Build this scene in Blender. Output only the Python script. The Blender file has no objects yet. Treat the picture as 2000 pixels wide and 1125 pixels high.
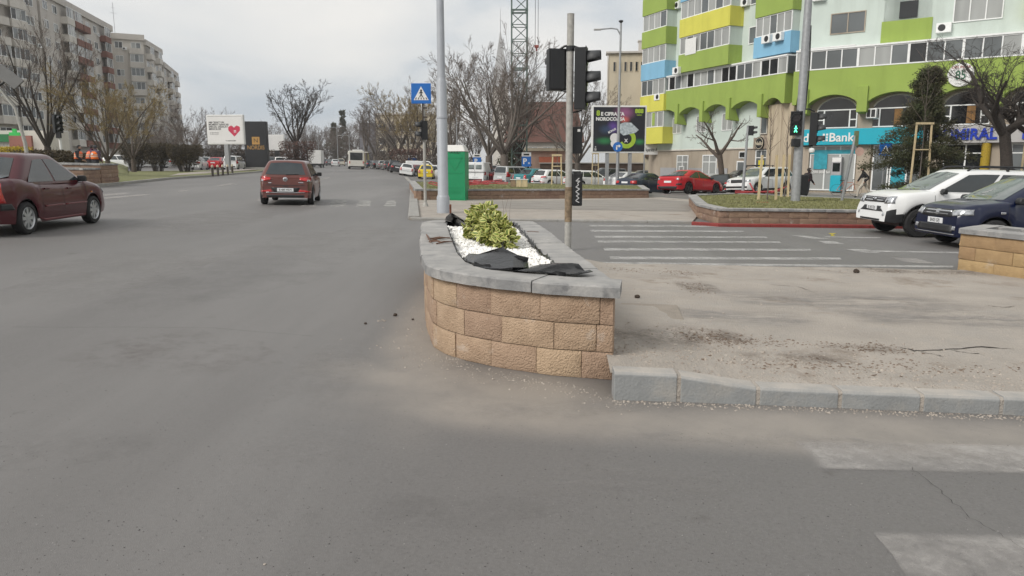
import bpy, bmesh, math, random
from mathutils import Vector, Matrix, noise
from mathutils.bvhtree import BVHTree
R = math.radians
rnd = random.Random(7)
S = bpy.context.scene
COL = S.collection

# ------------------------------------------------------------------ camera
PITCH = R(9.62); FPX = 1440.0; CAMZ = 1.55
cd = bpy.data.cameras.new('camera'); cam = bpy.data.objects.new('camera', cd); COL.objects.link(cam)
cd.sensor_width = 36.0; cd.lens = FPX / 2000 * 36.0; cd.clip_start = 0.05; cd.clip_end = 6000
cam.location = (0, 0, CAMZ); cam.rotation_euler = (math.pi / 2 - PITCH, 0, 0)
S.camera = cam
S.render.resolution_x, S.render.resolution_y = 1024, 576
# ------------------------------------------------------------------ sky, sun, exposure
SUN_EL, SUN_AZ = R(38), R(-128)           # azimuth from +Y, clockwise positive: veiled sun behind the left shoulder
w = bpy.data.worlds.new('World'); S.world = w; w.use_nodes = True
nt = w.node_tree; nt.nodes.clear(); N = nt.nodes.new; Lk = nt.links.new
sky = N('ShaderNodeTexSky'); sky.sky_type = 'NISHITA'; sky.sun_disc = False
sky.sun_elevation = SUN_EL; sky.sun_rotation = SUN_AZ; sky.air_density = 1.0; sky.dust_density = 3.0
bgs = N('ShaderNodeBackground'); bgs.inputs[1].default_value = 0.05; Lk(sky.outputs[0], bgs.inputs[0])
tc = N('ShaderNodeTexCoord'); mp = N('ShaderNodeMapping'); mp.inputs['Scale'].default_value = (1.0, 1.0, 2.6)
mp.inputs['Location'].default_value = (0.35, 0.2, 0.1)
Lk(tc.outputs['Generated'], mp.inputs[0])
n1 = N('ShaderNodeTexNoise'); n1.inputs['Scale'].default_value = 2.3; n1.inputs['Detail'].default_value = 6; n1.inputs['Roughness'].default_value = .5
n1.inputs['Distortion'].default_value = .35
Lk(mp.outputs[0], n1.inputs['Vector'])
cr = N('ShaderNodeValToRGB'); el = cr.color_ramp.elements
el[0].position = .34; el[0].color = (.315, .35, .385, 1)
el[1].position = .60; el[1].color = (.535, .525, .505, 1)
e = el.new(.45); e.color = (.455, .462, .462, 1)
Lk(n1.outputs['Fac'], cr.inputs[0])
bgc = N('ShaderNodeBackground'); bgc.inputs[1].default_value = 1.0; Lk(cr.outputs[0], bgc.inputs[0])
mx = N('ShaderNodeMixShader'); mx.inputs[0].default_value = .93
Lk(bgs.outputs[0], mx.inputs[1]); Lk(bgc.outputs[0], mx.inputs[2])
wo = N('ShaderNodeOutputWorld'); Lk(mx.outputs[0], wo.inputs[0])
sd = bpy.data.lights.new('sun', 'SUN'); sd.energy = 1.5; sd.angle = R(26); sd.color = (1, .965, .91)
sun = bpy.data.objects.new('sun', sd); COL.objects.link(sun)
sun.rotation_euler = Vector((-math.sin(SUN_AZ) * math.cos(SUN_EL), -math.cos(SUN_AZ) * math.cos(SUN_EL), -math.sin(SUN_EL))).to_track_quat('-Z', 'Y').to_euler()
vs = S.view_settings; vs.view_transform = 'Standard'; vs.look = 'None'; vs.gamma = 1; vs.exposure = 0.82; vs.use_curve_mapping = False

# ------------------------------------------------------------------ ground height and pixel -> place
def sst(a, b, x):
    t = max(0., min(1., (x - a) / (b - a))); return t * t * (3 - 2 * t)
def g(X, Y):
    u = X / max(Y, 1.)
    return -0.022 * max(-60, min(60, X)) - 0.4 * sst(42, 52, Y) * sst(-.17, -.13, u) * (1 - sst(.27, .36, u))
CP, SP = math.cos(PITCH), math.sin(PITCH)
def ray(px, py):
    dx = (px - 1000) / FPX; dy = (562.5 - py) / FPX
    return Vector((dx, CP + dy * SP, -SP + dy * CP))
def P(px, py, h=0.0):
    """the place on the ground (or h above it) that the photograph shows at px, py"""
    d = ray(px, py); t = 5.0
    for _ in range(60):
        X, Y = d.x * t, d.y * t
        t2 = (g(X, Y) + h - CAMZ) / d.z if d.z < 0 else 300
        t2 = max(.5, min(400, t2)); t = t + .6 * (t2 - t)
    return Vector((d.x * t, d.y * t, g(d.x * t, d.y * t) + h))
def Q(px, py, Y):
    d = ray(px, py); t = Y / d.y
    return Vector((d.x * t, Y, CAMZ + d.z * t))
def GX(px, Y, h=0.0):
    """ground point at distance Y below picture column px (column taken at the horizon)"""
    X = Q(px, 335, Y).x
    return Vector((X, Y, g(X, Y) + h))

# ------------------------------------------------------------------ mesh builder
class MB:
    def __init__(s, T=None): s.v = []; s.f = []; s.m = []; s.T = T; s.mi = 0
    def add(s, vs, fs):
        b = len(s.v)
        for p in vs:
            p = Vector(p); s.v.append(tuple(s.T @ p) if s.T else tuple(p))
        for f in fs: s.f.append(tuple(i + b for i in f)); s.m.append(s.mi)
        return s
    def box(s, c, d, rz=0, tilt=None):
        x, y, z = d[0] / 2, d[1] / 2, d[2] / 2
        vs = [Vector((a * x, b * y, e * z)) for e in (-1, 1) for b in (-1, 1) for a in (-1, 1)]
        if tilt is not None: vs = [tilt @ p for p in vs]
        elif rz:
            M = Matrix.Rotation(rz, 3, 'Z'); vs = [M @ p for p in vs]
        return s.add([p + Vector(c) for p in vs], [(0, 2, 3, 1), (4, 5, 7, 6), (0, 1, 5, 4), (2, 6, 7, 3), (0, 4, 6, 2), (1, 3, 7, 5)])
    def mm(s, a, b):
        return s.box([(a[i] + b[i]) / 2 for i in range(3)], [b[i] - a[i] for i in range(3)])
    def bar(s, p, q, wd, ht=None):
        p, q = Vector(p), Vector(q); d = q - p; ht = ht or wd
        rot = d.to_track_quat('X', 'Z').to_matrix()
        return s.box((p + q) / 2, (d.length, wd, ht), tilt=rot)
    def tube(s, pts, rad, n=8, cap=True):
        pts = [Vector(p) for p in pts]
        if not isinstance(rad, (list, tuple)): rad = [rad] * len(pts)
        vs, fs = [], []; up = Vector((0.31, .95, 0.05)); prev = None
        for i, p in enumerate(pts):
            d = (pts[min(i + 1, len(pts) - 1)] - pts[max(i - 1, 0)])
            d = d.normalized() if d.length > 1e-9 else Vector((0, 0, 1))
            a = up - d * up.dot(d)
            if a.length < .1: a = Vector((1, 0, 0)) - d * d.x
            a.normalize()
            if prev is not None:
                a2 = prev - d * prev.dot(d)
                if a2.length > .1: a = a2.normalized()
            prev = a; b = d.cross(a)
            for k in range(n):
                t = 2 * math.pi * k / n; vs.append(p + (a * math.cos(t) + b * math.sin(t)) * rad[i])
        for i in range(len(pts) - 1):
            for k in range(n):
                k2 = (k + 1) % n; fs.append((i * n + k, i * n + k2, (i + 1) * n + k2, (i + 1) * n + k))
        if cap:
            fs.append(tuple(range(n - 1, -1, -1))); o = (len(pts) - 1) * n; fs.append(tuple(o + k for k in range(n)))
        return s.add(vs, fs)
    def cyl(s, p, q, r, r2=None, n=12): return s.tube([p, q], [r, r if r2 is None else r2], n)
    def prism(s, pts, z0, z1):
        n = len(pts)
        f0 = z0 if callable(z0) else (lambda x, y: z0); f1 = z1 if callable(z1) else (lambda x, y: z1)
        vs = [(p[0], p[1], f0(p[0], p[1])) for p in pts] + [(p[0], p[1], f1(p[0], p[1])) for p in pts]
        return s.add(vs, [tuple(range(n - 1, -1, -1)), tuple(range(n, 2 * n))] + [(i, (i + 1) % n, n + (i + 1) % n, n + i) for i in range(n)])
    def xz(s, pts, y0, y1):
        """outline in x,z pushed from y0 (front) to y1 (back)"""
        n = len(pts)
        vs = [(p[0], y0, p[1]) for p in pts] + [(p[0], y1, p[1]) for p in pts]
        return s.add(vs, [tuple(range(n)), tuple(range(2 * n - 1, n - 1, -1))] + [((i + 1) % n, i, n + i, n + (i + 1) % n) for i in range(n)])
    def grid(s, rows):
        nr, nc = len(rows), len(rows[0]); vs = [p for r in rows for p in r]
        return s.add(vs, [(i * nc + j, i * nc + j + 1, (i + 1) * nc + j + 1, (i + 1) * nc + j) for i in range(nr - 1) for j in range(nc - 1)])
    def lathe(s, prof, c=(0, 0, 0), n=20, axis='Z'):
        vs, fs = [], []
        for (r, h) in prof:
            for k in range(n):
                t = 2 * math.pi * k / n; a, b = r * math.cos(t), r * math.sin(t)
                p = (a, b, h) if axis == 'Z' else ((a, h, b) if axis == 'Y' else (h, a, b))
                vs.append(Vector(p) + Vector(c))
        for i in range(len(prof) - 1):
            for k in range(n):
                k2 = (k + 1) % n; fs.append((i * n + k, i * n + k2, (i + 1) * n + k2, (i + 1) * n + k))
        return s.add(vs, fs)
    def mesh(s, name, mats, smooth=None):
        me = bpy.data.meshes.new(name); me.from_pydata(s.v, [], s.f)
        for m in (mats if isinstance(mats, (list, tuple)) else [mats]): me.materials.append(m)
        if any(s.m): me.polygons.foreach_set('material_index', s.m)
        bm = bmesh.new(); bm.from_mesh(me); bmesh.ops.recalc_face_normals(bm, faces=bm.faces); bm.to_mesh(me); bm.free()
        if smooth is not None:
            me.polygons.foreach_set('use_smooth', [True] * len(me.polygons))
            if smooth < 180: me.set_sharp_from_angle(angle=R(smooth))
        me.update(); return me
def link(name, data, parent=None):
    o = bpy.data.objects.new(name, data); COL.objects.link(o)
    if parent: o.parent = parent
    return o
def part(name, mb, mat, parent=None, smooth=None, bevel=0, label=None, kind=None):
    me = mb.mesh(name, mat, smooth) if isinstance(mb, MB) else mb
    o = link(name, me, parent)
    if bevel:
        b = o.modifiers.new('bevel', 'BEVEL'); b.width = bevel; b.segments = 2; b.limit_method = 'ANGLE'
    if label: o['label'] = label
    if kind: o['kind'] = kind
    return o
def thing(name, label, cat, loc=(0, 0, 0), rz=0, group=None):
    o = link(name, None); o.location = loc; o.rotation_euler = (0, 0, rz); o['label'] = label; o['category'] = cat
    o.empty_display_size = .2
    if group: o['group'] = group
    return o
def tag(o, label, cat, group=None):
    o['label'] = label; o['category'] = cat
    if group: o['group'] = group
    return o
def struct(name, mb, mat, smooth=None):
    o = part(name, mb, mat, None, smooth); o['kind'] = 'structure'; return o
def dup(root, loc=None, rz=None, label=None, group=None, skip=(), scale=None):
    r = root.copy(); COL.objects.link(r)
    if loc is not None: r.location = loc
    if rz is not None: r.rotation_euler = (0, 0, rz)
    if scale is not None: r.scale = scale if isinstance(scale, tuple) else (scale,) * 3
    if label: r['label'] = label
    if group: r['group'] = group
    for ch in KIDS(root):
        if base(ch) in skip: continue
        c = ch.copy(); COL.objects.link(c); c.parent = r
        for gch in KIDS(ch):
            if base(gch) in skip: continue
            d = gch.copy(); COL.objects.link(d); d.parent = c
    return r
def base(o): return o.name.split('.')[0]
def KIDS(o): return [c for c in bpy.data.objects if c.parent == o]
def paint(root, names, mat):
    for c in KIDS(root):
        if base(c) in names:
            c.material_slots[0].link = 'OBJECT'; c.material_slots[0].material = mat
FONT_CACHE = {}
def text(name, s, size, mat, parent, loc, rot=(math.pi / 2, 0, 0), ext=.004, bold=0, align='CENTER', sx=1.0, shear=0):
    cu = bpy.data.curves.new('lettering', 'FONT'); cu.body = s; cu.size = size; cu.extrude = ext; cu.align_x = align; cu.align_y = 'CENTER'
    cu.offset = bold; cu.resolution_u = 3; cu.shear = shear
    t = bpy.data.objects.new('lettering', cu); COL.objects.link(t)
    dg = bpy.context.evaluated_depsgraph_get()
    me = bpy.data.meshes.new_from_object(t.evaluated_get(dg)); bpy.data.objects.remove(t)
    me.materials.clear(); me.materials.append(mat)
    o = link(name, me, parent); o.location = loc; o.rotation_euler = rot; o.scale = (sx, 1, 1)
    return o

# ------------------------------------------------------------------ materials
def M(name, col, rough=.6, var=.12, scale=6., bump=0., bscale=None, metal=0., spec=.5, coat=0., col2=None, detail=5, emit=0, trans=0, alpha=1, coords='Object', stretch=None):
    m = bpy.data.materials.new(name); m.use_nodes = True; t = m.node_tree; b = t.nodes['Principled BSDF']
    b.inputs['Roughness'].default_value = rough; b.inputs['Metallic'].default_value = metal
    b.inputs['Specular IOR Level'].default_value = spec; b.inputs['Coat Weight'].default_value = coat
    b.inputs['Coat Roughness'].default_value = .04
    c1 = tuple(col) + (1,)
    c2 = (tuple(col2) + (1,)) if col2 else tuple(max(0, x * (1 - var * 2)) for x in col) + (1,)
    tcn = t.nodes.new('ShaderNodeTexCoord'); vec = tcn.outputs[coords]
    if stretch:
        mpn = t.nodes.new('ShaderNodeMapping'); mpn.inputs['Scale'].default_value = stretch; t.links.new(vec, mpn.inputs[0]); vec = mpn.outputs[0]
    nz = t.nodes.new('ShaderNodeTexNoise'); nz.inputs['Scale'].default_value = scale; nz.inputs['Detail'].default_value = detail
    nz.inputs['Roughness'].default_value = .6
    t.links.new(vec, nz.inputs['Vector'])
    rp = t.nodes.new('ShaderNodeValToRGB'); rp.color_ramp.elements[0].position = .33; rp.color_ramp.elements[1].position = .67
    rp.color_ramp.elements[0].color = c2; rp.color_ramp.elements[1].color = c1
    t.links.new(nz.outputs['Fac'], rp.inputs[0]); t.links.new(rp.outputs[0], b.inputs['Base Color'])
    if bump:
        bn = t.nodes.new('ShaderNodeTexNoise'); bn.inputs['Scale'].default_value = bscale or scale * 5; bn.inputs['Detail'].default_value = 6
        t.links.new(vec, bn.inputs['Vector'])
        bp = t.nodes.new('ShaderNodeBump'); bp.inputs['Strength'].default_value = min(1, bump); bp.inputs['Distance'].default_value = .02 * max(1, bump)
        t.links.new(bn.outputs['Fac'], bp.inputs['Height']); t.links.new(bp.outputs[0], b.inputs['Normal'])
    if emit:
        b.inputs['Emission Color'].default_value = c1; b.inputs['Emission Strength'].default_value = emit
    if trans: b.inputs['Transmission Weight'].default_value = trans
    return m
def chain(m, *cols):
    """extra layers on a material: each (colour, noise scale, lo, hi, amount, stretch)"""
    t = m.node_tree; b = t.nodes['Principled BSDF']
    for (c, sc, lo, hi, amt, st) in cols:
        src = b.inputs['Base Color'].links[0].from_socket
        tcn = t.nodes.new('ShaderNodeTexCoord'); mpn = t.nodes.new('ShaderNodeMapping')
        mpn.inputs['Scale'].default_value = st or (1, 1, 1); mpn.inputs['Location'].default_value = (sc * .37, sc * 1.3, .2)
        t.links.new(tcn.outputs['Object'], mpn.inputs[0])
        nz = t.nodes.new('ShaderNodeTexNoise'); nz.inputs['Scale'].default_value = sc; nz.inputs['Detail'].default_value = 7; nz.inputs['Roughness'].default_value = .65
        t.links.new(mpn.outputs[0], nz.inputs['Vector'])
        mr = t.nodes.new('ShaderNodeMapRange'); mr.inputs[1].default_value = lo; mr.inputs[2].default_value = hi; mr.inputs[4].default_value = amt
        t.links.new(nz.outputs['Fac'], mr.inputs[0])
        mxn = t.nodes.new('ShaderNodeMix'); mxn.data_type = 'RGBA'
        t.links.new(mr.outputs[0], mxn.inputs[0]); t.links.new(src, mxn.inputs[6]); mxn.inputs[7].default_value = tuple(c) + (1,)
        t.links.new(mxn.outputs[2], b.inputs['Base Color'])
    return m
def alpha_noise(m, scale, lo, hi, amt, stretch=(1, 1, 1), edge=0):
    """let a worn coat of paint thin out to what lies under it"""
    t = m.node_tree; b = t.nodes['Principled BSDF']; tcn = t.nodes.new('ShaderNodeTexCoord'); mpn = t.nodes.new('ShaderNodeMapping'); mpn.inputs['Scale'].default_value = stretch
    t.links.new(tcn.outputs['Object'], mpn.inputs[0]); val = None
    for sc, wgt in ((scale, .6), (scale * 9, .4)):
        nz = t.nodes.new('ShaderNodeTexNoise'); nz.inputs['Scale'].default_value = sc; nz.inputs['Detail'].default_value = 8; nz.inputs['Roughness'].default_value = .7; t.links.new(mpn.outputs[0], nz.inputs['Vector'])
        ml = t.nodes.new('ShaderNodeMath'); ml.operation = 'MULTIPLY'; ml.inputs[1].default_value = wgt; t.links.new(nz.outputs['Fac'], ml.inputs[0])
        if val is None: val = ml.outputs[0]
        else:
            ad = t.nodes.new('ShaderNodeMath'); ad.operation = 'ADD'; t.links.new(val, ad.inputs[0]); t.links.new(ml.outputs[0], ad.inputs[1]); val = ad.outputs[0]
    mr = t.nodes.new('ShaderNodeMapRange'); mr.inputs[1].default_value = lo; mr.inputs[2].default_value = hi; mr.inputs[4].default_value = amt; t.links.new(val, mr.inputs[0]); out = mr.outputs[0]
    if edge:                                  # worn thin towards the rim of the patch
        sp = t.nodes.new('ShaderNodeSeparateXYZ'); t.links.new(tcn.outputs['Generated'], sp.inputs[0])
        for ax in (0, 1):
            pg = t.nodes.new('ShaderNodeMath'); pg.operation = 'PINGPONG'; pg.inputs[1].default_value = .5; t.links.new(sp.outputs[ax], pg.inputs[0])
            m3 = t.nodes.new('ShaderNodeMapRange'); m3.interpolation_type = 'SMOOTHSTEP'; m3.inputs[2].default_value = edge if ax else edge * .5; t.links.new(pg.outputs[0], m3.inputs[0])
            mu = t.nodes.new('ShaderNodeMath'); mu.operation = 'MULTIPLY'; t.links.new(out, mu.inputs[0]); t.links.new(m3.outputs[0], mu.inputs[1]); out = mu.outputs[0]
    t.links.new(out, b.inputs['Alpha'])
    return m
def dusty(m, col, lo=.55, hi=.95, amt=.75, scale=6):
    """dust lying on the upward faces of a thing"""
    t = m.node_tree; b = t.nodes['Principled BSDF']; src = b.inputs['Base Color'].links[0].from_socket
    ge = t.nodes.new('ShaderNodeNewGeometry'); sp = t.nodes.new('ShaderNodeSeparateXYZ'); t.links.new(ge.outputs['True Normal'], sp.inputs[0])
    mr = t.nodes.new('ShaderNodeMapRange'); mr.inputs[1].default_value = lo; mr.inputs[2].default_value = hi; mr.inputs[4].default_value = amt; t.links.new(sp.outputs['Z'], mr.inputs[0])
    nz = t.nodes.new('ShaderNodeTexNoise'); nz.inputs['Scale'].default_value = scale; nz.inputs['Detail'].default_value = 8; tcn = t.nodes.new('ShaderNodeTexCoord'); t.links.new(tcn.outputs['Object'], nz.inputs['Vector'])
    m2 = t.nodes.new('ShaderNodeMapRange'); m2.inputs[1].default_value = .3; m2.inputs[2].default_value = .6; m2.inputs[3].default_value = .4; t.links.new(nz.outputs['Fac'], m2.inputs[0])
    mu = t.nodes.new('ShaderNodeMath'); mu.operation = 'MULTIPLY'; t.links.new(mr.outputs[0], mu.inputs[0]); t.links.new(m2.outputs[0], mu.inputs[1])
    mx_ = t.nodes.new('ShaderNodeMix'); mx_.data_type = 'RGBA'; t.links.new(mu.outputs[0], mx_.inputs[0]); t.links.new(src, mx_.inputs[6]); mx_.inputs[7].default_value = tuple(col) + (1,); t.links.new(mx_.outputs[2], b.inputs['Base Color'])
    return m
def paintmat(name, col, metal=0.0, rough=.28):
    return M(name, col, rough, .04, 1.5, metal=metal, coat=.45, spec=.35)
MT = {}
MT['steel'] = M('galvanised steel', (.36, .37, .38), .45, .12, 9, metal=.35)
MT['polepaint'] = M('grey pole paint', (.37, .39, .42), .45, .05, 3)
MT['oldpole'] = chain(M('weathered pole', (.40, .39, .36), .6, .15, 14), ((.25, .22, .18), 6, .55, .75, .7, (1, 1, .3)))
MT['black'] = M('black plastic', (.012, .013, .015), .42, .2, 5)
MT['rubber'] = M('tyre rubber', (.018, .018, .019), .75, .2, 12)
MT['trim'] = M('dark trim', (.02, .021, .023), .5, .15, 6)
MT['glass'] = M('dark car glass', (.03, .038, .042), .06, .15, 2, spec=.8)
MT['glassl'] = M('pale car glass', (.16, .19, .185), .05, .25, 1.5, spec=1.0)
MT['rim'] = M('alloy rim', (.52, .53, .54), .3, .05, 4, metal=.6)
MT['rimdark'] = M('black rim', (.03, .03, .03), .4, .1, 4)
MT['chrome'] = M('chrome', (.62, .63, .65), .15, .03, 4, metal=.9)
MT['red_lens'] = M('red lens', (.50, .012, .012), .15, .1, 8, coat=.8)
MT['clear_lens'] = M('clear lens', (.55, .57, .60), .1, .35, 16, coat=1, metal=.3)
MT['amber'] = M('amber lens', (.7, .25, .03), .2, .05, 8, coat=.6)
MT['plate'] = M('plate white', (.72, .73, .74), .4, .03, 5)
MT['ink'] = M('black ink', (.012, .012, .014), .5, .1, 5)
MT['white'] = M('white paint', (.74, .74, .72), .5, .05, 5)
MT['pvc'] = M('white window frame', (.80, .81, .80), .4, .05, 5)
MT['winglass'] = M('window glass', (.15, .165, .17), .07, .2, .35, spec=.7, coords='Object', detail=1)  # grey base colour stands in for sky reflected in the panes
MT['winlight'] = M('window curtains and painted reflection', (.36, .37, .36), .2, .12, .5, spec=.6, detail=1, stretch=(3, 3, .3))  # whitish curtains, the pale tone also painting in reflected sky
MT['windark'] = M('dark window glass', (.018, .02, .022), .06, .3, .8, spec=.7)
MT['wood'] = M('pale stake wood', (.62, .50, .30), .7, .15, 5, stretch=(4, 4, .5))
MT['blue_sign'] = M('blue sign', (.008, .13, .46), .4, .05, 4)
MT['concrete'] = chain(M('concrete', (.33, .32, .30), .85, .12, 7, bump=.35, bscale=60), ((.22, .19, .15), 2.5, .5, .75, .5, None))
MT['skin'] = M('skin', (.42, .25, .18), .6, .05, 8)
MT['bark'] = M('bark', (.115, .09, .072), .9, .25, 20, bump=.5)
MT['darkbark'] = M('dark bark', (.060, .048, .040), .9, .3, 16, bump=.5)
MT['greybark'] = M('grey bark', (.16, .135, .115), .9, .2, 16, bump=.4)
MT['twig'] = M('twigs', (.165, .13, .108), .9, .25, 3)
# ------------------------------------------------------------------ the ground
def nodes_ground():
    m = M('asphalt', (.163, .155, .150), .58, .06, .35, bump=.28, bscale=260, detail=8)
    chain(m, ((.108, .102, .098), 55, .42, .66, .7, None), ((.142, .135, .129), 24, .42, .62, .6, None), ((.075, .07, .067), 42, .66, .70, .7, None), ((.25, .24, .232), 110, .58, .68, .4, None),       # aggregate
             ((.200, .191, .184), .22, .46, .70, .8, (1.6, .22, 1)),  # lighter worn lanes
             ((.140, .133, .128), .5, .54, .72, .6, (1.0, .15, 1)),
             ((.07, .062, .055), 2.2, .66, .74, .5, None))
    t = m.node_tree; b = t.nodes['Principled BSDF']
    # dust washed out along the planter and the kerb: three soft blots with torn edges
    geo = t.nodes.new('ShaderNodeTexCoord')
    nz = t.nodes.new('ShaderNodeTexNoise'); nz.inputs['Scale'].default_value = 1.6; nz.inputs['Detail'].default_value = 8; nz.inputs['Roughness'].default_value = .7
    t.links.new(geo.outputs['Object'], nz.inputs['Vector'])
    # colour grit for broken edges
    total = None
    for (cx, cy, ax, ay, ang) in DUST:
        mp = t.nodes.new('ShaderNodeMapping'); mp.vector_type = 'TEXTURE'
        mp.inputs['Location'].default_value = (cx, cy, 0); mp.inputs['Rotation'].default_value = (0, 0, ang); mp.inputs['Scale'].default_value = (ax, ay, 50)
        t.links.new(geo.outputs['Object'], mp.inputs[0])
        ln = t.nodes.new('ShaderNodeVectorMath'); ln.operation = 'LENGTH'; t.links.new(mp.outputs[0], ln.inputs[0])
        mr = t.nodes.new('ShaderNodeMapRange'); mr.interpolation_type = 'SMOOTHSTEP'
        mr.inputs[1].default_value = 1.0; mr.inputs[2].default_value = .25; mr.inputs[3].default_value = 0; mr.inputs[4].default_value = 1
        t.links.new(ln.outputs['Value'], mr.inputs[0])
        if total is None: total = mr.outputs[0]
        else:
            mxx = t.nodes.new('ShaderNodeMath'); mxx.operation = 'MAXIMUM'; t.links.new(total, mxx.inputs[0]); t.links.new(mr.outputs[0], mxx.inputs[1]); total = mxx.outputs[0]
    mr2 = t.nodes.new('ShaderNodeMapRange'); mr2.inputs[1].default_value = .25; mr2.inputs[2].default_value = .7; mr2.inputs[3].default_value = .45; mr2.inputs[4].default_value = 1.25
    t.links.new(nz.outputs['Fac'], mr2.inputs[0])
    mul = t.nodes.new('ShaderNodeMath'); mul.operation = 'MULTIPLY'; mul.use_clamp = True
    t.links.new(total, mul.inputs[0]); t.links.new(mr2.outputs[0], mul.inputs[1])
    src = b.inputs['Base Color'].links[0].from_socket
    mix = t.nodes.new('ShaderNodeMix'); mix.data_type = 'RGBA'; mix.inputs[7].default_value = (.345, .306, .265, 1)
    sc2 = t.nodes.new('ShaderNodeMath'); sc2.operation = 'MULTIPLY'; sc2.inputs[1].default_value = .66; t.links.new(mul.outputs[0], sc2.inputs[0])
    t.links.new(sc2.outputs[0], mix.inputs[0]); t.links.new(src, mix.inputs[6]); t.links.new(mix.outputs[2], b.inputs['Base Color'])
    return m
DUST = [(-.75, 6.6, .55, 3.2, .05), (-.2, 5.0, 1.6, .65, -.35), (1.9, 4.25, 3.6, .55, -.06), (4.6, 4.0, 3.0, .5, -.02), (0.1, 4.5, 1.6, .6, -.2), (-2.2, 27, .9, 9, .13)]
MT['asphalt'] = nodes_ground()
mb = MB()
xs = [-2500, -900, -350, -200, -120] + [x * 2.5 for x in range(-40, 41)] + [120, 200, 350, 900, 2500]
ys = [-900, -200, -60, -20, -8] + [y * 2. for y in range(0, 90)] + [190, 210, 260, 340, 500, 900, 2500]
mb.grid([[(x, y, g(x, y)) for x in xs] for y in ys])
struct('ground', mb, MT['asphalt'], 180)

def sheet(name, pts, dz, mat):
    mb = MB(); mb.add([(p[0], p[1], g(p[0], p[1]) + dz) for p in pts], [tuple(range(len(pts)))])
    return struct(name, mb, mat)
# ---- worn road paint
def worn(name, dust=.5, lo=.42, hi=.62):
    m = M(name, (.56, .55, .52), .75, .08, 9, bump=.3, bscale=80)
    return chain(m, ((.15, .145, .14), 5, lo, hi, .9, (1, 2.2, 1)), ((.17, .155, .14), 40, .45, .7, .6, None))
MT['paint_ok'] = alpha_noise(M('worn road paint', (.56, .55, .53), .75, .1, 9, bump=.3, bscale=80), 2.5, .32, .56, .74)
MT['paint_faint'] = alpha_noise(M('nearly worn off paint', (.50, .475, .45), .8, .1, 8, bump=.3, bscale=80), 1.4, .32, .58, .62, edge=.14)
MT['paint_mid'] = alpha_noise(M('half worn paint', (.42, .41, .39), .8, .1, 8, bump=.3, bscale=80), 1.2, .32, .56, .85, edge=.12)
MT['yellow_paint'] = M('yellow paint', (.55, .45, .04), .7, .2, 20)
def mark(pts, mat='paint_ok', name='road_marking', dz=.004):
    return sheet(name, [P(*p) for p in pts], dz, MT[mat])
# zebra on the cross street (bars lie across the picture)
for (x0, x1, y, t) in [(1150, 1432, 441, 2.2), (1152, 1450, 451, 2.6), (1160, 1496, 462.5, 2.8), (1166, 1522, 472, 3.0), (1178, 1582, 487, 3.8), (1190, 1640, 504, 4.2)]:
    t *= 1.2; mark([(x0, y - t * .5), (x1, y + 1 - t * .3), (x1 + 4, y + 1 + t * .5), (x0 + 3, y + t * .6)])
mark([(1176, 512), (1500, 516), (1862, 519.5), (1862, 523), (1500, 520), (1176, 516.5)])
mark([(1545, 460), (1575, 461), (1622, 467), (1592, 467)]); mark([(1598, 471), (1628, 471.5), (1650, 477), (1612, 476)]); mark([(1650, 487), (1690, 487), (1720, 494), (1690, 494)], 'paint_ok')
mark([(1610, 462), (1720, 464), (1720, 465.6), (1610, 463.6)]); mark([(1670, 489), (1872, 492.5), (1872, 495), (1670, 491.6)])
mark([(1740, 503), (1790, 505), (1830, 516), (1770, 513)], 'paint_faint')
mark([(1618, 456), (1634, 456), (1626, 459), (1632, 461), (1622, 461.5), (1624, 459)], 'yellow_paint', dz=.006)
# zebra over the avenue
for (a, b) in [(644, 678), (698, 726), (752, 774), (590, 622)]:
    mark([(a + 6, 391), (b, 391), (b - 4 + (b > 750) * 3, 404), (a - 4, 404)], 'paint_mid' if a > 600 else 'paint_faint')
# faint, nearly worn-off zebra in the foreground on the right
mark([(1533, 859), (1690, 864), (1850, 868), (2080, 872), (2080, 931), (1800, 922), (1590, 917), (1566, 890)], 'paint_faint')
mark([(1700, 1037), (1850, 1043), (2100, 1046), (2100, 1160), (1790, 1160), (1742, 1084)], 'paint_faint')
# lane dashes and edge lines
for q in ([(188, 381), (250, 376), (252, 378.5), (190, 384)], [(200, 386), (290, 379), (292, 381), (202, 389)], [(420, 362), (455, 358), (462, 359.5), (428, 364)], [(345, 373), (365, 371), (369, 373), (349, 375)],
          [(622, 350), (640, 346), (645, 347), (628, 351.5)], [(648, 338), (655, 335), (659, 335.5), (653, 338.6)], [(560, 380), (500, 390), (506, 393), (566, 382)]):
    mark(q, 'paint_faint')
mark([(796, 425), (799, 425), (803, 352), (802, 352)], 'paint_faint')

# ---- grass
def grassmat(name, c, c2): return chain(M(name, c, .95, .2, 2.2, bump=.9, bscale=70, col2=c2), ((.22, .185, .11), 1.1, .5, .72, .7, None))
MT['grass'] = grassmat('spring grass', (.185, .19, .075), (.135, .145, .06))
MT['blade'] = M('grass blades', (.235, .24, .095), .8, .3, 3, col2=(.18, .17, .08))
MT['dirt'] = chain(M('dusty ground', (.39, .35, .307), .95, .10, 1.3, bump=.8, bscale=55, detail=9),
                   ((.325, .30, .272), 2.6, .48, .70, .85, None), ((.20, .158, .122), 1.1, .57, .70, .85, None), ((.44, .385, .33), 22, .55, .75, .6, None), ((.12, .10, .08), 34, .68, .8, .5, None))
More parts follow.
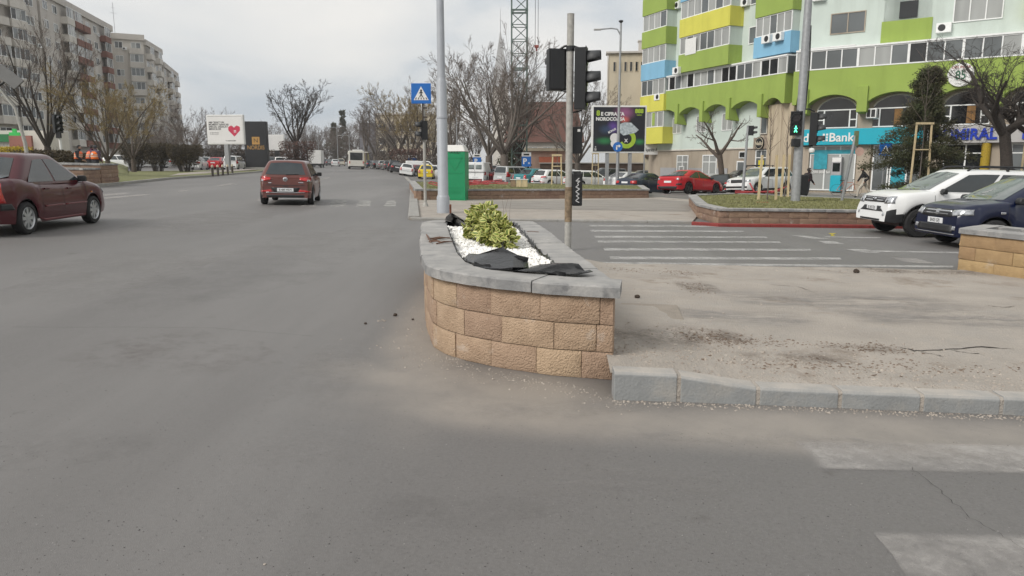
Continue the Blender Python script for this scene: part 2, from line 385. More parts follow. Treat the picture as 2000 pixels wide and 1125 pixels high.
# left verge with kerb
KL = [(-260, 408), (0, 385), (180, 366.5), (240, 361), (330, 351), (420, 344.5), (500, 337.5), (560, 330), (600, 324.5)]
KB = [(600, 320.5), (480, 319), (330, 319), (230, 322), (100, 328), (-60, 338), (-260, 352)]
sheet('grass_verge', [P(*p) for p in KL + KB], .10, MT['grass'])
sheet('verge_pavement', [P(*p) for p in [(330, 346), (420, 339.5), (500, 333), (500, 331), (420, 335), (350, 341)]], .106, MT['dirt'])
def kerb(name, pts, h, wd, mat, step, gap=.012, mortar=False):
    """kerb stones along a line of places; heights may differ per point"""
    k = link(name, None); k['kind'] = 'structure'
    for i in range(len(pts) - 1):
        a, b = Vector(pts[i][:2]), Vector(pts[i + 1][:2]); L = (b - a).length; n = max(1, round(L / step))
        ha, hb = (h[i], h[i + 1]) if isinstance(h, list) else (h, h)
        for j in range(n):
            p = a.lerp(b, j / n); q = a.lerp(b, (j + 1) / n); d = (q - p).normalized(); nn = Vector((-d.y, d.x))
            p2 = p + d * gap / 2; q2 = q - d * gap / 2
            h0 = ha + (hb - ha) * j / n; h1 = ha + (hb - ha) * (j + 1) / n
            jz = rnd.uniform(-.006, .006); ch = .02
            vs = []
            for (pt, hh) in ((p2, h0), (q2, h1)):
                z = g(pt.x, pt.y)
                for (o, zz) in ((0, -.06), (0, hh - ch), (ch, hh), (wd, hh), (wd, -.06)):
                    c = pt + nn * o; vs.append((c.x, c.y, z + zz + jz))
            m = MB(); m.add(vs, [(0, 1, 2, 3, 4), (9, 8, 7, 6, 5), (0, 5, 6, 1), (1, 6, 7, 2), (2, 7, 8, 3), (3, 8, 9, 4)])
            part('kerbstone', m, mat, k, bevel=.006)
        if mortar and i:
            p = a; d = (b - a).normalized(); nn = Vector((-d.y, d.x)); hh = h[i] - .008 if isinstance(h, list) else h - .008; z = g(p.x, p.y)
            vs = [(c.x, c.y, z + zz) for (o, zz) in ((.006, -.06), (.006, hh - .014), (.022, hh), (wd - .01, hh), (wd - .01, -.06)) for c in (p - d * .03 + nn * o, p + d * .03 + nn * o)]
            m = MB(); m.add(vs, [(0, 1, 3, 2), (2, 3, 5, 4), (4, 5, 7, 6), (6, 7, 9, 8)]); part('mortar_joint', m, MT['dirt'], k)
    return k
kerb('verge_kerb', [P(*p) for p in KL[1:]], .15, .2, MT['concrete'], 2.2)
KR = [P(797, 429), P(799, 405), P(801, 380), P(801, 360), P(790, 347)]
kerb('avenue_kerb', KR[::-1], .1, .3, MT['concrete'], 2.0)

# far pavement beyond the cross street
mb = MB(); fp = [P(800, 429.5), P(1090, 432.5), P(1352, 436), P(1362, 424), P(1400, 396), P(1275, 386), P(1000, 386), P(806, 386)]
mb.prism(fp, lambda x, y: g(x, y) - .1, lambda x, y: g(x, y) + .05); struct('far_pavement', mb, MT['dirt'])
kerb('street_kerb', [P(802, 430.5), P(1090, 433.5), P(1350, 437)], .07, .16, MT['concrete'], 1.2)
MT['slab_pale'] = chain(M('pale pavement', (.285, .262, .235), .9, .08, 1.5, bump=.3, bscale=40), ((.21, .19, .17), 1.2, .46, .66, .8, (.4, 1.4, 1)))
sheet('pavement_strip', [P(930, 409), P(1100, 412), P(1345, 416), P(1372, 398), P(1280, 391), P(945, 396)], .056, MT['slab_pale'])
# pavement in front of the shops
sw = [(13.2, 66), (16, 52.3), (20.5, 46.5), (29, 38), (60, 20), (62, 30), (31, 44.5), (20.2, 52.5), (15.5, 67)]
mb = MB(); mb.prism(sw, lambda x, y: g(x, y) - .8, lambda x, y: -.30 - .005 * x); struct('shop_pavement', mb, MT['slab_pale'])

# ---- the median in the foreground: dust, rubble, broken concrete
MF = [P(*p) for p in [(1195, 781), (1325, 785), (1480, 791), (1640, 797), (1800, 804), (1955, 810), (2110, 817), (2500, 832)]]
MBk = [P(*p) for p in [(1120, 505), (1185, 516.5), (1400, 521), (1600, 524.5), (1750, 527), (1900, 529), (2050, 531), (2500, 538)]]
KH = [.19, .185, .125, .12, .12, .12, .12, .12]
def fbm(x, y, s): return noise.fractal(Vector((x * s, y * s, 3.1)), .9, 2.1, 5)
rows = []; NR, NC = 60, 150
for i in range(NR + 1):
    v = i / NR; row = []
    for j in range(NC + 1):
        u = j / NC * (len(MF) - 1); k = min(int(u), len(MF) - 2); fu = u - k
        a = MF[k].lerp(MF[k + 1], fu) ; b = MBk[k].lerp(MBk[k + 1], fu); hk = KH[k] + (KH[k + 1] - KH[k]) * fu
        a = a + Vector((0, .10, 0)); p = a.lerp(b, v)
        h = (hk - .035) * (1 - v) ** .8 + .03
        near = max(0, 1 - v * 3.2)
        h += fbm(p.x, p.y, .9) * .018 + fbm(p.x, p.y, 5) * .008 * (.4 + near * 2)
        if i == 0: h = hk - .03
        if i == NR: h = .004
        row.append((p.x, p.y, g(p.x, p.y) + max(h, .003)))
    rows.append(row)
mb = MB(); mb.grid(rows); median = struct('median_ground', mb, MT['dirt'], 180)
MT['kerb_new'] = dusty(chain(M('new concrete kerb', (.265, .272, .272), .85, .08, 5, bump=.3, bscale=60), ((.36, .335, .30), 3, .50, .68, .6, None), ((.19, .19, .19), 11, .58, .72, .5, None)), (.42, .385, .345), .5, .95, .9)
kerb('median_kerb', MF, KH, .15, MT['kerb_new'], 30, .026, True)
med_bvh = BVHTree.FromPolygons([Vector(p) for r in rows for p in r], [(i * (NC + 1) + j, i * (NC + 1) + j + 1, (i + 1) * (NC + 1) + j + 1, (i + 1) * (NC + 1) + j) for i in range(NR) for j in range(NC)])
def ztop(x, y):
    h = med_bvh.ray_cast(Vector((x, y, 3)), Vector((0, 0, -1)))
    return h[0].z if h[0] else g(x, y)
def stone(mb, c, r, sq=.7):
    q = Matrix.Rotation(rnd.uniform(0, 6.3), 3, 'Z') @ Matrix.Rotation(rnd.uniform(-.5, .5), 3, 'X')
    vs = []
    for d in ((1, 0, 0), (-1, 0, 0), (0, 1, 0), (0, -1, 0), (0, 0, 1), (0, 0, -1)):
        p = q @ (Vector(d) * r * rnd.uniform(.6, 1.3)); vs.append((c[0] + p.x, c[1] + p.y, c[2] + p.z * sq))
    mb.add(vs, [(0, 2, 4), (2, 1, 4), (1, 3, 4), (3, 0, 4), (2, 0, 5), (1, 2, 5), (3, 1, 5), (0, 3, 5)])
MT['pebble'] = M('dusty pebbles', (.42, .375, .325), .9, .3, 9, col2=(.26, .222, .19))
mb = MB()
for _ in range(4200):                       # rubble along the kerb and by the planter
    t = rnd.random()
    if t < .55: x = rnd.uniform(.85, 5.5); y = 5.15 - .12 * (x - .8) + abs(rnd.gauss(0, .55)) - .25
    elif t < .75: x = rnd.uniform(.7, 2.2); y = 5.2 + abs(rnd.gauss(0, .8))
    elif t < .87: x = rnd.uniform(.6, 7); y = rnd.gauss(10.9, .35)
    else: x = rnd.uniform(.8, 9); y = rnd.uniform(5, 11)
    z = ztop(x, y); stone(mb, (x, y, z), abs(rnd.gauss(0, .006)) + .003)
o = part('rubble', mb, MT['pebble'], None); o['kind'] = 'stuff'
mb = MB()
for _ in range(1500):                       # grit on the asphalt along kerb and planter
    t = rnd.random()
    if t < .6:
        i = rnd.randrange(6); a = MF[i].lerp(MF[i + 1], rnd.random()); x, y = a.x, a.y - abs(rnd.gauss(0, .06)) - .01
    elif t < .85: x = rnd.uniform(-.75, .7); y = 5.9 - .62 * (x + .7) - .0 - abs(rnd.gauss(0, .22)) - (.12 if x > -.4 else .0)
    else: x = rnd.gauss(-.9, .25); y = rnd.uniform(5.3, 9)
    stone(mb, (x, y, g(x, y)), abs(rnd.gauss(0, .0045)) + .002)
o = part('grit', mb, MT['pebble'], None); o['kind'] = 'stuff'
MT['clod'] = M('dark soil clod', (.075, .055, .042), .95, .3, 20, bump=.6)
def lump(px, py, r, label, mat='clod', sq=.75, name='clod', cat='clod'):
    p = P(px, py); z = ztop(p.x, p.y); bm = bmesh.new(); bmesh.ops.create_icosphere(bm, subdivisions=2, radius=r)
    for v in bm.verts: v.co *= 1 + .28 * noise.noise(v.co * (1.6 / r) + Vector((px, py, 0))); v.co.z *= sq
    me = bpy.data.meshes.new(name); bm.to_mesh(me); bm.free(); me.materials.append(MT[mat])
    o = link(name, me); o.location = (p.x, p.y, z + r * sq * .75); tag(o, label, cat); return o
lump(772, 617, .022, 'round dark soil clod on the asphalt left of the brick planter')
lump(806, 625, .013, 'small dark clod lying closest to the brick planter on its left')
lump(714, 633, .014, 'small dark clod farthest left of the planter on bare asphalt')
lump(1244, 601, .03, 'dark round clod on the dusty median just right of the planter')
lump(1672, 538, .045, 'dark stone on the dusty median near the cross street edge')
lump(1884, 524, .05, 'grey rubble lump beside the right-hand planter foot', 'pebble', .6, 'rubble_lump', 'stone')
m = MB()
for k in range(7):
    c = P(742 + rnd.uniform(-6, 14), 627 + rnd.uniform(-2.5, 2.5)); stone(m, (c.x, c.y, c.z + .002), rnd.uniform(.008, .018), .5)
tag(part('soil_crumbs', m, MT['pebble']), 'flat patch of brown soil crumbs beside the round clod on the road', 'soil')
# a broken slab edge, cracks and stains in the median
MT['crack'] = M('dark crack', (.045, .036, .03), .95, .2, 10)  # colour of the dark strips laid along the cracks
def crackline(px, wd=.012):
    pts = []
    for i in range(len(px) - 1):
        a, b = P(*px[i]), P(*px[i + 1])
        for k in range(6):
            p = a.lerp(b, k / 6); p.x += rnd.gauss(0, .012); p.y += rnd.gauss(0, .012); pts.append(p)
    rows = [[], []]
    for i, p in enumerate(pts):
        q = pts[min(i + 1, len(pts) - 1)] - pts[max(0, i - 1)]; n = Vector((-q.y, q.x, 0)).normalized() * wd * rnd.uniform(.2, 1) * min(1, .2 + i / 3, .2 + (len(pts) - 1 - i) / 3)
        for r, sgn in ((0, 1), (1, -1)):
            c = p + n * sgn; rows[r].append((c.x, c.y, ztop(c.x, c.y) + .004))
    m = MB(); m.grid(rows); return m
for c, wd in (([(1745, 700), (1790, 708), (1850, 706), (1920, 702), (1995, 703)], .014), ([(1850, 707), (1885, 714), (1930, 720)], .008), ([(1800, 709), (1830, 718), (1845, 722)], .007), ([(1500, 568), (1560, 572), (1600, 590)], .008), ([(1925, 610), (1960, 615), (1985, 611)], .01)):
    struct('ground_crack', crackline(c, wd), MT['crack'])
m = MB(); a, b, c, d = P(1212, 651), P(1335, 650), P(1322, 620), P(1212, 616)
m.prism([a, b, c, d], lambda x, y: ztop(x, y) - .05, lambda x, y: g(x, y) + .135); tag(part('broken_slab', m, M('old slab', (.30, .262, .22), .9, .1, 4, bump=.5, bscale=50), bevel=.008), 'broken pale concrete slab lying against the right side of the planter', 'slab')
# grey kicked-up tyre smear is in the dirt material; twigs on the ground

m = MB()
for (px, py, sx, sy, n) in [(1372, 686, .16, .14, 420), (1420, 690, .12, .08, 160), (1690, 702, .16, .10, 300), (1360, 575, .10, .25, 260), (1325, 540, .15, .2, 160), (1500, 690, .2, .12, 160), (1740, 535, .6, .15, 220), (1230, 535, .2, .2, 160), (1800, 745, .5, .12, 260), (1560, 740, .5, .12, 260)]:
    c = P(px, py)
    for _ in range(n):
        x, y = c.x + rnd.gauss(0, sx), c.y + rnd.gauss(0, sy); stone(m, (x, y, ztop(x, y)), abs(rnd.gauss(0, .007)) + .003, .4)
o = part('soil_patches', m, M('brown soil', (.20, .15, .112), .95, .3, 12, col2=(.115, .083, .062))); o['kind'] = 'stuff'
lump(517, 1103, .006, 'tiny pale chip on the asphalt near the bottom of the picture', 'pebble', .5, 'chip', 'stone')

# soil worked into the median: thin torn patches that follow its surface
MT['soilpatch'] = alpha_noise(M('soil patch', (.17, .125, .092), .95, .25, 9, bump=.6, bscale=60), 3.0, .44, .64, .55, edge=.48); MT['greypatch'] = alpha_noise(M('grey tyre smear', (.235, .23, .23), .9, .1, 5), 1.3, .42, .64, .6, (.5, 2, 1), edge=.45)
for (px, py, rx, ry, mt) in [(1380, 680, .42, .42, 'soilpatch'), (1695, 705, .42, .22, 'soilpatch'), (1360, 572, .3, .7, 'soilpatch'), (1270, 690, .5, .45, 'soilpatch'), (1800, 535, 1.4, .5, 'soilpatch'), (1540, 725, .5, .22, 'soilpatch'), (1640, 600, 1.6, .9, 'greypatch'), (1850, 640, 1.2, .6, 'greypatch'), (1450, 640, .8, .5, 'greypatch')]:
    c = P(px, py); m = MB(); m.grid([[(c.x + rx * (a / 6 - 1), c.y + ry * (b / 6 - 1), ztop(c.x + rx * (a / 6 - 1), c.y + ry * (b / 6 - 1)) + .0045) for a in range(13)] for b in range(13)]); struct('soil_patch', m, MT[mt], 180)
# seam, oil and tyre stains on the road
def alongroad(px, wd):
    pts = [P(*p) for p in px]; L = []
    for a, b in zip(pts, pts[1:]):
        for k in range(8): L.append(a.lerp(b, k / 8) + Vector((rnd.gauss(0, .006), rnd.gauss(0, .006), 0)))
    rows = [[], []]
    for i, p in enumerate(L):
        q = L[min(i + 1, len(L) - 1)] - L[max(0, i - 1)]; n = Vector((-q.y, q.x, 0)).normalized() * wd * rnd.uniform(.35, 1)
        for r, s_ in ((0, 1), (1, -1)): c = p + n * s_; rows[r].append((c.x, c.y, g(c.x, c.y) + .0062))
    m = MB(); m.grid(rows); return m
MT['seam'] = alpha_noise(M('road crack', (.05, .047, .045), .9, .1, 10), 6, .36, .5, .8)
for c, wd in (([(1780, 915), (1835, 960), (1900, 1015), (1960, 1050), (2040, 1100)], .0022), ([(-40, 640), (240, 640), (420, 642), (640, 660)], .003)):
    struct('road_crack', alongroad(c, wd), MT['seam'])
MT['stain'] = alpha_noise(M('oil stain', (.065, .060, .058), .6, .1, 6), 1.6, .44, .66, .16, edge=.4); MT['pale_patch'] = alpha_noise(M('pale scuff', (.30, .285, .27), .85, .1, 6), 1.2, .42, .68, .35, edge=.4); MT['redstain'] = alpha_noise(M('reddish stain', (.15, .115, .105), .8, .1, 6), .9, .46, .66, .3, edge=.4)
def blob(px, py, rx, ry, mat, seed, dz=.0052):
    c = P(px, py); r = random.Random(seed); n = 28; ph = [r.uniform(0, 6.3) for _ in range(4)]
    pts = []
    for i in range(n):
        a = 2 * math.pi * i / n; k = 1 + .22 * math.sin(2 * a + ph[0]) + .15 * math.sin(3 * a + ph[1]) + .12 * math.sin(5 * a + ph[2]) + .06 * math.sin(9 * a + ph[3]); pts.append((c.x + rx * k * math.cos(a), c.y + ry * k * math.sin(a)))
    sheet('road_stain', pts, dz, MT[mat])
for i, (px, py, rx, ry, mat) in enumerate([(330, 690, .9, .8, 'redstain'), (600, 880, .35, .30, 'pale_patch'), (470, 540, 1.2, 2.6, 'stain'), (250, 520, 1.4, 2.4, 'pale_patch'), (120, 880, .5, .35, 'stain'), (900, 1000, .4, .25, 'stain'), (1250, 950, .5, .2, 'pale_patch'), (650, 470, 1.3, 4.0, 'pale_patch'), (400, 430, 1.5, 5, 'pale_patch'), (560, 1010, .14, .10, 'stain'), (640, 720, .25, 1.2, 'pale_patch'), (1500, 860, .8, .12, 'pale_patch'), (1040, 800, .7, .2, 'pale_patch')]):
    blob(px, py, rx, ry, mat, 50 + i, .0045 + .0004 * i)

# loose grit all over the near road: dark pits' worth of chips and a few pale ones
m = MB()
for k in range(2600):
    px, py = rnd.uniform(-60, 2060), 600 + 560 * rnd.random() ** .8; c = P(px, py)
    if 820 < px and py < 830: continue
    m.mi = 1 if k % 5 == 0 else 0; stone(m, (c.x, c.y, c.z + .0005), rnd.uniform(.0012, .0036) * (1.6 if rnd.random() < .06 else 1), .45)
o = part('road_grit', m, [M('dark grit', (.055, .05, .047), .9, .2, 9), M('pale grit', (.36, .345, .33), .9, .2, 9)]); o['kind'] = 'stuff'
# ------------------------------------------------------------------ planters of split-face blocks
def blockmat(name, c, c2):
    m = M(name, c, .92, .1, 9.0, bump=1.0, bscale=75, col2=c2, detail=9)
    # each block drifts a little in tone
    t = m.node_tree; b = t.nodes['Principled BSDF']; src = b.inputs['Base Color'].links[0].from_socket
    oi = t.nodes.new('ShaderNodeObjectInfo'); hs = t.nodes.new('ShaderNodeHueSaturation'); mr = t.nodes.new('ShaderNodeMapRange')
    mr.inputs[3].default_value = .82; mr.inputs[4].default_value = 1.08; t.links.new(oi.outputs['Random'], mr.inputs[0])
    mr3 = t.nodes.new('ShaderNodeMapRange'); mr3.inputs[3].default_value = .493; mr3.inputs[4].default_value = .507; t.links.new(oi.outputs['Random'], mr3.inputs[0])
    t.links.new(mr.outputs[0], hs.inputs['Value']); t.links.new(mr3.outputs[0], hs.inputs['Hue']); t.links.new(src, hs.inputs['Color']); t.links.new(hs.outputs[0], b.inputs['Base Color'])
    return chain(m, ((.56, .50, .44), 4, .60, .72, .6, None), ((.26, .17, .11), 2.3, .55, .72, .45, None))
MT['block'] = blockmat('tan split block', (.47, .335, .232), (.385, .268, .182))
MT['block2'] = blockmat('ochre split block', (.46, .315, .165), (.38, .255, .13))
MT['blockred'] = blockmat('reddish split block', (.31, .205, .145), (.25, .16, .115))
MT['cap'] = dusty(chain(M('grey cap slab', (.235, .235, .235), .8, .10, 3, bump=.3, bscale=45), ((.43, .415, .395), 2.2, .48, .66, .8, None), ((.12, .12, .125), 9, .54, .68, .75, None), ((.55, .53, .50), 5, .62, .72, .8, None)), (.38, .365, .345), .6, .95, .6)
def arcpath(path):
    pts = [Vector((p[0], p[1])) for p in path]; ln = [0]
    for i in range(1, len(pts)): ln.append(ln[-1] + (pts[i] - pts[i - 1]).length)
    def at(s):
        s = max(0, min(ln[-1], s))
        for i in range(1, len(pts)):
            if s <= ln[i] or i == len(pts) - 1:
                t = (s - ln[i - 1]) / max(1e-6, ln[i] - ln[i - 1]); d = (pts[i] - pts[i - 1]).normalized()
                return pts[i - 1].lerp(pts[i], t), d
    return at, ln[-1]
def blocks(parent, path, courses, hc, length, th, mat, rough=.012, z0=0., jit=.12, mat2=None, zf=None, name='block', seed=1):
    """courses of blocks along a path; the right-hand side of the path is the outside"""
    r = random.Random(seed); at, L = arcpath(path)
    zf = zf or g
    US, VS = [0, .05, .35, .65, .95, 1], [0, .09, .5, .91, 1]
    for c in range(courses):
        s = -length * (0 if c % 2 == 0 else .5) * r.uniform(.9, 1.1)
        while s < L - .02:
            ln = length * r.uniform(1 - jit, 1 + jit); a, b = max(0, s), min(L, s + ln)
            if b - a < .07: s += ln; continue
            if L - b < .08: b = L
            gp = .002; a2, b2 = a + gp, b - gp; zb = z0 + c * hc + .002; proud = r.uniform(-.004, .008)
            vs, fs = [], []
            for v in VS:
                for u in US:
                    p, d = at(a2 + (b2 - a2) * u); n = Vector((d.y, -d.x)); edge = (u in (0, 1)) or (v in (0, 1))
                    off = proud + (-.006 if edge else r.uniform(-rough * .6, rough))
                    q = p + n * off; zz = zf(q.x, q.y) + zb + (hc - .006) * v; vs.append((q.x, q.y, zz))
            nu, nv = len(US), len(VS)
            for i in range(nv - 1):
                for j in range(nu - 1): fs.append((i * nu + j, i * nu + j + 1, (i + 1) * nu + j + 1, (i + 1) * nu + j))
            o = len(vs); bk = []
            for v in (0, 1):
                for u in (0, .5, 1):
                    p, d = at(a2 + (b2 - a2) * u); n = Vector((d.y, -d.x)); q = p - n * th; vs.append((q.x, q.y, zf(q.x, q.y) + zb + (hc - .006) * v))
            T = (nv - 1) * nu
            fs += [(T, T + 1, T + 2, o + 4, o + 3), (T + 2, T + 3, T + 4, T + 5, o + 5, o + 4)]
            fs += [tuple([i * nu for i in range(nv)][::-1]) + (o, o + 3), tuple(i * nu + nu - 1 for i in range(nv)) + (o + 5, o + 2), (o, o + 1, o + 4, o + 3), (o + 1, o + 2, o + 5, o + 4)]
            m = MB(); m.add(vs, fs); part(name, m, (mat2 if (mat2 and r.random() < .14) else mat), parent, smooth=50)
            s += ln
def slabs(parent, path, length, wd, th, over, mat, z0, zf=None, seed=3, name='cap_slab', inner=None):
    r = random.Random(seed); at, L = arcpath(path); zf = zf or g; s = 0
    n = max(1, round(L / length)); cuts = [0] + [L * (i + r.uniform(-.12, .12)) / n for i in range(1, n)] + [L]
    for a, b in zip(cuts, cuts[1:]):
        a += .003; b -= .003; jz = r.uniform(-.003, .003); K = max(1, int((b - a) / .12)); top, vs, fs = [], [], []
        for i in range(K + 1):
            p, d = at(a + (b - a) * i / K); nn = Vector((d.y, -d.x)); ro = r.uniform(-.008, .008)
            o1 = p + nn * (over + ro); o2 = p - nn * (wd - over); z = zf(p.x, p.y) + z0 + jz
            o0 = p + nn * (over + ro - .012)
            vs += [(o1.x, o1.y, z), (o1.x, o1.y, z + th - .012), (o0.x, o0.y, z + th), (o2.x, o2.y, z + th), (o2.x, o2.y, z)]
        for i in range(K):
            for k in range(5):
                k2 = (k + 1) % 5; fs.append((i * 5 + k, (i + 1) * 5 + k, (i + 1) * 5 + k2, i * 5 + k2))
        fs += [(0, 1, 2, 3, 4), tuple(K * 5 + k for k in (4, 3, 2, 1, 0))]
        m = MB(); m.add(vs, fs); part(name, m, mat, parent)

# ---------------- the planter in the foreground
CZ = .62                                            # underside of the cap
def T(px, py): return P(px, py, CZ + .085)          # a place on top of the cap
fr = [P(1196, 743), P(1080, 734.5), P(972, 718.5), P(905, 704), P(866, 690), P(845, 676)]
lf = [Vector((-.80, 6.75, 0)), Vector((-.98, 8.2, 0)), Vector((-1.13, 9.5, 0)), Vector((-1.22, 10.35, 0)), Vector((-1.10, 10.75, 0))]
rt = [Vector((.28, 10.95, 0)), Vector((.42, 9.6, 0)), Vector((.55, 7.6, 0)), Vector((.66, 6.2, 0))]
pl = thing('block_planter', 'long curved planter of tan split blocks with grey cap slabs, nearest the camera', 'planter', (0, 0, 0))
ring = rt[::-1] + []                                # outside = right of the path: walk clockwise seen from above ... reversed below
loop = [fr[0]] + fr[1:] + lf + rt + [fr[0]]
loop = [Vector((p[0], p[1])) for p in loop][::-1]   # counter-clockwise seen from above -> outside on the right
cor = Vector((fr[0][0], fr[0][1])); path_a = loop[1:] ; side = (loop[1] - cor)
wall_a = [Vector((p[0], p[1])) for p in (rt[0:1] + lf[::-1] + fr[::-1])]          # back, left side and front, ending at the sharp corner
wall_b = [cor + side.normalized() * .205] + [Vector((p[0], p[1])) for p in rt[::-1]]  # right side
blocks(pl, wall_a, 3, .205, .385, .20, MT['block'], .008, seed=5, jit=.2); blocks(pl, wall_b, 3, .205, .405, .20, MT['block'], .007, seed=6)
ext = wall_a[:-1] + [cor + (wall_a[-1] - wall_a[-2]).normalized() * .045]
slabs(pl, ext, .62, .34, .085, .045, MT['cap'], CZ, seed=4); slabs(pl, [cor + side.normalized() * .30] + wall_b[1:], .62, .34, .085, .045, MT['cap'], CZ, seed=14)
# fill under the gravel
at_, L_ = arcpath(loop)
def segdist(p):
    best = 9
    for a, b in zip(loop, loop[1:]):
        d = b - a; t = max(0, min(1, (p - a).dot(d) / max(1e-9, d.length_squared))); best = min(best, (p - (a + d * t)).length)
    return best
def inner_ring(off, n=160):
    out = []
    for i in range(n):
        p, d = at_(L_ * i / n); q = p - Vector((d.y, -d.x)) * off
        if segdist(q) > off - .012: out.append(q)
    return out
inn = inner_ring(.21)
m = MB(); m.prism(inn, lambda x, y: g(x, y), lambda x, y: g(x, y) + CZ - .01); part('soil_fill', m, MT['clod'], pl)
# plastic liner
MT['liner'] = M('black plastic liner', (.008, .008, .009), .26, .25, 6, bump=.25, bscale=20, spec=.3)
def inner_at(s, off): 
    p, d = at_(s); n = Vector((d.y, -d.x)); return p - n * off
rows = [[], []]; r_ = random.Random(4)
NL = 150
rg_ = inner_ring(.303, NL)
for i in range(len(rg_) + 1):
    q = rg_[i % len(rg_)]; z = g(q.x, q.y) + CZ
    rows[0].append((q.x, q.y, z - .03)); rows[1].append((q.x + r_.uniform(-.01, .01), q.y + r_.uniform(-.01, .01), z + .075 + r_.uniform(.0, .05)))
m = MB(); m.grid(rows); ln_ = part('liner', m, MT['liner'], pl, smooth=60)
so = ln_.modifiers.new('solid', 'SOLIDIFY'); so.thickness = .003
def flap(rows, name='liner_flap'):
    """a sheet of liner given by rows of (px, py, height over the ground)"""
    rr = []
    for r in rows: rr.append([tuple(P(a, b, h) + Vector((rnd.gauss(0, .004), rnd.gauss(0, .012), rnd.gauss(0, .012)))) for (a, b, h) in r])
    m = MB(); m.grid(rr); m.f = [t for q in m.f for t in ((q[0], q[1], q[2]), (q[0], q[2], q[3]))]; m.m = [0] * len(m.f); o = part(name, m, MT['liner'], pl, smooth=14)
    s = o.modifiers.new('sub', 'SUBSURF'); s.subdivision_type = 'SIMPLE'; s.levels = 1; s.render_levels = 1
    s = o.modifiers.new('solid', 'SOLIDIFY'); s.thickness = .003; return o
z1 = CZ + .09
flap([[(905, 519, z1 - .06), (925, 523, z1 - .01), (960, 527, z1 + .0), (1000, 531, z1 + .0), (1032, 531, z1 + .01)],
      [(903, 512, z1 - .05), (925, 514, z1 + .02), (960, 517, z1 + .03), (1000, 521, z1 + .04), (1033, 520, z1 + .03)],
      [(906, 504, z1 - .04), (930, 499, z1 + .05), (968, 494, z1 + .08), (1004, 503, z1 + .08), (1031, 512, z1 + .05)],
      [(916, 499, z1 - .03), (944, 492, z1 + .08), (980, 485, z1 + .12), (1010, 497, z1 + .10), (1032, 508, z1 + .06)]])
flap([[(1000, 531, z1 + .006), (1050, 534, z1 + .006), (1096, 536, z1 + .006), (1130, 537, z1 + .01), (1158, 535, z1 + .012)],
      [(1006, 527, z1 + .015), (1050, 527, z1 + .03), (1092, 528, z1 + .025), (1126, 532, z1 + .02), (1152, 530, z1 + .02)],
      [(1020, 524, z1 + .02), (1052, 521, z1 + .045), (1088, 519, z1 + .05), (1122, 519, z1 + .055), (1142, 523, z1 + .045)],
      [(1032, 521, z1 - .02), (1056, 517, z1 + .03), (1086, 513, z1 + .05), (1118, 512, z1 + .075), (1132, 516, z1 + .065)]])
flap([[(868, 436, z1 - .05), (885, 437, z1 - .03), (905, 439, z1 - .03), (916, 440, z1 - .03)],
      [(872, 424, z1 + .05), (880, 420, z1 + .10), (893, 430, z1 + .05), (908, 436, z1 + .01)],
      [(878, 416, z1 + .16), (884, 416, z1 + .17), (898, 427, z1 + .08), (914, 433, z1 + .02)]])
# marble gravel
MT['marble'] = M('white marble chips', (.90, .89, .86), .7, .05, 20, col2=(.80, .78, .75))
def inside(p, poly):
    c = False; j = len(poly) - 1
    for i in range(len(poly)):
        if (poly[i].y > p[1]) != (poly[j].y > p[1]) and p[0] < (poly[j].x - poly[i].x) * (p[1] - poly[i].y) / (poly[j].y - poly[i].y) + poly[i].x: c = not c
        j = i
    return c
inn2 = inner_ring(.312)
mb = MB(); k = 0
while k < 5200:
    x = rnd.uniform(-1.2, .8); y = rnd.uniform(5.3, 10.9)
    if not inside((x, y), inn2): continue
    if rnd.random() < .25 and fbm(x, y, 3) > .42: k += 1; continue
    stone(mb, (x, y, g(x, y) + CZ + .03 + .05 * fbm(x, y, 1.2) + rnd.uniform(-.01, .012)), rnd.uniform(.014, .030), .75); k += 1
m = MB(); m.prism(inn2, lambda x, y: g(x, y) + CZ - .02, lambda x, y: g(x, y) + CZ + .012); part('gravel_bed', m, MT['marble'], pl)
part('gravel', mb, MT['marble'], pl, kind='stuff')
# dead twigs on the cap
MT['deadtwig'] = M('dead reddish twig', (.16, .085, .055), .85, .2, 20)
m = MB()
for (a, b, c, d) in [(836, 467, 880, 465), (840, 470, 878, 464), (833, 458, 842, 474), (852, 476, 884, 472), (838, 472, 866, 474)]:
    A, B = P(a, b, CZ + .095), P(c, d, CZ + .1); Mid = (A + B) / 2 + Vector((0, rnd.uniform(-.03, .03), .012)); m.tube([A, Mid, B], [.007, .011, .004], 5)
tag(part('dead_twigs', m, MT['deadtwig'], smooth=60), 'small heap of dead reddish twigs on the left cap of the planter', 'twigs')
m = MB(); a = P(1029, 452, CZ + .092); b = P(1052, 453, CZ + .092); m.tube([a, (a + b) / 2 + Vector((0, 0, .004)), b], .004, 5); tag(part('thin_twig', m, MT['deadtwig'], smooth=60), 'single thin twig on the right cap of the planter', 'twig')

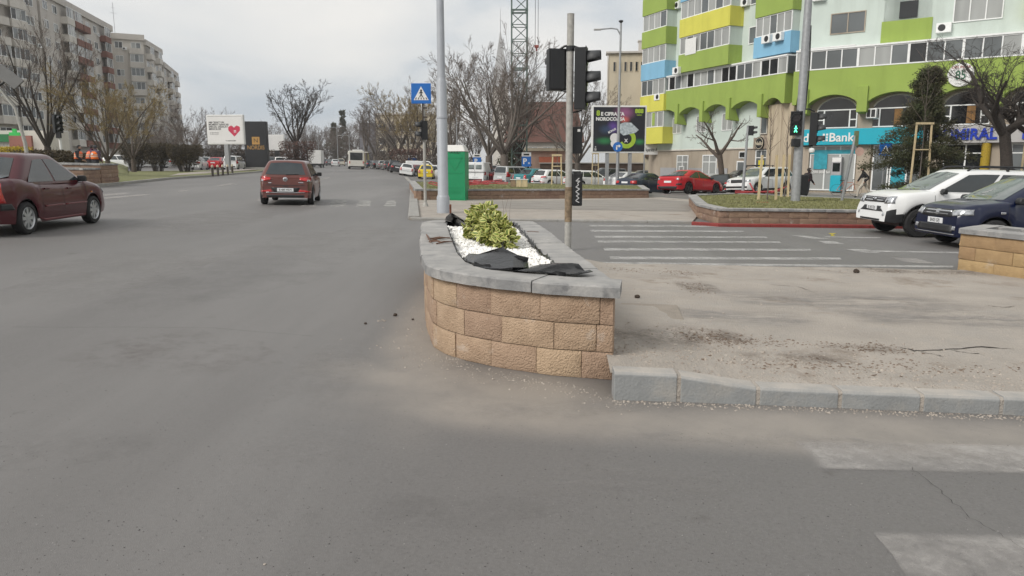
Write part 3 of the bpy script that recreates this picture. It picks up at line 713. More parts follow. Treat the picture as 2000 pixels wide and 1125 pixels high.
# ---- the variegated shrub
def leafmesh(mb, p, d, up, ln, wd):
    d = d.normalized(); s = d.cross(up)
    if s.length < .05: s = d.cross(Vector((1, 0, .2)))
    s.normalize(); n = s.cross(d).normalized()
    A = [p, p + d * ln * .3 + n * ln * .05, p + d * ln * .68 + n * ln * .03, p + d * ln - n * ln * .12]
    for sg in (-1, 1):
        e1 = A[1] + s * sg * wd * .5 + n * wd * .12; e2 = A[2] + s * sg * wd * .42 + n * wd * .1; i1 = A[1].lerp(e1, .52); i2 = A[2].lerp(e2, .50)
        mb.mi = 0; mb.add([A[0], i1, i2, A[3], A[2], A[1]], [(0, 1, 5), (5, 1, 2, 4), (4, 2, 3)])
        mb.mi = 1; mb.add([A[0], e1, e2, A[3], i2, i1], [(0, 1, 5), (5, 1, 2, 4), (4, 2, 3)])
    mb.mi = 0
def leafm(name, c, c2):
    m = M(name, c, .45, .2, 6, col2=c2, spec=.4); m.node_tree.nodes['Principled BSDF'].inputs['Subsurface Weight'].default_value = 0; return m
MT['leafg'] = leafm('leaf green', (.20, .25, .045), (.09, .145, .025))
MT['leafy'] = leafm('leaf cream edge', (.62, .59, .24), (.48, .47, .13))
sh = thing('variegated_shrub', 'dense shrub with yellow-edged green leaves growing from the white gravel', 'shrub', P(959, 479, CZ + .03))
base_p = Vector(sh.location); mb = MB(); st = MB(); rl = random.Random(12)
blobs = [(-.14, .42, .28, .12), (-.07, .26, .32, .12), (-.13, .2, .17, .15), (.02, .02, .22, .14), (.09, -.16, .14, .13), (-.01, -.12, .10, .12), (-.17, .36, .12, .13), (.06, .2, .16, .13), (.15, -.27, .07, .11), (-.07, .55, .22, .12), (.10, .02, .12, .12)]
for i, (bx, by, bz, br) in enumerate(blobs):
    st.tube([(bx * .3, by * .3, -.03), (bx * .7, by * .7, bz * .5), (bx, by, bz + br * .5)], [.012, .009, .004], 5)
    for k in range(int(230 * (br / .165) ** 2)):
        t = rl.uniform(0, 6.283); c = rl.uniform(-.55, 1); s_ = math.sqrt(1 - c * c); d = Vector((s_ * math.cos(t), s_ * math.sin(t), c))
        rr = br * rl.uniform(.55, 1.05); p = Vector((bx, by, bz)) + Vector((d.x * rr, d.y * rr * 1.1, d.z * rr * .95))
        dd = (d + Vector((rl.gauss(0, .5), rl.gauss(0, .5), rl.gauss(-.25, .4)))).normalized()
        leafmesh(mb, p, dd, d, rl.uniform(.06, .10), rl.uniform(.036, .055))
part('foliage', mb, [MT['leafg'], MT['leafy']], sh, smooth=180, kind='stuff'); part('stem', st, MT['bark'], sh)
m = MB()
for k in range(3):
    p = P(985 + k * 5, 428, CZ); m.tube([p, p + Vector((rnd.uniform(-.02, .02), 0, .2)), p + Vector((rnd.uniform(-.05, .05), 0, .42))], [.003, .002, .0015], 4)
tag(part('bare_shoots', m, MT['twig']), 'three thin bare shoots standing behind the variegated shrub', 'shoots')
m = MB(); p = P(880, 428, CZ); m.cyl(p, p + Vector((0, 0, .24)), .018, n=8); tag(part('rusty_stake', m, M('rust', (.20, .07, .035), .9, .3, 20)), 'short rusty rod sticking up by the torn black liner', 'rod')

# ---------------- the planter cut by the right edge
rp = thing('block_planter', 'ochre block planter with grey cap cut by the right picture edge', 'planter', (0, 0, 0))
a, b = P(1869, 529), P(2330, 604); c = Vector((b.x + .6, b.y + 2.2, 0)); d = Vector((a.x + 1.0, a.y + .95, 0))
a2 = a.lerp(d, .05)
loop2 = [Vector((p.x, p.y)) for p in (a, b, c, d, a)]
blocks(rp, loop2, 3, .2, .62, .2, MT['block2'], .012, seed=9, jit=.05)
slabs(rp, loop2, .75, .32, .085, .04, MT['cap'], .605, seed=8)
m = MB(); m.prism([p + Vector((0, 0)) for p in [Vector((x.x, x.y)).lerp((loop2[0] + loop2[1] + loop2[2] + loop2[3]) / 4, .08) for x in loop2[:4]]], lambda x, y: g(x, y), lambda x, y: g(x, y) + .57); part('soil_fill', m, MT['clod'], rp)
lump(1972, 452, .07, 'white stone lying on top of the right-hand planter', 'marble', .6, 'white_stone', 'stone').location.z += .62

# ---------------- raised grass beds across the street
def bed(label, loop, courses, hc, length, grass_h, dome, seed, mat='blockred', red=None, nblades=0):
    b = thing('raised_bed', label, 'planter', (0, 0, 0)); lp = [Vector((p[0], p[1])) for p in loop]
    blocks(b, lp + [lp[0]], courses, hc, length, .2, MT[mat], .01, seed=seed, jit=.04)
    slabs(b, lp + [lp[0]], .8, .34, .07, .04, MT['cap'], courses * hc, seed=seed)
    cx = sum((p for p in lp), Vector((0, 0))) / len(lp); H = courses * hc
    rows = []; K = 60
    at, L = arcpath(lp + [lp[0]])
    for f in (1, .85, .6, .3, .02):
        row = []
        for i in range(K + 1):
            p, d = at(L * i / K); q = cx.lerp(p - Vector((d.y, -d.x)) * .22, f); z = g(q.x, q.y) + H + .02 + dome * (1 - f * f) + .03 * fbm(q.x, q.y, .7) * (1 - f)
            row.append((q.x, q.y, z))
        rows.append(row)
    m = MB(); m.grid(rows); part('grass', m, MT['grass'], b, smooth=180)
    tris = [Vector(p) for r in rows for p in r]; W = K + 1
    bv = BVHTree.FromPolygons(tris, [(i * W + j, i * W + j + 1, (i + 1) * W + j + 1, (i + 1) * W + j) for i in range(4) for j in range(K)])
    bl = MB(); r = random.Random(seed); xs = [p.x for p in lp]; ys = [p.y for p in lp]; n = 0; tries = 0
    vs, fs = [], []
    while n < nblades and tries < nblades * 5:
        tries += 1; x = r.uniform(min(xs), max(xs)); y = min(ys) + (max(ys) - min(ys)) * r.random() ** 1.6
        h = bv.ray_cast(Vector((x, y, 9)), Vector((0, 0, -1)))
        if not h[0]: continue
        t = r.uniform(0, 6.28); wv = Vector((math.cos(t), math.sin(t), 0)) * .012; tip = Vector((r.gauss(0, .025), r.gauss(0, .025), r.uniform(.015, .05)))
        o = len(vs); vs += [h[0] - wv, h[0] + wv, h[0] + tip]; fs.append((o, o + 1, o + 2)); n += 1
    bl.add(vs, fs)
    if nblades: part('grass_blades', bl, MT['blade'], b, kind='stuff')
    return b, bv
lb = [P(813, 393), P(1267, 388.5)]; lb += [Vector((lb[1].x + 1.2, lb[1].y + 9, 0)), Vector((lb[0].x - 1.9, lb[0].y + 12, 0))]
bedL, bvL = bed('long low reddish block bed with grass behind the green toilet cabin', lb, 2, .2, .62, .4, .0, 21, nblades=14000)
rb = [P(1361, 426), P(1403, 438.5), P(1690, 441), P(2010, 444)]; rb += [Vector((rb[3].x + 2.5, rb[3].y + 5.5, 0)), Vector((rb[0].x + 4.2, rb[0].y + 10.5, 0)), Vector((rb[0].x + 1.4, rb[0].y + 7.0, 0))]
bedR, bvR = bed('reddish block bed with grass and wooden stakes behind the white SUV', rb, 2, .19, .6, .4, .10, 22, nblades=30000)
def onbed(bv, x, y):
    h = bv.ray_cast(Vector((x, y, 9)), Vector((0, 0, -1))); return h[0] if h[0] else Vector((x, y, g(x, y)))
def PB(px, py, h=.42):                         # a place on a bed's grass
    return P(px, py, h)
k = kerb('red_kerb', [P(1350, 439.5), P(1404, 443), P(1700, 446), P(1950, 449)], .09, .12, M('red kerb paint', (.24, .035, .03), .8, .15, 6), 1.5)
# stepped block wall on the left verge
sw_ = thing('stepped_planter', 'stepped brown block planter on the left verge behind the red sedan', 'planter', (0, 0, 0))
def step(px0, px1, py0, py1, hc, n, seed, depth=2.2):
    a, b = P(px0, py0), P(px1, py1); d = (b - a); nrm = Vector((-d.y, d.x, 0)).normalized()
    lp = [a, b, b + nrm * depth, a + nrm * depth]; lp = [Vector((p.x, p.y)) for p in lp]
    blocks(sw_, lp + [lp[0]], n, hc, .6, .2, MT['blockred'], .01, seed=seed); slabs(sw_, lp + [lp[0]], .9, .36, .08, .04, MT['cap'], n * hc, seed=seed)
    m = MB(); m.prism([lp[i].lerp((lp[0] + lp[1] + lp[2] + lp[3]) / 4, .1) for i in range(4)], lambda x, y: g(x, y), lambda x, y: g(x, y) + n * hc + .04); part('grass', m, MT['grass'], sw_)
step(150, 165, 368.5, 367, .2, 2, 31, 3); step(166, 199, 366.8, 364, .2, 4, 32, 3.2); step(200, 234, 363.8, 361, .2, 5, 33, 3.4)
m = MB(); nn_ = 20
rows = []
for v in range(9):
    row = []
    for u in range(21):
        q = P(70 + u * 9, 350 - v * 3.6); hh = .12 + .85 * math.sin(math.pi * min(1, u / 20)) ** .6 * sst(0, 5, v); row.append((q.x, q.y, q.z + hh * (0 if v == 0 else 1)))
    rows.append(row)
m.grid(rows); struct('grass_mound', m, MT['grass'], 180)
# ------------------------------------------------------------------ cars
def interp(ctrl, x):
    if x <= ctrl[0][0]: return ctrl[0][1]
    for (a, za), (b, zb) in zip(ctrl, ctrl[1:]):
        if x <= b:
            t = (x - a) / (b - a); return za + (zb - za) * t
    return ctrl[-1][1]
def smoothi(ctrl, x, s=.09): return sum(interp(ctrl, x + k * s) for k in (-1, -.5, 0, .5, 1)) / 5
def lerp(a, b, t): return a + (b - a) * t
def car_shell(c):
    """painted shell: lofted lower body with wheel arches and a lofted cabin"""
    L, W = c['L'], c['W']; hl = L / 2; mb = MB()
    wf, wr = hl - c['fo'], hl - c['fo'] - c['wb']; ra = c['r'] + .065; zc = c['r']
    xs = set([-hl, -hl + .03, -hl + .08, -hl + .15, hl - .03, hl - .08, hl - .15, hl - .25, -hl + .25])
    x = -hl + .35
    while x < hl - .3: xs.add(round(x, 3)); x += .16
    for wx in (wf, wr):
        xs = {x for x in xs if abs(abs(x - wx) - ra) > .05 or abs(x) > hl - .26}
        for k in range(13): xs.add(round(wx - ra * math.cos(math.pi * k / 12) * 1.0, 4))
    xs = sorted(x for x in xs if -hl <= x <= hl)
    sill = c.get('sill', .20); rows = []
    for x in xs:
        e = max(0, (abs(x) - (hl - .75)) / .75); front = x > 0
        wv = W / 2 * (1 - c.get('taper', .17) * e ** 2.3)
        zt = smoothi(c['top'], x); zb = sill + .05 * e
        for wx in (wf, wr):
            d = abs(x - wx)
            if d < ra: zb = max(zb, zc + math.sqrt(max(0, ra * ra - d * d)))
        e2 = max(0, (abs(x) - (hl - .16)) / .16)
        zt -= c.get('nose', .05) * e2 ** 2
        row = []
        for f, yy in ((0, .965), (.12, .99), (.3, 1.0), (.5, .998), (.7, .985), (.84, .965), (.93, .935), (.98, .89), (1.0, .83)):
            z = zb + (zt - zb) * f; zn = (z - sill) / max(.1, zt - sill)
            yy2 = yy if zn > .3 else min(yy, .955 + .15 * max(0, zn))
            row.append((wv * yy2, z))
        cr = .035 if abs(x) < hl - .1 else .015
        row += [(wv * .6, zt + cr * .8), (wv * .3, zt + cr), (0, zt + cr)]
        prof = []
        for (y, z) in row:
            bl = e2 ** 1.0
            if front: sx = -.10 * bl * ((z - .42) / .4) ** 2
            else: sx = .08 * bl * ((z - .50) / .45) ** 2
            prof.append((x + sx - (0 if front else 0), y, z))
        rows.append([(a, -b, d) for (a, b, d) in prof] + [(a, b, d) for (a, b, d) in prof[-2::-1]])
    mb.grid(rows)
    n = len(rows[0])
    for r in (rows[0], rows[-1]): mb.add(r, [tuple(range(n))])
    # cabin
    K = c['cab']; rings = []
    def ring(x0, x1, wv, z, rc=.16):
        pts = []
        cx, cy = (x1 - rc, wv - rc)
        for (sx, sy, a0) in ((x1 - rc, wv - rc, 0), (x0 + rc, wv - rc, 90), (x0 + rc, -wv + rc, 180), (x1 - rc, -wv + rc, 270)):
            for k in range(5):
                a = R(a0 + k * 22.5); pts.append((sx + rc * math.cos(a), sy + rc * math.sin(a), z))
        out = []
        for i, p in enumerate(pts):
            out.append(p)
            if i % 5 == 4:
                q = pts[(i + 1) % len(pts)]; m = 6
                for k in range(1, m): out.append(tuple(lerp(p[j], q[j], k / m) for j in range(3)))
        return out
    bow = K.get('bow', .05)
    for k in range(9):
        t = k / 8; tt = t
        x0 = lerp(K['r0'], K['r1'], t ** K.get('rp', 1.1)) ; x1 = lerp(K['f0'], K['f1'], t ** K.get('fp', 1.0))
        wv = lerp(K['w0'], K['w1'], t ** 1.25); z = lerp(K['z0'], K['z1'] - .055, t)
        rg = ring(x0, x1, wv, z, lerp(.22, .16, t))
        rings.append([(px + (bow * (1 - (py / wv) ** 2) * (1 if px > (x0 + x1) / 2 else -.5)), py, pz) for (px, py, pz) in rg])
    x0, x1, wv = K['r1'], K['f1'], K['w1']
    for (ins, dz) in ((.035, .022), (.10, .042), (.22, .052)):
        rg = ring(x0 + ins * 1.3, x1 - ins * 1.3, wv - ins, K['z1'] - .055 + dz, .15)
        rings.append([(px + bow * (1 - (py / wv) ** 2) * (1 if px > (x0 + x1) / 2 else -.5), py, pz + .012 * (1 - (py / wv) ** 2)) for (px, py, pz) in rg])
    mb.grid([r + [r[0]] for r in rings]); top = rings[-1]; n = len(top)
    cx = sum(p[0] for p in top) / n
    mb.add(top + [(cx, 0, K['z1'] + .012)], [(i, (i + 1) % n, n) for i in range(n)])
    return mb
def conform(bv, lower, upper, axis, sign, nu=10, nv=4, eps=.006):
    """a thin patch lying on the shell; lower/upper are outlines in the view plane of the axis"""
    def samp(pl, t):
        t *= len(pl) - 1; k = min(int(t), len(pl) - 2); f = t - k; return [lerp(pl[k][j], pl[k + 1][j], f) for j in range(2)]
    rows = []; last = None
    for j in range(nv + 1):
        row = []
        for i in range(nu + 1):
            a = samp(lower, i / nu); b = samp(upper, i / nu); u, z = lerp(a[0], b[0], j / nv), lerp(a[1], b[1], j / nv)
            if axis == 'x': o, d = Vector((5 * sign, u, z)), Vector((-sign, 0, 0))
            elif axis == 'z': o, d = Vector((u, z, 5)), Vector((0, 0, -1))
            else: o, d = Vector((u, 5 * sign, z)), Vector((0, -sign, 0))
            h = bv.ray_cast(o, d)
            if h[0] is None or (last is not None and (h[0] - last).length > .7):
                h = bv.find_nearest(o.lerp(o + d * 5, .8) if last is None else Vector((last.x if axis != 'y' else u, last.y if axis == 'y' else u, z)))
            nn = h[1] if h[1].dot(d) < 0 else -h[1]
            p = h[0] + nn * eps; last = h[0]; row.append(tuple(p))
        rows.append(row)
        last = None
    m = MB(); m.grid(rows); return m
def rect(x0, x1, z0, z1): return [(x0, z0), (x1, z0)], [(x0, z1), (x1, z1)]
def wheel_mesh(r, w, rimr, spokes, rimmat):
    t = MB(); t.lathe([(rimr * .98, -w / 2 + .02), (rimr + .01, -w / 2), (r - .02, -w / 2 + .005), (r, -w / 2 + .03), (r, w / 2 - .03), (r - .02, w / 2 - .005), (rimr + .01, w / 2), (rimr * .98, w / 2 - .02)], n=28, axis='Y')
    t.lathe([(0.001, -w / 2 + .09), (rimr, -w / 2 + .09)], n=20, axis='Y')
    m = MB(); m.lathe([(rimr, -w / 2 + .02), (rimr - .012, -w / 2 + .006), (rimr - .03, -w / 2 + .03), (rimr - .03, -w / 2 + .085)], n=28, axis='Y')
    m.lathe([(.001, -w / 2 + .018), (.055, -w / 2 + .02), (.062, -w / 2 + .07)], n=14, axis='Y')
    for k in range(spokes):
        a = 2 * math.pi * k / spokes; ca, sa = math.cos(a), math.sin(a); wd = .5 * (rimr * 2 * math.pi / spokes) * .42
        def q(rr, tt, y): return (rr * ca - tt * sa, y, rr * sa + tt * ca)
        y0, y1 = -w / 2 + .022, -w / 2 + .06
        vs = [q(.05, -wd * .8, y0), q(.05, wd * .8, y0), q(rimr - .02, wd, y0 + .004), q(rimr - .02, -wd, y0 + .004), q(.05, -wd * .8, y1), q(.05, wd * .8, y1), q(rimr - .02, wd, y1), q(rimr - .02, -wd, y1)]
        m.add(vs, [(0, 1, 2, 3), (0, 4, 5, 1), (2, 6, 7, 3), (1, 5, 6, 2), (0, 3, 7, 4)])
    return t.mesh('wheel', MT['rubber'], 40), m.mesh('rim', rimmat, 40)
def make_car(name, c, label, group=None, body=None):
    root = thing(name, label, 'car', group=group); L, W = c['L'], c['W']; hl = L / 2; K = c['cab']
    sm = car_shell(c)
    if c.get('zone'):
        for i, f in enumerate(sm.f):
            ctr = sum((Vector(sm.v[k]) for k in f), Vector()) / len(f); sm.m[i] = 1 if c['zone'](ctr) else 0
    bo = part('body', sm, [body or c['paint'], MT['trim']], root, smooth=38)
    bv = BVHTree.FromPolygons([Vector(v) for v in sm.v], sm.f)
    wf, wr = hl - c['fo'], hl - c['fo'] - c['wb']
    # underbody and wheel wells
    u = MB(); u.box((0, 0, .42), (L - .9, W - .50, .36)); part('underbody', u, MT['black'], root)
    tm, rm = wheel_mesh(c['r'], .2, c['r'] * c.get('rimk', .68), c.get('spokes', 5), MT[c.get('rim', 'rim')])
    for wx in (wf, wr):
        for s in (-1, 1):
            o = link('wheel', tm, root); o.location = (wx, s * (W / 2 - .105), c['r']); o.rotation_euler = (0, 0, 0 if s < 0 else math.pi)
            q = link('rim', rm, o)
    # glass
    gl = MT[c.get('glass', 'glass')]; z0, z1 = K['z0'] + c.get('gl0', .05), K['z1'] - .10
    def xf(z): t = (z - K['z0']) / (K['z1'] - .055 - K['z0']); return lerp(K['f0'], K['f1'], max(0, t) ** K.get('fp', 1.0))
    def xr(z): t = (z - K['z0']) / (K['z1'] - .055 - K['z0']); return lerp(K['r0'], K['r1'], max(0, t) ** K.get('rp', 1.1))
    def hw(z): t = (z - K['z0']) / (K['z1'] - .055 - K['z0']); return lerp(K['w0'], K['w1'], max(0, t) ** 1.25)
    zz0 = K['z0'] + c.get('ws0', .06)
    lo = [(-(hw(zz0) - .13), zz0 + .02), (0, zz0 - .01), (hw(zz0) - .13, zz0 + .02)]; up = [(-(hw(z1) - .10), z1 - .0), (0, z1 + .035), (hw(z1) - .10, z1 - .0)]
    part('windscreen', conform(bv, lo, up, 'x', 1, 14, 8, .008), MT[c.get('wsglass', 'glassl')], root, smooth=60)
    if not c.get('noback'):
        zr0 = K['z0'] + c.get('rw0', .08)
        lo = [(-(hw(zr0) - .15), zr0), (hw(zr0) - .15, zr0)]; up = [(-(hw(z1) - .13), z1), (0, z1 + .03), (hw(z1) - .13, z1)]
        part('rear_window', conform(bv, lo, up, 'x', -1, 12, 8, .008), gl, root, smooth=60)
    for s in (-1, 1):
        for (a, b, ra, rb_) in c['side']:           # panes: fractions of the free length at sill; ends lean with the pillars
            lo, up = [], []
            for k in range(9):
                f = a + (b - a) * k / 8
                x0, x1 = xr(z0) + c.get('mr', .16), xf(z0) - c.get('mf', .20); y0, y1 = xr(z1) + c.get('mr', .16) * .9, xf(z1) - c.get('mf', .20) * .75
                xl = lerp(x0, x1, f); xu = lerp(y0, y1, f)
                arch = 1 - (abs(f - .5) * 2) ** 5 * .0
                lo.append((xl, z0)); up.append((xu, z1 - .01 - c.get('wdrop', .03) * max(0, (.35 - f) / .35) ** 2 - .02 * max(0, (f - .8) / .2)))
            part('side_window', conform(bv, lo, up, 'y', s, 10, 4, .007), gl, root, smooth=60)
    # lamps, grilles, bumpers: (name, material, 'f' or 'r' or 's', lower, upper, mirrored)
    for (nm, mt, ax, lo, up, mir) in c['bits']:
        mt = MT[mt] if isinstance(mt, str) else mt
        for s in ((1, -1) if mir else (1,)):
            l2, u2 = ([(a * s, b) for a, b in lo], [(a * s, b) for a, b in up]) if ax in 'fr' else (lo, up)
            m = conform(bv, l2, u2, 'x' if ax in 'fr' else 'y', (1 if ax == 'f' else -1) if ax in 'fr' else s, 8, 4, .012)
            o = part(nm, m, mt, root, smooth=60)
            so = o.modifiers.new('solid', 'SOLIDIFY'); so.thickness = .015; so.offset = 0
    # door seams, handles, sills, mirrors
    seams = c.get('seams')
    if seams:
        for s in (-1, 1):
            for x in seams:
                zt = smoothi(c['top'], x) - .03; part('door_seam', conform(bv, [(x - .006, .34), (x + .006, .34)], [(x - .006, zt), (x + .006, zt)], 'y', s, 1, 10, .003), MT['trim'], root)
    for s in (-1, 1):
        for x in c.get('handles', ()):
            z = smoothi(c['top'], x) - .13; h = bv.ray_cast(Vector((x, 5 * s, z)), Vector((0, -s, 0)))[0]
            m = MB(); m.box((x, h.y + s * .018, z), (.17, .03, .035)); part('door_handle', m, body or c['paint'], root, bevel=.01)
        mx_, mz = c['mir']; h = bv.ray_cast(Vector((mx_, 5 * s, mz)), Vector((0, -s, 0)))[0] or Vector((mx_, s * W / 2 * .93, mz))
        m = MB(); yy = h.y
        m.xz([(mx_ - .05, mz - .02), (mx_ + .06, mz - .02), (mx_ + .07, mz + .04), (mx_ + .04, mz + .10), (mx_ - .05, mz + .115)], yy + s * .0, yy + s * .16)
        m.bar((mx_, yy - s * .02, mz + .01), (mx_, yy + s * .07, mz + .03), .05, .04)
        part('wing_mirror', m, MT['trim'] if c.get('mirblack', 1) else (body or c['paint']), root, smooth=50, bevel=.02)
    for (px, py, pz, txt, fr_) in c.get('plates', ()):
        sg = 1 if fr_ else -1; h = bv.ray_cast(Vector((sg * 5, py, pz)), Vector((-sg, 0, 0)))[0]
        x = (h.x if h else sg * hl) + sg * .022
        m = MB(); m.box((x, py, pz), (.016, .52, .115)); pt = part('number_plate', m, MT['plate'], root, bevel=.005)
        if txt: text('plate_number', txt, .105, MT['ink'], pt, (x + sg * .010, py, pz - .002), (math.pi / 2, 0, sg * math.pi / 2), .001, .0, sx=.80)
    return root, bv
# ---- shared pieces
def sidebits(y=.50, x0=-1.0, x1=1.0, mat='trim'): return [('side_moulding', mat, 's', *rect(x0, x1, y - .02, y + .02), 1)]
PAINT = {k: paintmat(k + ' car paint', v) for k, v in dict(maroon=(.07, .008, .013), white=(.74, .745, .74), navy=(.004, .008, .032), red=(.46, .010, .018), brown=(.120, .036, .028), black=(.014, .014, .016), grey=(.10, .105, .11), silver=(.42, .43, .43), teal=(.03, .19, .21), yellow=(.70, .52, .015), darkblue=(.025, .035, .055), cream=(.60, .56, .46), darkred=(.16, .03, .035)).items()}
LOGAN = dict(L=4.25, W=1.74, wb=2.63, fo=.80, r=.305, paint=PAINT['maroon'], top=[(-2.12, .93), (-1.95, 1.03), (-1.4, 1.06), (-1.0, .99), (0, .95), (.95, .97), (1.15, .96), (1.75, .86), (2.0, .76), (2.12, .66)],
    cab=dict(r0=-1.62, r1=-.92, f0=1.12, f1=.22, z0=.93, z1=1.525, w0=.815, w1=.60, rp=1.0, fp=1.05), side=[(.0, .47, 0, 0), (.515, 1.0, 0, 0)], mr=.36, mf=.24, rw0=.11,
    seams=[-.78, .02, .98], handles=[-.60, .28], mir=(.78, .97), spokes=8, rimk=.72,
    bits=[('tail_lamp', 'red_lens', 'r', [(.56, .62), (.80, .62)], [(.62, 1.0), (.745, .97)], 1), ('reverse_lamp', 'plate', 'r', [(.62, .65), (.74, .65)], [(.625, .71), (.74, .71)], 1), ('indicator', 'clear_lens', 'r', [(.595, .73), (.665, .73)], [(.61, .81), (.675, .82)], 1),
          ('rear_bumper', 'trim', 'r', [(-.80, .50), (0, .48), (.80, .50)], [(-.80, .60), (0, .60), (.80, .60)], 0), ('bumper_side', 'trim', 's', [(-2.02, .49), (-1.72, .49)], [(-2.02, .60), (-1.80, .60)], 1),
          ('head_lamp', 'clear_lens', 'f', [(.45, .62), (.76, .66)], [(.47, .76), (.72, .80)], 1), ('grille', 'trim', 'f', *rect(-.42, .42, .60, .72), 0), ('front_bumper', 'trim', 'f', *rect(-.72, .72, .36, .46), 0),
          ('trunk_seam', 'trim', 'r', *rect(-.58, .58, .615, .625), 0)] + [('side_moulding', PAINT['darkred'], 's', *rect(-.72, .0, .49, .52), 1), ('side_moulding', PAINT['darkred'], 's', *rect(.05, .94, .49, .52), 1), ('side_sill', PAINT['darkred'], 's', *rect(-.95, .92, .22, .26), 1), ('repeater', 'amber', 's', *rect(1.16, 1.22, .70, .73), 1)],
    plates=[(0, 0, .70, '', 0), (0, 0, .45, '', 1)])
I20 = dict(L=4.03, W=1.73, wb=2.57, fo=.80, r=.31, paint=PAINT['brown'], top=[(-2.02, .86), (-1.9, .93), (-1.5, .97), (0, .93), (.95, .95), (1.7, .86), (1.9, .76), (2.02, .64)], nose=.02,
    cab=dict(r0=-1.92, r1=-1.52, f0=1.25, f1=.30, z0=.90, z1=1.47, w0=.81, w1=.60, rp=1.2), side=[(.0, .16, 0, 0), (.19, .56, 0, 0), (.60, 1.0, 0, 0)], mr=.30, mf=.24, rw0=.10, seams=[-.72, .05, 1.0], handles=[-.55, .25], mir=(.80, .94), spokes=5,
    bits=[('tail_lamp', 'red_lens', 'r', [(.46, .835), (.62, .80), (.81, .78)], [(.46, .90), (.62, .93), (.79, .94)], 1), ('lamp_clear', 'clear_lens', 'r', [(.68, .79), (.82, .76)], [(.70, .84), (.82, .84)], 1),
          ('reflector', 'red_lens', 'r', [(.42, .44), (.80, .44)], [(.46, .52), (.80, .47)], 1), ('bumper_line', 'chrome', 'r', [(-.80, .425), (0, .405), (.80, .425)], [(-.80, .44), (0, .42), (.80, .44)], 0),
          ('lower_bumper', 'trim', 'r', [(-.74, .27), (0, .25), (.74, .27)], [(-.74, .34), (0, .35), (.74, .34)], 0), ('plate_recess', 'trim', 'r', [(-.36, .44), (.36, .44)], [(-.46, .585), (.46, .585)], 0), ('tailgate_seam', 'trim', 'r', [(-.62, .665), (0, .65), (.62, .665)], [(-.62, .675), (0, .66), (.62, .675)], 0),
          ('badge_bar', 'chrome', 'r', *rect(-.58, -.42, .74, .76), 0), ('trim_badge', 'chrome', 'r', *rect(.44, .54, .72, .745), 0), ('gate_grip', 'trim', 'r', *rect(-.08, .08, .62, .64), 0),
          ('head_lamp', 'clear_lens', 'f', [(.45, .60), (.78, .66)], [(.50, .72), (.74, .82)], 1), ('grille', 'trim', 'f', *rect(-.45, .45, .34, .56), 0)],
    plates=[(0, 0, .51, 'B 489 MRM', 0), (0, 0, .50, '', 1)])
DUSTER = dict(zone=lambda c: (c.x > 1.68 and c.z < .60) or c.z < .36, L=4.32, W=1.82, wb=2.67, fo=.82, r=.345, sill=.30, paint=PAINT['white'], top=[(-2.15, 1.0), (-2.0, 1.10), (0, 1.07), (.9, 1.10), (1.2, 1.10), (1.75, 1.04), (2.02, .95), (2.15, .84)], taper=.15, nose=.03, gl0=.045,
    cab=dict(r0=-2.08, r1=-1.86, f0=1.22, f1=.28, z0=1.05, z1=1.63, w0=.83, w1=.66, fp=1.1), side=[(.0, .17, 0, 0), (.21, .56, 0, 0), (.60, 1.0, 0, 0)], mr=.26, mf=.22, rimk=.66, rim='rimdark', spokes=5, seams=[-.80, .08, 1.05], handles=[-.62, .28], mir=(.86, 1.06), wsglass='glassl',
    bits=[('grille', 'trim', 'f', [(-.52, .80), (.52, .80)], [(-.52, .93), (.52, .93)], 0), ('grille_bar', 'chrome', 'f', *rect(.10, .48, .885, .91), 1), ('grille_bar', 'chrome', 'f', *rect(.10, .48, .83, .855), 1), ('emblem', 'chrome', 'f', [(-.05, .82), (.05, .82)], [(-.08, .92), (.08, .92)], 0),
          ('head_lamp', 'clear_lens', 'f', [(.54, .77), (.83, .79)], [(.54, .935), (.80, .95)], 1), ('lamp_unit', 'trim', 'f', [(.60, .79), (.67, .79)], [(.62, .87), (.70, .91)], 1), ('front_bumper', 'trim', 'f', [(-.60, .58), (.60, .58)], [(-.55, .60), (-.46, .66), (-.42, .71), (.42, .71), (.46, .66), (.55, .60)], 0),
          ('fog_lamp', 'clear_lens', 'f', *rect(.60, .68, .49, .56), 1), ('skid_plate', 'trim', 'f', *rect(-.5, .5, .36, .40), 0),
          ('arch_trim', 'trim', 's', [(.98, .34), (1.05, .55), (1.18, .68), (1.34, .74), (1.50, .68), (1.63, .55), (1.70, .34)], [(.93, .34), (1.00, .60), (1.15, .75), (1.34, .81), (1.53, .75), (1.68, .60), (1.75, .34)], 1), ('side_sill', 'trim', 's', *rect(-.92, .93, .31, .40), 1),
          ('tail_lamp', 'red_lens', 'r', *rect(.68, .84, .80, 1.06), 1)],
    plates=[(0, -.0, .66, 'B 143 TDJ', 1)])
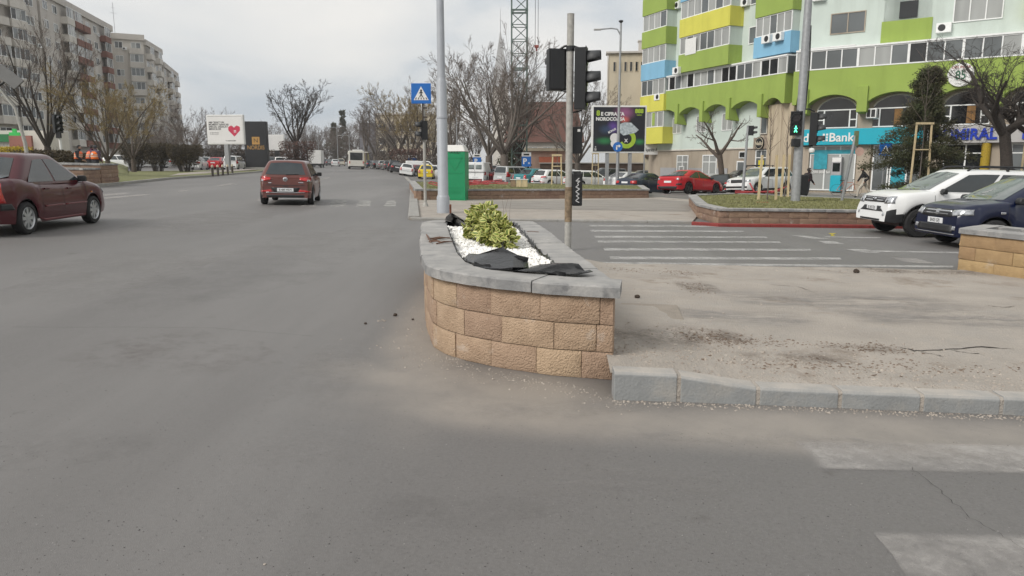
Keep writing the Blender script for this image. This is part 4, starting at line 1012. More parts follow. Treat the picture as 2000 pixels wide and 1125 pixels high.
SANDERO = dict(L=4.08, W=1.73, wb=2.59, fo=.80, r=.31, paint=PAINT['navy'], top=[(-2.04, .92), (-1.9, .99), (0, .95), (.9, .99), (1.15, .98), (1.72, .90), (1.95, .82), (2.04, .70)], nose=.03,
    cab=dict(r0=-1.96, r1=-1.60, f0=1.18, f1=.20, z0=.94, z1=1.52, w0=.81, w1=.60, fp=1.05), side=[(.0, .14, 0, 0), (.17, .55, 0, 0), (.59, 1.0, 0, 0)], mr=.28, mf=.24, spokes=7, rimk=.72, seams=[-.76, .05, 1.02], handles=[-.58, .25], mir=(.84, .97), wsglass='glassl',
    bits=[('grille', 'trim', 'f', [(-.50, .64), (.50, .64)], [(-.50, .79), (.50, .79)], 0), ('grille_bar', 'chrome', 'f', *rect(-.48, .48, .745, .765), 0), ('grille_bar', 'chrome', 'f', *rect(-.46, .46, .69, .705), 0), ('emblem', 'chrome', 'f', [(-.045, .67), (.045, .67)], [(-.075, .78), (.075, .78)], 0),
          ('head_lamp', 'clear_lens', 'f', [(.52, .66), (.81, .70)], [(.50, .78), (.79, .81)], 1), ('lower_grille', 'trim', 'f', [(-.62, .33), (.62, .33)], [(-.58, .48), (.58, .48)], 0), ('fog_lamp', 'clear_lens', 'f', *rect(.60, .70, .38, .46), 1), ('lip', 'chrome', 'f', *rect(-.70, .70, .285, .30), 0),
          ('repeater', 'chrome', 's', *rect(1.10, 1.20, .74, .78), 1), ('tail_lamp', 'red_lens', 'r', *rect(.62, .80, .72, .98), 1)],
    plates=[(0, 0, .55, 'BH03 GPJ', 1)])
CIVIC = dict(L=4.50, W=1.80, wb=2.70, fo=.88, r=.335, paint=PAINT['red'], top=[(-2.25, .92), (-2.1, 1.02), (-1.6, 1.03), (0, .93), (1.0, .92), (1.8, .80), (2.1, .68), (2.25, .58)], nose=.03,
    cab=dict(r0=-2.05, r1=-.85, f0=1.35, f1=.20, z0=.90, z1=1.43, w0=.83, w1=.58, rp=.9), side=[(.0, .46, 0, 0), (.50, 1.0, 0, 0)], mr=.48, mf=.28, rim='rimdark', rimk=.72, seams=[-.75, .05, 1.05], handles=[-.55, .3], mir=(.85, .93), rw0=.13,
    bits=[('tail_lamp', 'red_lens', 'r', [(.40, .83), (.62, .80), (.84, .78)], [(.40, .86), (.62, .93), (.80, .95)], 1), ('lamp_clear', 'clear_lens', 'r', [(.58, .80), (.76, .78)], [(.60, .88), (.74, .90)], 1), ('spoiler', 'trim', 'r', *rect(-.74, .74, 1.00, 1.045), 0), ('rear_vent', 'trim', 'r', [(.58, .48), (.84, .50)], [(.66, .58), (.84, .60)], 1), ('diffuser', 'trim', 'r', [(-.66, .27), (.66, .27)], [(-.72, .42), (.72, .42)], 0),
          ('head_lamp', 'clear_lens', 'f', [(.45, .58), (.82, .62)], [(.47, .66), (.80, .74)], 1), ('side_sill', 'trim', 's', *rect(-.9, .9, .22, .27), 1)],
    plates=[(0, 0, .68, '', 0)])
KODIAQ = dict(L=4.69, W=1.88, wb=2.79, fo=.92, r=.36, sill=.28, paint=PAINT['white'], top=[(-2.34, 1.0), (-2.2, 1.08), (0, 1.05), (1.0, 1.10), (1.3, 1.10), (2.0, 1.02), (2.25, .95), (2.34, .80)], nose=.02,
    cab=dict(r0=-2.26, r1=-1.95, f0=1.35, f1=.35, z0=1.03, z1=1.66, w0=.86, w1=.66), side=[(.0, .22, 0, 0), (.25, .58, 0, 0), (.61, 1.0, 0, 0)], mr=.24, mf=.26, seams=[-.9, .1, 1.1], handles=[-.7, .3], mir=(.95, 1.05), mirblack=0,
    bits=[('grille', 'trim', 'f', [(-.44, .74), (.44, .74)], [(-.50, .93), (.50, .93)], 0), ('head_lamp', 'clear_lens', 'f', [(.54, .78), (.86, .82)], [(.54, .90), (.84, .92)], 1), ('lower_grille', 'trim', 'f', *rect(-.78, .78, .42, .54), 0), ('lip', 'trim', 'f', *rect(-.8, .8, .30, .35), 0), ('side_sill', 'trim', 's', *rect(-1.05, .95, .29, .38), 1), ('tail_lamp', 'red_lens', 'r', *rect(.6, .86, .85, 1.02), 1)],
    plates=[(0, 0, .64, '', 1)])
OCTAVIA = dict(L=4.66, W=1.80, wb=2.68, fo=.90, r=.32, paint=PAINT['white'], top=[(-2.33, .93), (-2.2, 1.04), (-1.6, 1.06), (0, .96), (1.0, .97), (1.85, .87), (2.2, .76), (2.33, .62)],
    cab=dict(r0=-1.95, r1=-.95, f0=1.25, f1=.30, z0=.94, z1=1.46, w0=.82, w1=.60), side=[(.0, .47, 0, 0), (.51, 1.0, 0, 0)], mr=.42, mf=.26, seams=[-.8, .05, 1.05], handles=[], mir=(.85, .97), mirblack=0,
    bits=[('tail_lamp', 'red_lens', 'r', [(.50, .74), (.84, .72)], [(.48, .90), (.82, .92)], 1), ('bumper_seam', 'trim', 'r', *rect(-.8, .8, .30, .36), 0), ('head_lamp', 'clear_lens', 'f', [(.45, .64), (.8, .68)], [(.46, .76), (.78, .80)], 1), ('grille', 'trim', 'f', *rect(-.42, .42, .58, .72), 0)],
    plates=[(0, 0, .80, '', 0)])
HATCH = dict(I20); HATCH.update(L=4.2, paint=PAINT['white'], handles=[], seams=[], plates=[(0, 0, .6, '', 0), (0, 0, .5, '', 1)], mirblack=0)
MPV = dict(L=4.45, W=1.78, wb=2.8, fo=.82, r=.32, paint=PAINT['grey'], top=[(-2.22, 1.0), (-2.1, 1.05), (0, 1.0), (1.2, 1.02), (1.8, .92), (2.1, .80), (2.22, .65)],
    cab=dict(r0=-2.18, r1=-2.0, f0=1.4, f1=.45, z0=1.0, z1=1.66, w0=.83, w1=.70), side=[(.0, .26, 0, 0), (.29, .60, 0, 0), (.64, 1.0, 0, 0)], mr=.2, mf=.26, seams=[], handles=[], mir=(.95, 1.02),
    bits=[('tail_lamp', 'red_lens', 'r', *rect(.74, .86, .75, 1.15), 1), ('rear_bumper', 'trim', 'r', *rect(-.8, .8, .32, .45), 0), ('head_lamp', 'clear_lens', 'f', [(.45, .68), (.8, .72)], [(.46, .80), (.78, .85)], 1)], plates=[(0, 0, .7, '', 0)])
VAN = dict(L=4.9, W=1.95, wb=2.95, fo=.9, r=.33, paint=PAINT['white'], top=[(-2.45, 1.15), (-2.35, 1.2), (0, 1.15), (1.4, 1.15), (2.0, 1.05), (2.35, .88), (2.45, .7)],
    cab=dict(r0=-2.43, r1=-2.36, f0=1.75, f1=.9, z0=1.1, z1=1.95, w0=.95, w1=.82), side=[(.70, 1.0, 0, 0)], mr=.2, mf=.28, seams=[.1, 1.1], handles=[], mir=(1.2, 1.15), noback=1,
    bits=[('tail_lamp', 'red_lens', 'r', *rect(.86, .94, .8, 1.1), 1), ('rear_window', 'glassl', 'r', *rect(.08, .62, 1.32, 1.72), 1), ('door_gap', 'trim', 'r', *rect(-.008, .008, .5, 1.85), 0), ('rear_bumper', 'trim', 'r', *rect(-.9, .9, .32, .46), 0), ('head_lamp', 'clear_lens', 'f', *rect(.6, .9, .75, .95), 1)], plates=[(.0, 0, .62, '', 0)])

def stand(root, loc, rz):
    """put a car on the sloping ground"""
    root.location = (loc[0], loc[1], g(loc[0], loc[1]) + .004)
    f = Vector((math.cos(rz), math.sin(rz))); e = .8
    px = (g(loc[0] + f.x * e, loc[1] + f.y * e) - g(loc[0] - f.x * e, loc[1] - f.y * e)) / (2 * e)
    py = (g(loc[0] - f.y * e, loc[1] + f.x * e) - g(loc[0] + f.y * e, loc[1] - f.x * e)) / (2 * e)
    root.rotation_euler = (math.atan(py), -math.atan(px), rz)
def by_wheels(c, pr, pf, side):
    """car pose from the contact pixels of its near rear and near front wheels; side = +1 if we see its left flank"""
    a, b = P(*pr), P(*pf); d = Vector((b.x - a.x, b.y - a.y)).normalized(); rz = math.atan2(d.y, d.x)
    mid = Vector(((a.x + b.x) / 2, (a.y + b.y) / 2)); n = Vector((-d.y, d.x)) * side
    cen = mid - n * (c['W'] / 2 - .1); off = (c['L'] / 2 - c['fo']) - c['wb'] / 2
    return cen - d * off, rz
# ---- the four near cars
logan, _ = make_car('sedan_car', LOGAN, 'dark red four-door sedan cut by the left picture edge')
stand(logan, *((lambda p: (p[0], p[1]))(by_wheels(LOGAN, (72, 454), (163, 438.5), -1))))
text('trunk_badge', 'LOGAN', .07, MT['chrome'], logan, (-2.135, -.20, .83), (math.pi / 2, 0, -math.pi / 2), .003, .002)
i20, bv20 = make_car('hatchback_car', I20, 'brown hatchback seen from behind, driving away along the avenue')
p = P(547, 406); stand(i20, (p.x * 1.06 - .1, p.y + 3.2), R(100))
m = MB(); m.lathe([(.001, -.01), (.055, -.01), (.075, 0), (.055, .012), (.001, .012)], n=20, axis='X'); o = part('emblem', m, MT['chrome'], i20, smooth=50); h = bv20.ray_cast(Vector((-5, 0, .85)), Vector((1, 0, 0)))[0]; o.location = (h.x - .01, 0, .85)
text('emblem_letter', 'H', .10, MT['trim'], i20, (h.x - .026, 0, .85), (math.pi / 2, 0, -math.pi / 2), .002, .004, shear=.3)
m = MB(); h = bv20.ray_cast(Vector((-5, .05, 1.02)), Vector((1, 0, 0)))[0]; m.bar((h.x - .02, -.02, 1.005), (h.x + .0, -.42, 1.02), .03, .025); part('rear_wiper', m, MT['trim'], i20)
m = MB(); m.tube([(-1.25, 0, 1.46), (-1.45, 0, 1.62)], [.006, .003], 5); part('antenna', m, MT['trim'], i20)
duster, _ = make_car('suv_car', DUSTER, 'white SUV with black roof rails waiting at the right-hand crossing')
pd_ = P(1790, 463.5); d_ = Vector((-math.cos(R(-8)), math.sin(R(-8))))
rzD = R(179); f = Vector((math.cos(rzD), math.sin(rzD)))
nD = Vector((-f.y, f.x)); cD = Vector((pd_.x, pd_.y)) - f * (DUSTER['L'] / 2 - DUSTER['fo']) - nD * (DUSTER['W'] / 2 - .1)
stand(duster, cD, rzD)
for s in (-1, 1):
    m = MB(); m.tube([(.20, s * .60, 1.60), (.05, s * .61, 1.69), (-.2, s * .61, 1.71), (-1.6, s * .61, 1.70), (-1.78, s * .60, 1.62)], .024, 6)
    m.bar((-.75, s * .61, 1.60), (-.75, s * .61, 1.71), .05); part('roof_rail', m, MT['trim'], duster, smooth=50)
sand, _ = make_car('hatchback_car', SANDERO, 'dark blue hatchback nearest the right picture edge, behind the ochre planter')
ps = P(1935, 489); rzS = R(181.5); f = Vector((math.cos(rzS), math.sin(rzS))); nS = Vector((-f.y, f.x))
cS = Vector((ps.x, ps.y)) - f * (SANDERO['L'] / 2 - SANDERO['fo']) - nS * (SANDERO['W'] / 2 - .1); stand(sand, cS, rzS)
m = MB(); m.bar((1.08, -.50, 1.03), (1.02, .15, 1.05), .02, .02); part('wiper', m, MT['trim'], sand)

# ---- car park on the right and the avenue beyond: copies of a few types
TYPES = {}
for k, (nm, c) in dict(civic=('hatchback_car', CIVIC), kodiaq=('suv_car', KODIAQ), octavia=('sedan_car', OCTAVIA), hatch=('hatchback_car', HATCH), mpv=('estate_car', MPV), van=('delivery_van', VAN), logan=('sedan_car', dict(LOGAN, paint=PAINT['white'], handles=[], seams=[], plates=[(0, 0, .72, '', 0)], bits=[b for b in LOGAN['bits'] if b[0] not in ('side_moulding', 'side_sill', 'rear_bumper', 'bumper_side')]))).items():
    TYPES[k] = [nm, c, None]
FARSKIP = ('door_seam', 'door_handle', 'underbody_', 'repeater', 'fog_lamp')
def park(kind, px, Y, deg, color, label, group='cars in the car park', py=None):
    t = TYPES[kind]; pos = GX(px, Y)
    if py: pos = P(px, py)
    if t[2] is None:
        root, _ = make_car(t[0], t[1], label, group, body=PAINT[color]); t[2] = root
    else:
        root = dup(t[2], label=label, group=group, skip=FARSKIP if Y > 60 else ()); paint(root, ('body',), PAINT[color])
        if kind == 'van': root['category'] = 'van'
    if kind == 'van': root['category'] = 'van'
    stand(root, (pos.x, pos.y), R(deg)); return root
park('civic', 1350, 45.0, 40, 'red', 'bright red fastback hatchback with black wheels in the car park')
kq = park('kodiaq', 1488, 46.5, 214, 'white', 'white SUV with roof bars parked behind the wooden stakes')
m = MB()
for x in (-.3, .6): m.bar((x, -.7, 1.75), (x, .7, 1.75), .06, .03); m.bar((x, -.62, 1.66), (x, -.62, 1.75), .05); m.bar((x, .62, 1.66), (x, .62, 1.75), .05)
for y in (-.35, .1): m.bar((-.7, y, 1.79), (1.0, y, 1.79), .05, .04)
part('roof_bars', m, MT['trim'], kq)
park('octavia', 1262, 51, 42, 'darkblue', 'dark blue sedan parked just left of the red hatchback')
park('octavia', 1228, 60, 44, 'white', 'white sedan with red tail lamps parked under the casino billboard')
park('hatch', 1150, 62, 30, 'white', 'white hatchback parked left of the blue arrow sign, side-on')
park('hatch', 1085, 63, 38, 'white', 'white car parked behind the wooden tree frame at the bed')
park('logan', 1046, 64, 44, 'teal', 'teal car parked between the white and the silver cars')
park('mpv', 1008, 67, 48, 'silver', 'silver estate car parked left of the teal car')
park('octavia', 985, 71, 38, 'darkred', 'dark red sedan parked half hidden behind the silver estate')
park('mpv', 972, 77, 50, 'grey', 'grey estate car with grey tailgate parked beside the white van')
park('van', 938, 70, 80, 'white', 'white delivery van parked right of the green toilet cabin')
park('van', 917, 84, 60, 'white', 'second white van, half hidden behind the nearer white van')
park('octavia', 1330, 57, 195, 'black', 'black sedan parked behind the red hatchback')
park('hatch', 1385, 58, 200, 'silver', 'silver hatchback parked behind the black hatchback')
park('hatch', 1424, 51, 56, 'black', 'black hatchback with red tail lamps between the red car and white SUV')
park('mpv', 1453, 56, 190, 'black', 'black estate car parked behind the white SUV with roof bars')
park('octavia', 1288, 68, 190, 'darkred', 'dark red car farthest back, below the white shop sign')
park('mpv', 1180, 74, 185, 'grey', 'grey car far back behind the white hatchback')
park('octavia', 1115, 78, 185, 'silver', 'silver car far back left of the signal pole')
park('logan', 1250, 74, 185, 'grey', 'dark grey car far back right of the blue arrow sign')
# along the avenue
AV = 'cars along the avenue'
tx = park('logan', 833, 84, 93, 'yellow', 'yellow taxi sedan driving away behind the crossing sign pole', AV)
m = MB(); m.box((.0, 0, 1.60), (.18, .5, .14)); part('taxi_sign', m, MT['white'], tx, bevel=.02)
park('logan', 794, 93, 95, 'white', 'white sedan parked left of the yellow taxi', AV)
park('octavia', 776, 99, 96, 'black', 'black sedan parked left of the white sedan on the avenue', AV)
park('van', 826, 104, 8, 'white', 'white minibus parked side-on behind the yellow taxi', AV)
park('mpv', 768, 112, 100, 'black', 'tall black car third in the row beside the avenue', AV)
park('hatch', 757, 120, 104, 'grey', 'grey hatchback in the row beside the avenue left of the tall black car', AV)
park('hatch', 746, 128, 106, 'silver', 'silver hatchback in the row beside the avenue', AV)
park('octavia', 735, 136, 108, 'black', 'black sedan in the row right of the bus, second from it', AV)
park('octavia', 722, 146, 108, 'darkblue', 'dark sedan in the row nearest the bus', AV)
park('hatch', 858, 92, 12, 'white', 'white car nosing out from behind the grey lamp pole', AV)
park('octavia', 813, 97, 60, 'darkred', 'dark red car between the white sedan and the taxi', AV)
for i, (px, Y, deg, c, k, lb_) in enumerate([(656, 160, 102, 'white', 'logan', 'white sedan on the avenue left of the bus'), (667, 178, 102, 'cream', 'mpv', 'cream car on the avenue just left of the bus'), (645, 175, 100, 'grey', 'octavia', 'dark car ahead of the white sedan on the avenue'), (639, 190, 100, 'darkblue', 'hatch', 'farthest dark car on the avenue'),
        (612, 150, 80, 'silver', 'hatch', 'silver car parked left of the far white truck'), (600, 142, 75, 'white', 'octavia', 'white car parked under the far bare tree'), (590, 135, 75, 'teal', 'hatch', 'bluish car parked right behind the tall bare tree')]):
    park(k, px, Y, deg, c, lb_, AV)
# behind the left verge
LV = 'cars parked behind the left verge'
for (px, Y, deg, c, k, lb_) in [(427, 92, 96, 'red', 'octavia', 'red car parked behind the verge under the heart billboard'), (404, 98, 104, 'silver', 'hatch', 'silver car parked left of the red car'), (459, 92, 96, 'white', 'mpv', 'white car parked right of the red car behind the bollards'), (555, 100, 96, 'white', 'mpv', 'white car beyond the roof of the brown hatchback'),
        (533, 104, 95, 'grey', 'mpv', 'dark car beside the black billboard'), (240, 84, 10, 'white', 'hatch', 'white car parked behind the hedge next to the workers'), (300, 92, 190, 'silver', 'octavia', 'silver car glimpsed through the hedge'), (385, 86, 100, 'white', 'octavia', 'white car far behind the round bush'), (570, 96, 88, 'silver', 'octavia', 'silver car right of the far white billboard')]:
    park(k, px, Y, deg, c, lb_, LV)

# ---- the bus and the far truck
bus = thing('city_bus', 'white city bus seen from behind on the avenue', 'bus'); W_, L_b, H_ = 2.5, 11.5, 2.95
m = MB(); m.mm((-L_b / 2, -W_ / 2, .35), (L_b / 2, W_ / 2, H_)); part('body', m, M('cream white bus paint', (.66, .64, .58), .4, .04, 2), bus, bevel=.12)
m = MB(); m.mm((-L_b / 2 - .015, -.98, 1.45), (-L_b / 2 + .02, 1.0, 2.65)); part('rear_window', m, MT['windark'], bus, bevel=.01)
m = MB(); m.mm((-L_b / 2 - .02, -1.22, .28), (-L_b / 2 + .2, 1.22, .5)); part('bumper', m, MT['trim'], bus)
m = MB(); m.mm((-L_b / 2 + .2, -1.0, H_ + .002), (-L_b / 2 + 2.0, .6, H_ + .18)); part('roof_unit', m, MT['white'], bus, bevel=.04)
for s in (-1, 1):
    m = MB(); m.mm((-L_b / 2 - .016, s * 1.07 - .07, .9), (-L_b / 2 + .01, s * 1.07 + .07, 1.3)); part('tail_lamp', m, MT['red_lens'], bus)
    m = MB(); m.mm((-L_b / 2 + .6, s * 1.255 - .01, 1.4), (L_b / 2 - .3, s * 1.255 + .01, 2.4)); part('side_window', m, MT['windark'], bus)
    for x in (-3.2, 3.4):
        t_, r_m = wheel_mesh(.5, .3, .3, 8, MT['steel']); o = link('wheel', t_, bus); o.location = (x, s * 1.08, .5); o.rotation_euler = (0, 0, 0 if s < 0 else math.pi); link('rim', r_m, o)
pb = P(690, 330.5); stand(bus, (pb.x - .8, pb.y + 5.8), R(103))
tr = thing('box_truck', 'small white box truck far down the avenue', 'truck')
m = MB(); m.mm((-3, -1.1, .7), (1.2, 1.1, 3.0)); part('cargo_box', m, MT['white'], tr, bevel=.03)
m = MB(); m.mm((1.25, -1, .5), (2.7, 1, 2.3)); part('cab', m, MT['white'], tr, bevel=.15)
m = MB(); m.mm((-3, -.95, .4), (2.6, .95, .68)); part('chassis', m, MT['trim'], tr)
for x in (-1.9, 1.9):
    for s in (-1, 1):
        t_, r_m = wheel_mesh(.4, .22, .24, 6, MT['steel']); o = link('wheel', t_, tr); o.location = (x, s * .95, .4); o.rotation_euler = (0, 0, 0 if s < 0 else math.pi); link('rim', r_m, o)
stand(tr, GX(619, 132), R(98))
# ------------------------------------------------------------------ buildings
def plaster(name, c, d=.10): return chain(M(name, c, .9, d * .5, .7, bump=.12, bscale=30), ((c[0] * .72, c[1] * .72, c[2] * .70), .9, .50, .72, .6, (1, 1, .12)))
MT['mint'] = plaster('pale mint plaster', (.55, .62, .575)); MT['green'] = plaster('green plaster', (.29, .39, .085)); MT['yellow'] = plaster('yellow plaster', (.62, .59, .10)); MT['sky'] = plaster('blue plaster', (.22, .45, .63))
MT['beige'] = chain(M('beige stone', (.40, .34, .27), .85, .12, .8, bump=.2, bscale=20, stretch=(1, 1, .3)), ((.22, .17, .13), 1.5, .52, .72, .7, (1, 1, .12)))
MT['cream'] = plaster('cream plaster', (.56, .49, .37)); MT['greyp'] = plaster('grey panel', (.54, .505, .46)); MT['greyp2'] = plaster('pale grey panel', (.62, .585, .53)); MT['brickred'] = plaster('brown-red panel', (.20, .09, .065)); MT['shutter'] = M('grey roller shutter', (.35, .35, .36), .6, .05, 2)
MT['teal_sign'] = M('turquoise fascia', (.0, .36, .47), .45, .04, 2); MT['greysign'] = M('grey fascia', (.42, .41, .40), .5, .05, 2); MT['bluelet'] = M('blue letters', (.012, .045, .42), .35, .05, 3)
MT['roof_red'] = chain(M('old roof tiles', (.150, .070, .055), .9, .2, 14, bump=.6, bscale=25, stretch=(1, 1, 3)), ((.09, .06, .05), 2, .5, .7, .6, None)); MT['soffit'] = M('underside', (.16, .19, .08), .9, .1, 2)
AC = {}
def ac_unit(parent, T, u, d, z):
    m = MB(T); m.box((u, d + .16, z), (.8, .3, .55)); o = part('air_conditioner', m, MT['pvc'], parent, bevel=.02)
    f = MB(T); f.tube([(u - .1, d + .312, z), (u - .1, d + .322, z)], .2, 14); part('fan_grille', f, MT['trim'], o)
def window(parent, T, u0, u1, z0, z1, d, n=2, glass='winglass', frame='pvc', name='window', fr=.06, proud=.05, trans=None):
    """a framed window on a facade (local u along, d outward, z up) with its panes"""
    m = MB(T); fw = fr
    m.mm((u0, d - .02, z0), (u1, d + proud, z0 + fw)); m.mm((u0, d - .02, z1 - fw), (u1, d + proud, z1))
    k = n + 1
    for i in range(k):
        x = u0 + (u1 - u0 - fw) * i / n; m.mm((x, d - .02, z0 + fw), (x + fw, d + proud, z1 - fw))
    if trans: m.mm((u0 + fw, d - .02, trans), (u1 - fw, d + proud - .01, trans + fw * .8))
    o = part(name, m, MT[frame], parent)
    for i in range(n):
        xa = u0 + (u1 - u0 - fw) * i / n + fw; xb = u0 + (u1 - u0 - fw) * (i + 1) / n
        gm = glass if isinstance(glass, str) else glass[rnd.randrange(len(glass))]
        p_ = MB(T); tl = rnd.uniform(-.004, .004); p_.add([(xa, d + .012 + tl, z0 + fw), (xb, d + .012 - tl, z0 + fw), (xb, d + .014 - tl, z1 - fw), (xa, d + .014 + tl, z1 - fw)], [(0, 1, 2, 3)]); part('pane', p_, MT[gm], o)
    return o
GLS = ['winglass', 'winglass', 'winlight', 'windark']
# ---------------- the green apartment house
gb = thing('apartment_building', 'pale mint apartment house with green, yellow and blue balconies and shops below', 'building', (0, 0, 0))
Kx, Ky = 19.3, 51.0
def frame(x, y, dirv):
    d = Vector((dirv[0], dirv[1], 0)).normalized(); n = Vector((d.y, -d.x, 0))
    M_ = Matrix(((d.x, n.x, 0, x), (d.y, n.y, 0, y), (0, 0, 1, 0), (0, 0, 0, 1))); return M_
TR = frame(Kx, Ky, (.8, -.6))                         # right wing: u runs right, n faces us
TLn = frame(Kx, Ky, (-.387, .922)); 
TL = Matrix(((-.387, -.922, 0, Kx), (.922, -.387, 0, Ky), (0, 0, 1, 0), (0, 0, 0, 1)))   # left wing: u runs away from the corner, d faces us
B0 = -.45; TOP = 21.5
# wall bodies: behind the facade skins
m = MB(TR); m.mm((0, -9, B0), (24, 0, 2.75)); part('wall', m, MT['beige'], gb)
m = MB(TR); m.mm((0, -9, 2.75), (24, 0, 7.4)); part('wall', m, MT['beige'], gb)
m = MB(TR); m.mm((.0, -9, 7.4), (24, 0, TOP)); part('wall', m, MT['mint'], gb)
m = MB(TL); m.mm((0.02, -9, B0), (18.0, -.01, 2.6)); part('wall', m, MT['beige'], gb)
m = MB(TL); m.mm((3.6, -9, 2.6), (17.2, .04, 7.4)); part('wall', m, MT['mint'], gb)
m = MB(TL); m.mm((0.02, -9, 2.6), (3.6, -.03, 7.4)); part('wall', m, MT['beige'], gb)
m = MB(TL); m.mm((0.02, -9, 7.4), (18.0, -.005, TOP)); part('wall', m, MT['mint'], gb)
m = MB(TL); m.mm((17.2, -9, 2.6), (18.0, -.3, 7.4)); part('wall', m, MT['greyp2'], gb)
m = MB(TR); m.mm((-.3, -9.3, TOP), (24.3, .3, TOP + .5)); part('roof_parapet', m, MT['mint'], gb)
m = MB(TL); m.mm((-.0, -9.3, TOP + .01), (18.3, .3, TOP + .49)); part('roof_parapet', m, MT['mint'], gb)
def arched_band(T, u0, u1, bays, z0, z1, d, rise, mat, us=None):
    """a deep green band with shallow arches cut in its lower edge"""
    m = MB(T); edges = us or [u0 + (u1 - u0) * i / bays for i in range(bays + 1)]
    lo = []
    for a, b in zip(edges, edges[1:]):
        pier = .28
        lo += [(a, z0), (a + pier, z0)]
        for k in range(1, 12): t = k / 12; lo.append((a + pier + (b - a - 2 * pier) * t, z0 + rise * math.sin(math.pi * t) ** .75))
        lo += [(b - pier, z0)]
    lo.append((edges[-1], z0)); n = len(lo)
    vs = [(u, d, z) for u, z in lo] + [(u, d, z1) for u, z in lo] + [(u, 0.0, z) for u, z in lo] + [(u, 0.0, z1) for u, z in lo]
    fs = []
    for i in range(n - 1):
        fs += [(i, i + 1, n + i + 1, n + i), (2 * n + i, i, i + 1, 2 * n + i + 1)[::-1], (n + i, n + i + 1, 3 * n + i + 1, 3 * n + i)]
    fs += [(0, n, 3 * n, 2 * n), (n - 1, 2 * n - 1, 4 * n - 1, 3 * n - 1)]
    m.add(vs, fs); return part('arched_band', m, mat, gb)
BD = .85
arched_band(TR, -.2, 24, 0, 5.35, 7.5, BD, .55, MT['green'], us=[-.2, .55, 4.15, 7.95, 11.35, 14.6, 18, 21, 24])
arched_band(TL, .4, 17.2, 0, 5.55, 7.5, BD, .42, MT['green'], us=[.45, 2.7, 6.1, 9.3, 12.6, 15.9, 17.2])
for T_, us in ((TR, [.55, 4.15, 11.35, 14.6]), (TL, [2.7, 6.1, 9.3, 12.6, 15.9])):
    for u in us:
        m = MB(T_); w_ = .30 if T_ is TR else .2; m.add([(u - w_, BD - .02, 6.35), (u + w_, BD - .02, 6.35), (u + w_, BD + .16, 6.3), (u - w_, BD + .16, 6.3), (u - w_, .02, 4.65), (u + w_, .02, 4.65), (u + w_, BD + .16, 4.75), (u - w_, BD + .16, 4.75)], [(0, 1, 2, 3), (3, 2, 6, 7), (4, 7, 6, 5), (0, 3, 7, 4), (1, 5, 6, 2), (0, 4, 5, 1)])
        part('bracket', m, MT['green'], gb)
# glazed gallery above the band
def gallery(T, u0, u1, step, z0, z1, d):
    m = MB(T); m.mm((u0, -.01, z1), (u1, d + .08, z1 + .10)); part('gallery_roof', m, MT['pvc'], gb)
    m = MB(T); m.mm((u0, .0, z0 - .001), (u1, d - .04, z1)); part('gallery_inside', m, MT['winglass'], gb)
    u = u0
    while u < u1 - .3:
        v = min(u1, u + step * rnd.choice((3, 3, 4))); window(gb, T, u, v, z0, z1, d - .03, max(1, round((v - u) / step)), ['winglass', 'winlight', 'winglass', 'winlight', 'windark'], fr=.07); u = v
gallery(TR, -.1, 20, .95, 7.5, 8.72, BD); gallery(TL, .35, 15.9, .85, 7.5, 8.62, BD)
# right wing windows of the first floor, with arched dark tops
for (a, b) in ((1.25, 3.75), (4.6, 7.55), (8.5, 11.0), (11.8, 14.3)):
    m = MB(TR); pts = [(a, 5.0)] + [(a + (b - a) * k / 14, 5.0 + .78 * math.sin(math.pi * k / 14) ** .6) for k in range(15)] + [(b, 5.0)]
    m.add([(p[0], .012, p[1]) for p in pts], [tuple(range(len(pts)))]); part('arch_window', m, MT['windark'], gb)
    m = MB(TR); m.tube([(p[0], .03, p[1]) for p in pts[1:-1]], .05, 4); part('arch_trim', m, MT['greyp2'], gb)
    w1 = window(gb, TR, a, b, 3.8, 5.0, .02, 1, 'windark', fr=.07); 
    m = MB(TR); m.mm((a + .42, .0, 3.87), (a + .50, .08, 4.93)); m.mm((b - .50, .0, 3.87), (b - .42, .08, 4.93)); m.mm((a + .07, .0, 4.30), (a + .42, .075, 4.37)); m.mm((b - .42, .0, 4.30), (b - .07, .075, 4.37)); part('mullion', m, MT['pvc'], w1)
    if a in (4.6, 8.5):
        m = MB(TR); m.mm((a + 1.3, .036, 3.9), (a + 1.75, .045, 4.9)); part('curtain', m, M('ochre curtain', (.25, .13, .04), .8, .2, 6), w1)
m = MB(TR); m.mm((4.35, .05, 4.35), (4.95, .55, 4.95)); o = part('air_conditioner', m, MT['pvc'], gb, bevel=.02); m = MB(TR); m.mm((4.42, .552, 4.42), (4.60, .56, 4.88)); m.mm((4.66, .552, 4.42), (4.88, .56, 4.88)); part('grille', m, MT['trim'], o)
# piers on the ground floor
for u in (.2, 4.0, 7.9, 11.3, 14.5):
    m = MB(TR); m.mm((u - .05, .0, B0), (u + .75, .22, 3.72)); part('pier', m, MT['beige'], gb, bevel=.02)
    m = MB(TR); m.mm((u + .02, .0, 3.73), (u + .68, .12, 5.35)); part('pier', m, MT['beige'], gb)
# stained blank corner of the left wing
m = MB(TL); m.mm((.1, -.02, B0), (2.5, .30, 5.56)); part('stained_panel', m, chain(M('stained travertine', (.50, .42, .31), .9, .12, 1.0, stretch=(3, 3, .25)), ((.16, .11, .07), 2.2, .5, .66, .85, (3, 3, .10))), gb)
# left wing, first floor windows
for (u, dark) in ((6.6, 0), (9.8, 0), (13.1, 0)):
    window(gb, TL, u, u + 1.25, 4.0, 5.3, .05, 2, 'windark' if dark else 'winlight', name='window', proud=.04)
window(gb, TL, 2.85, 3.55, 3.6, 5.4, .02, 1, 'winglass', frame='greyp2')
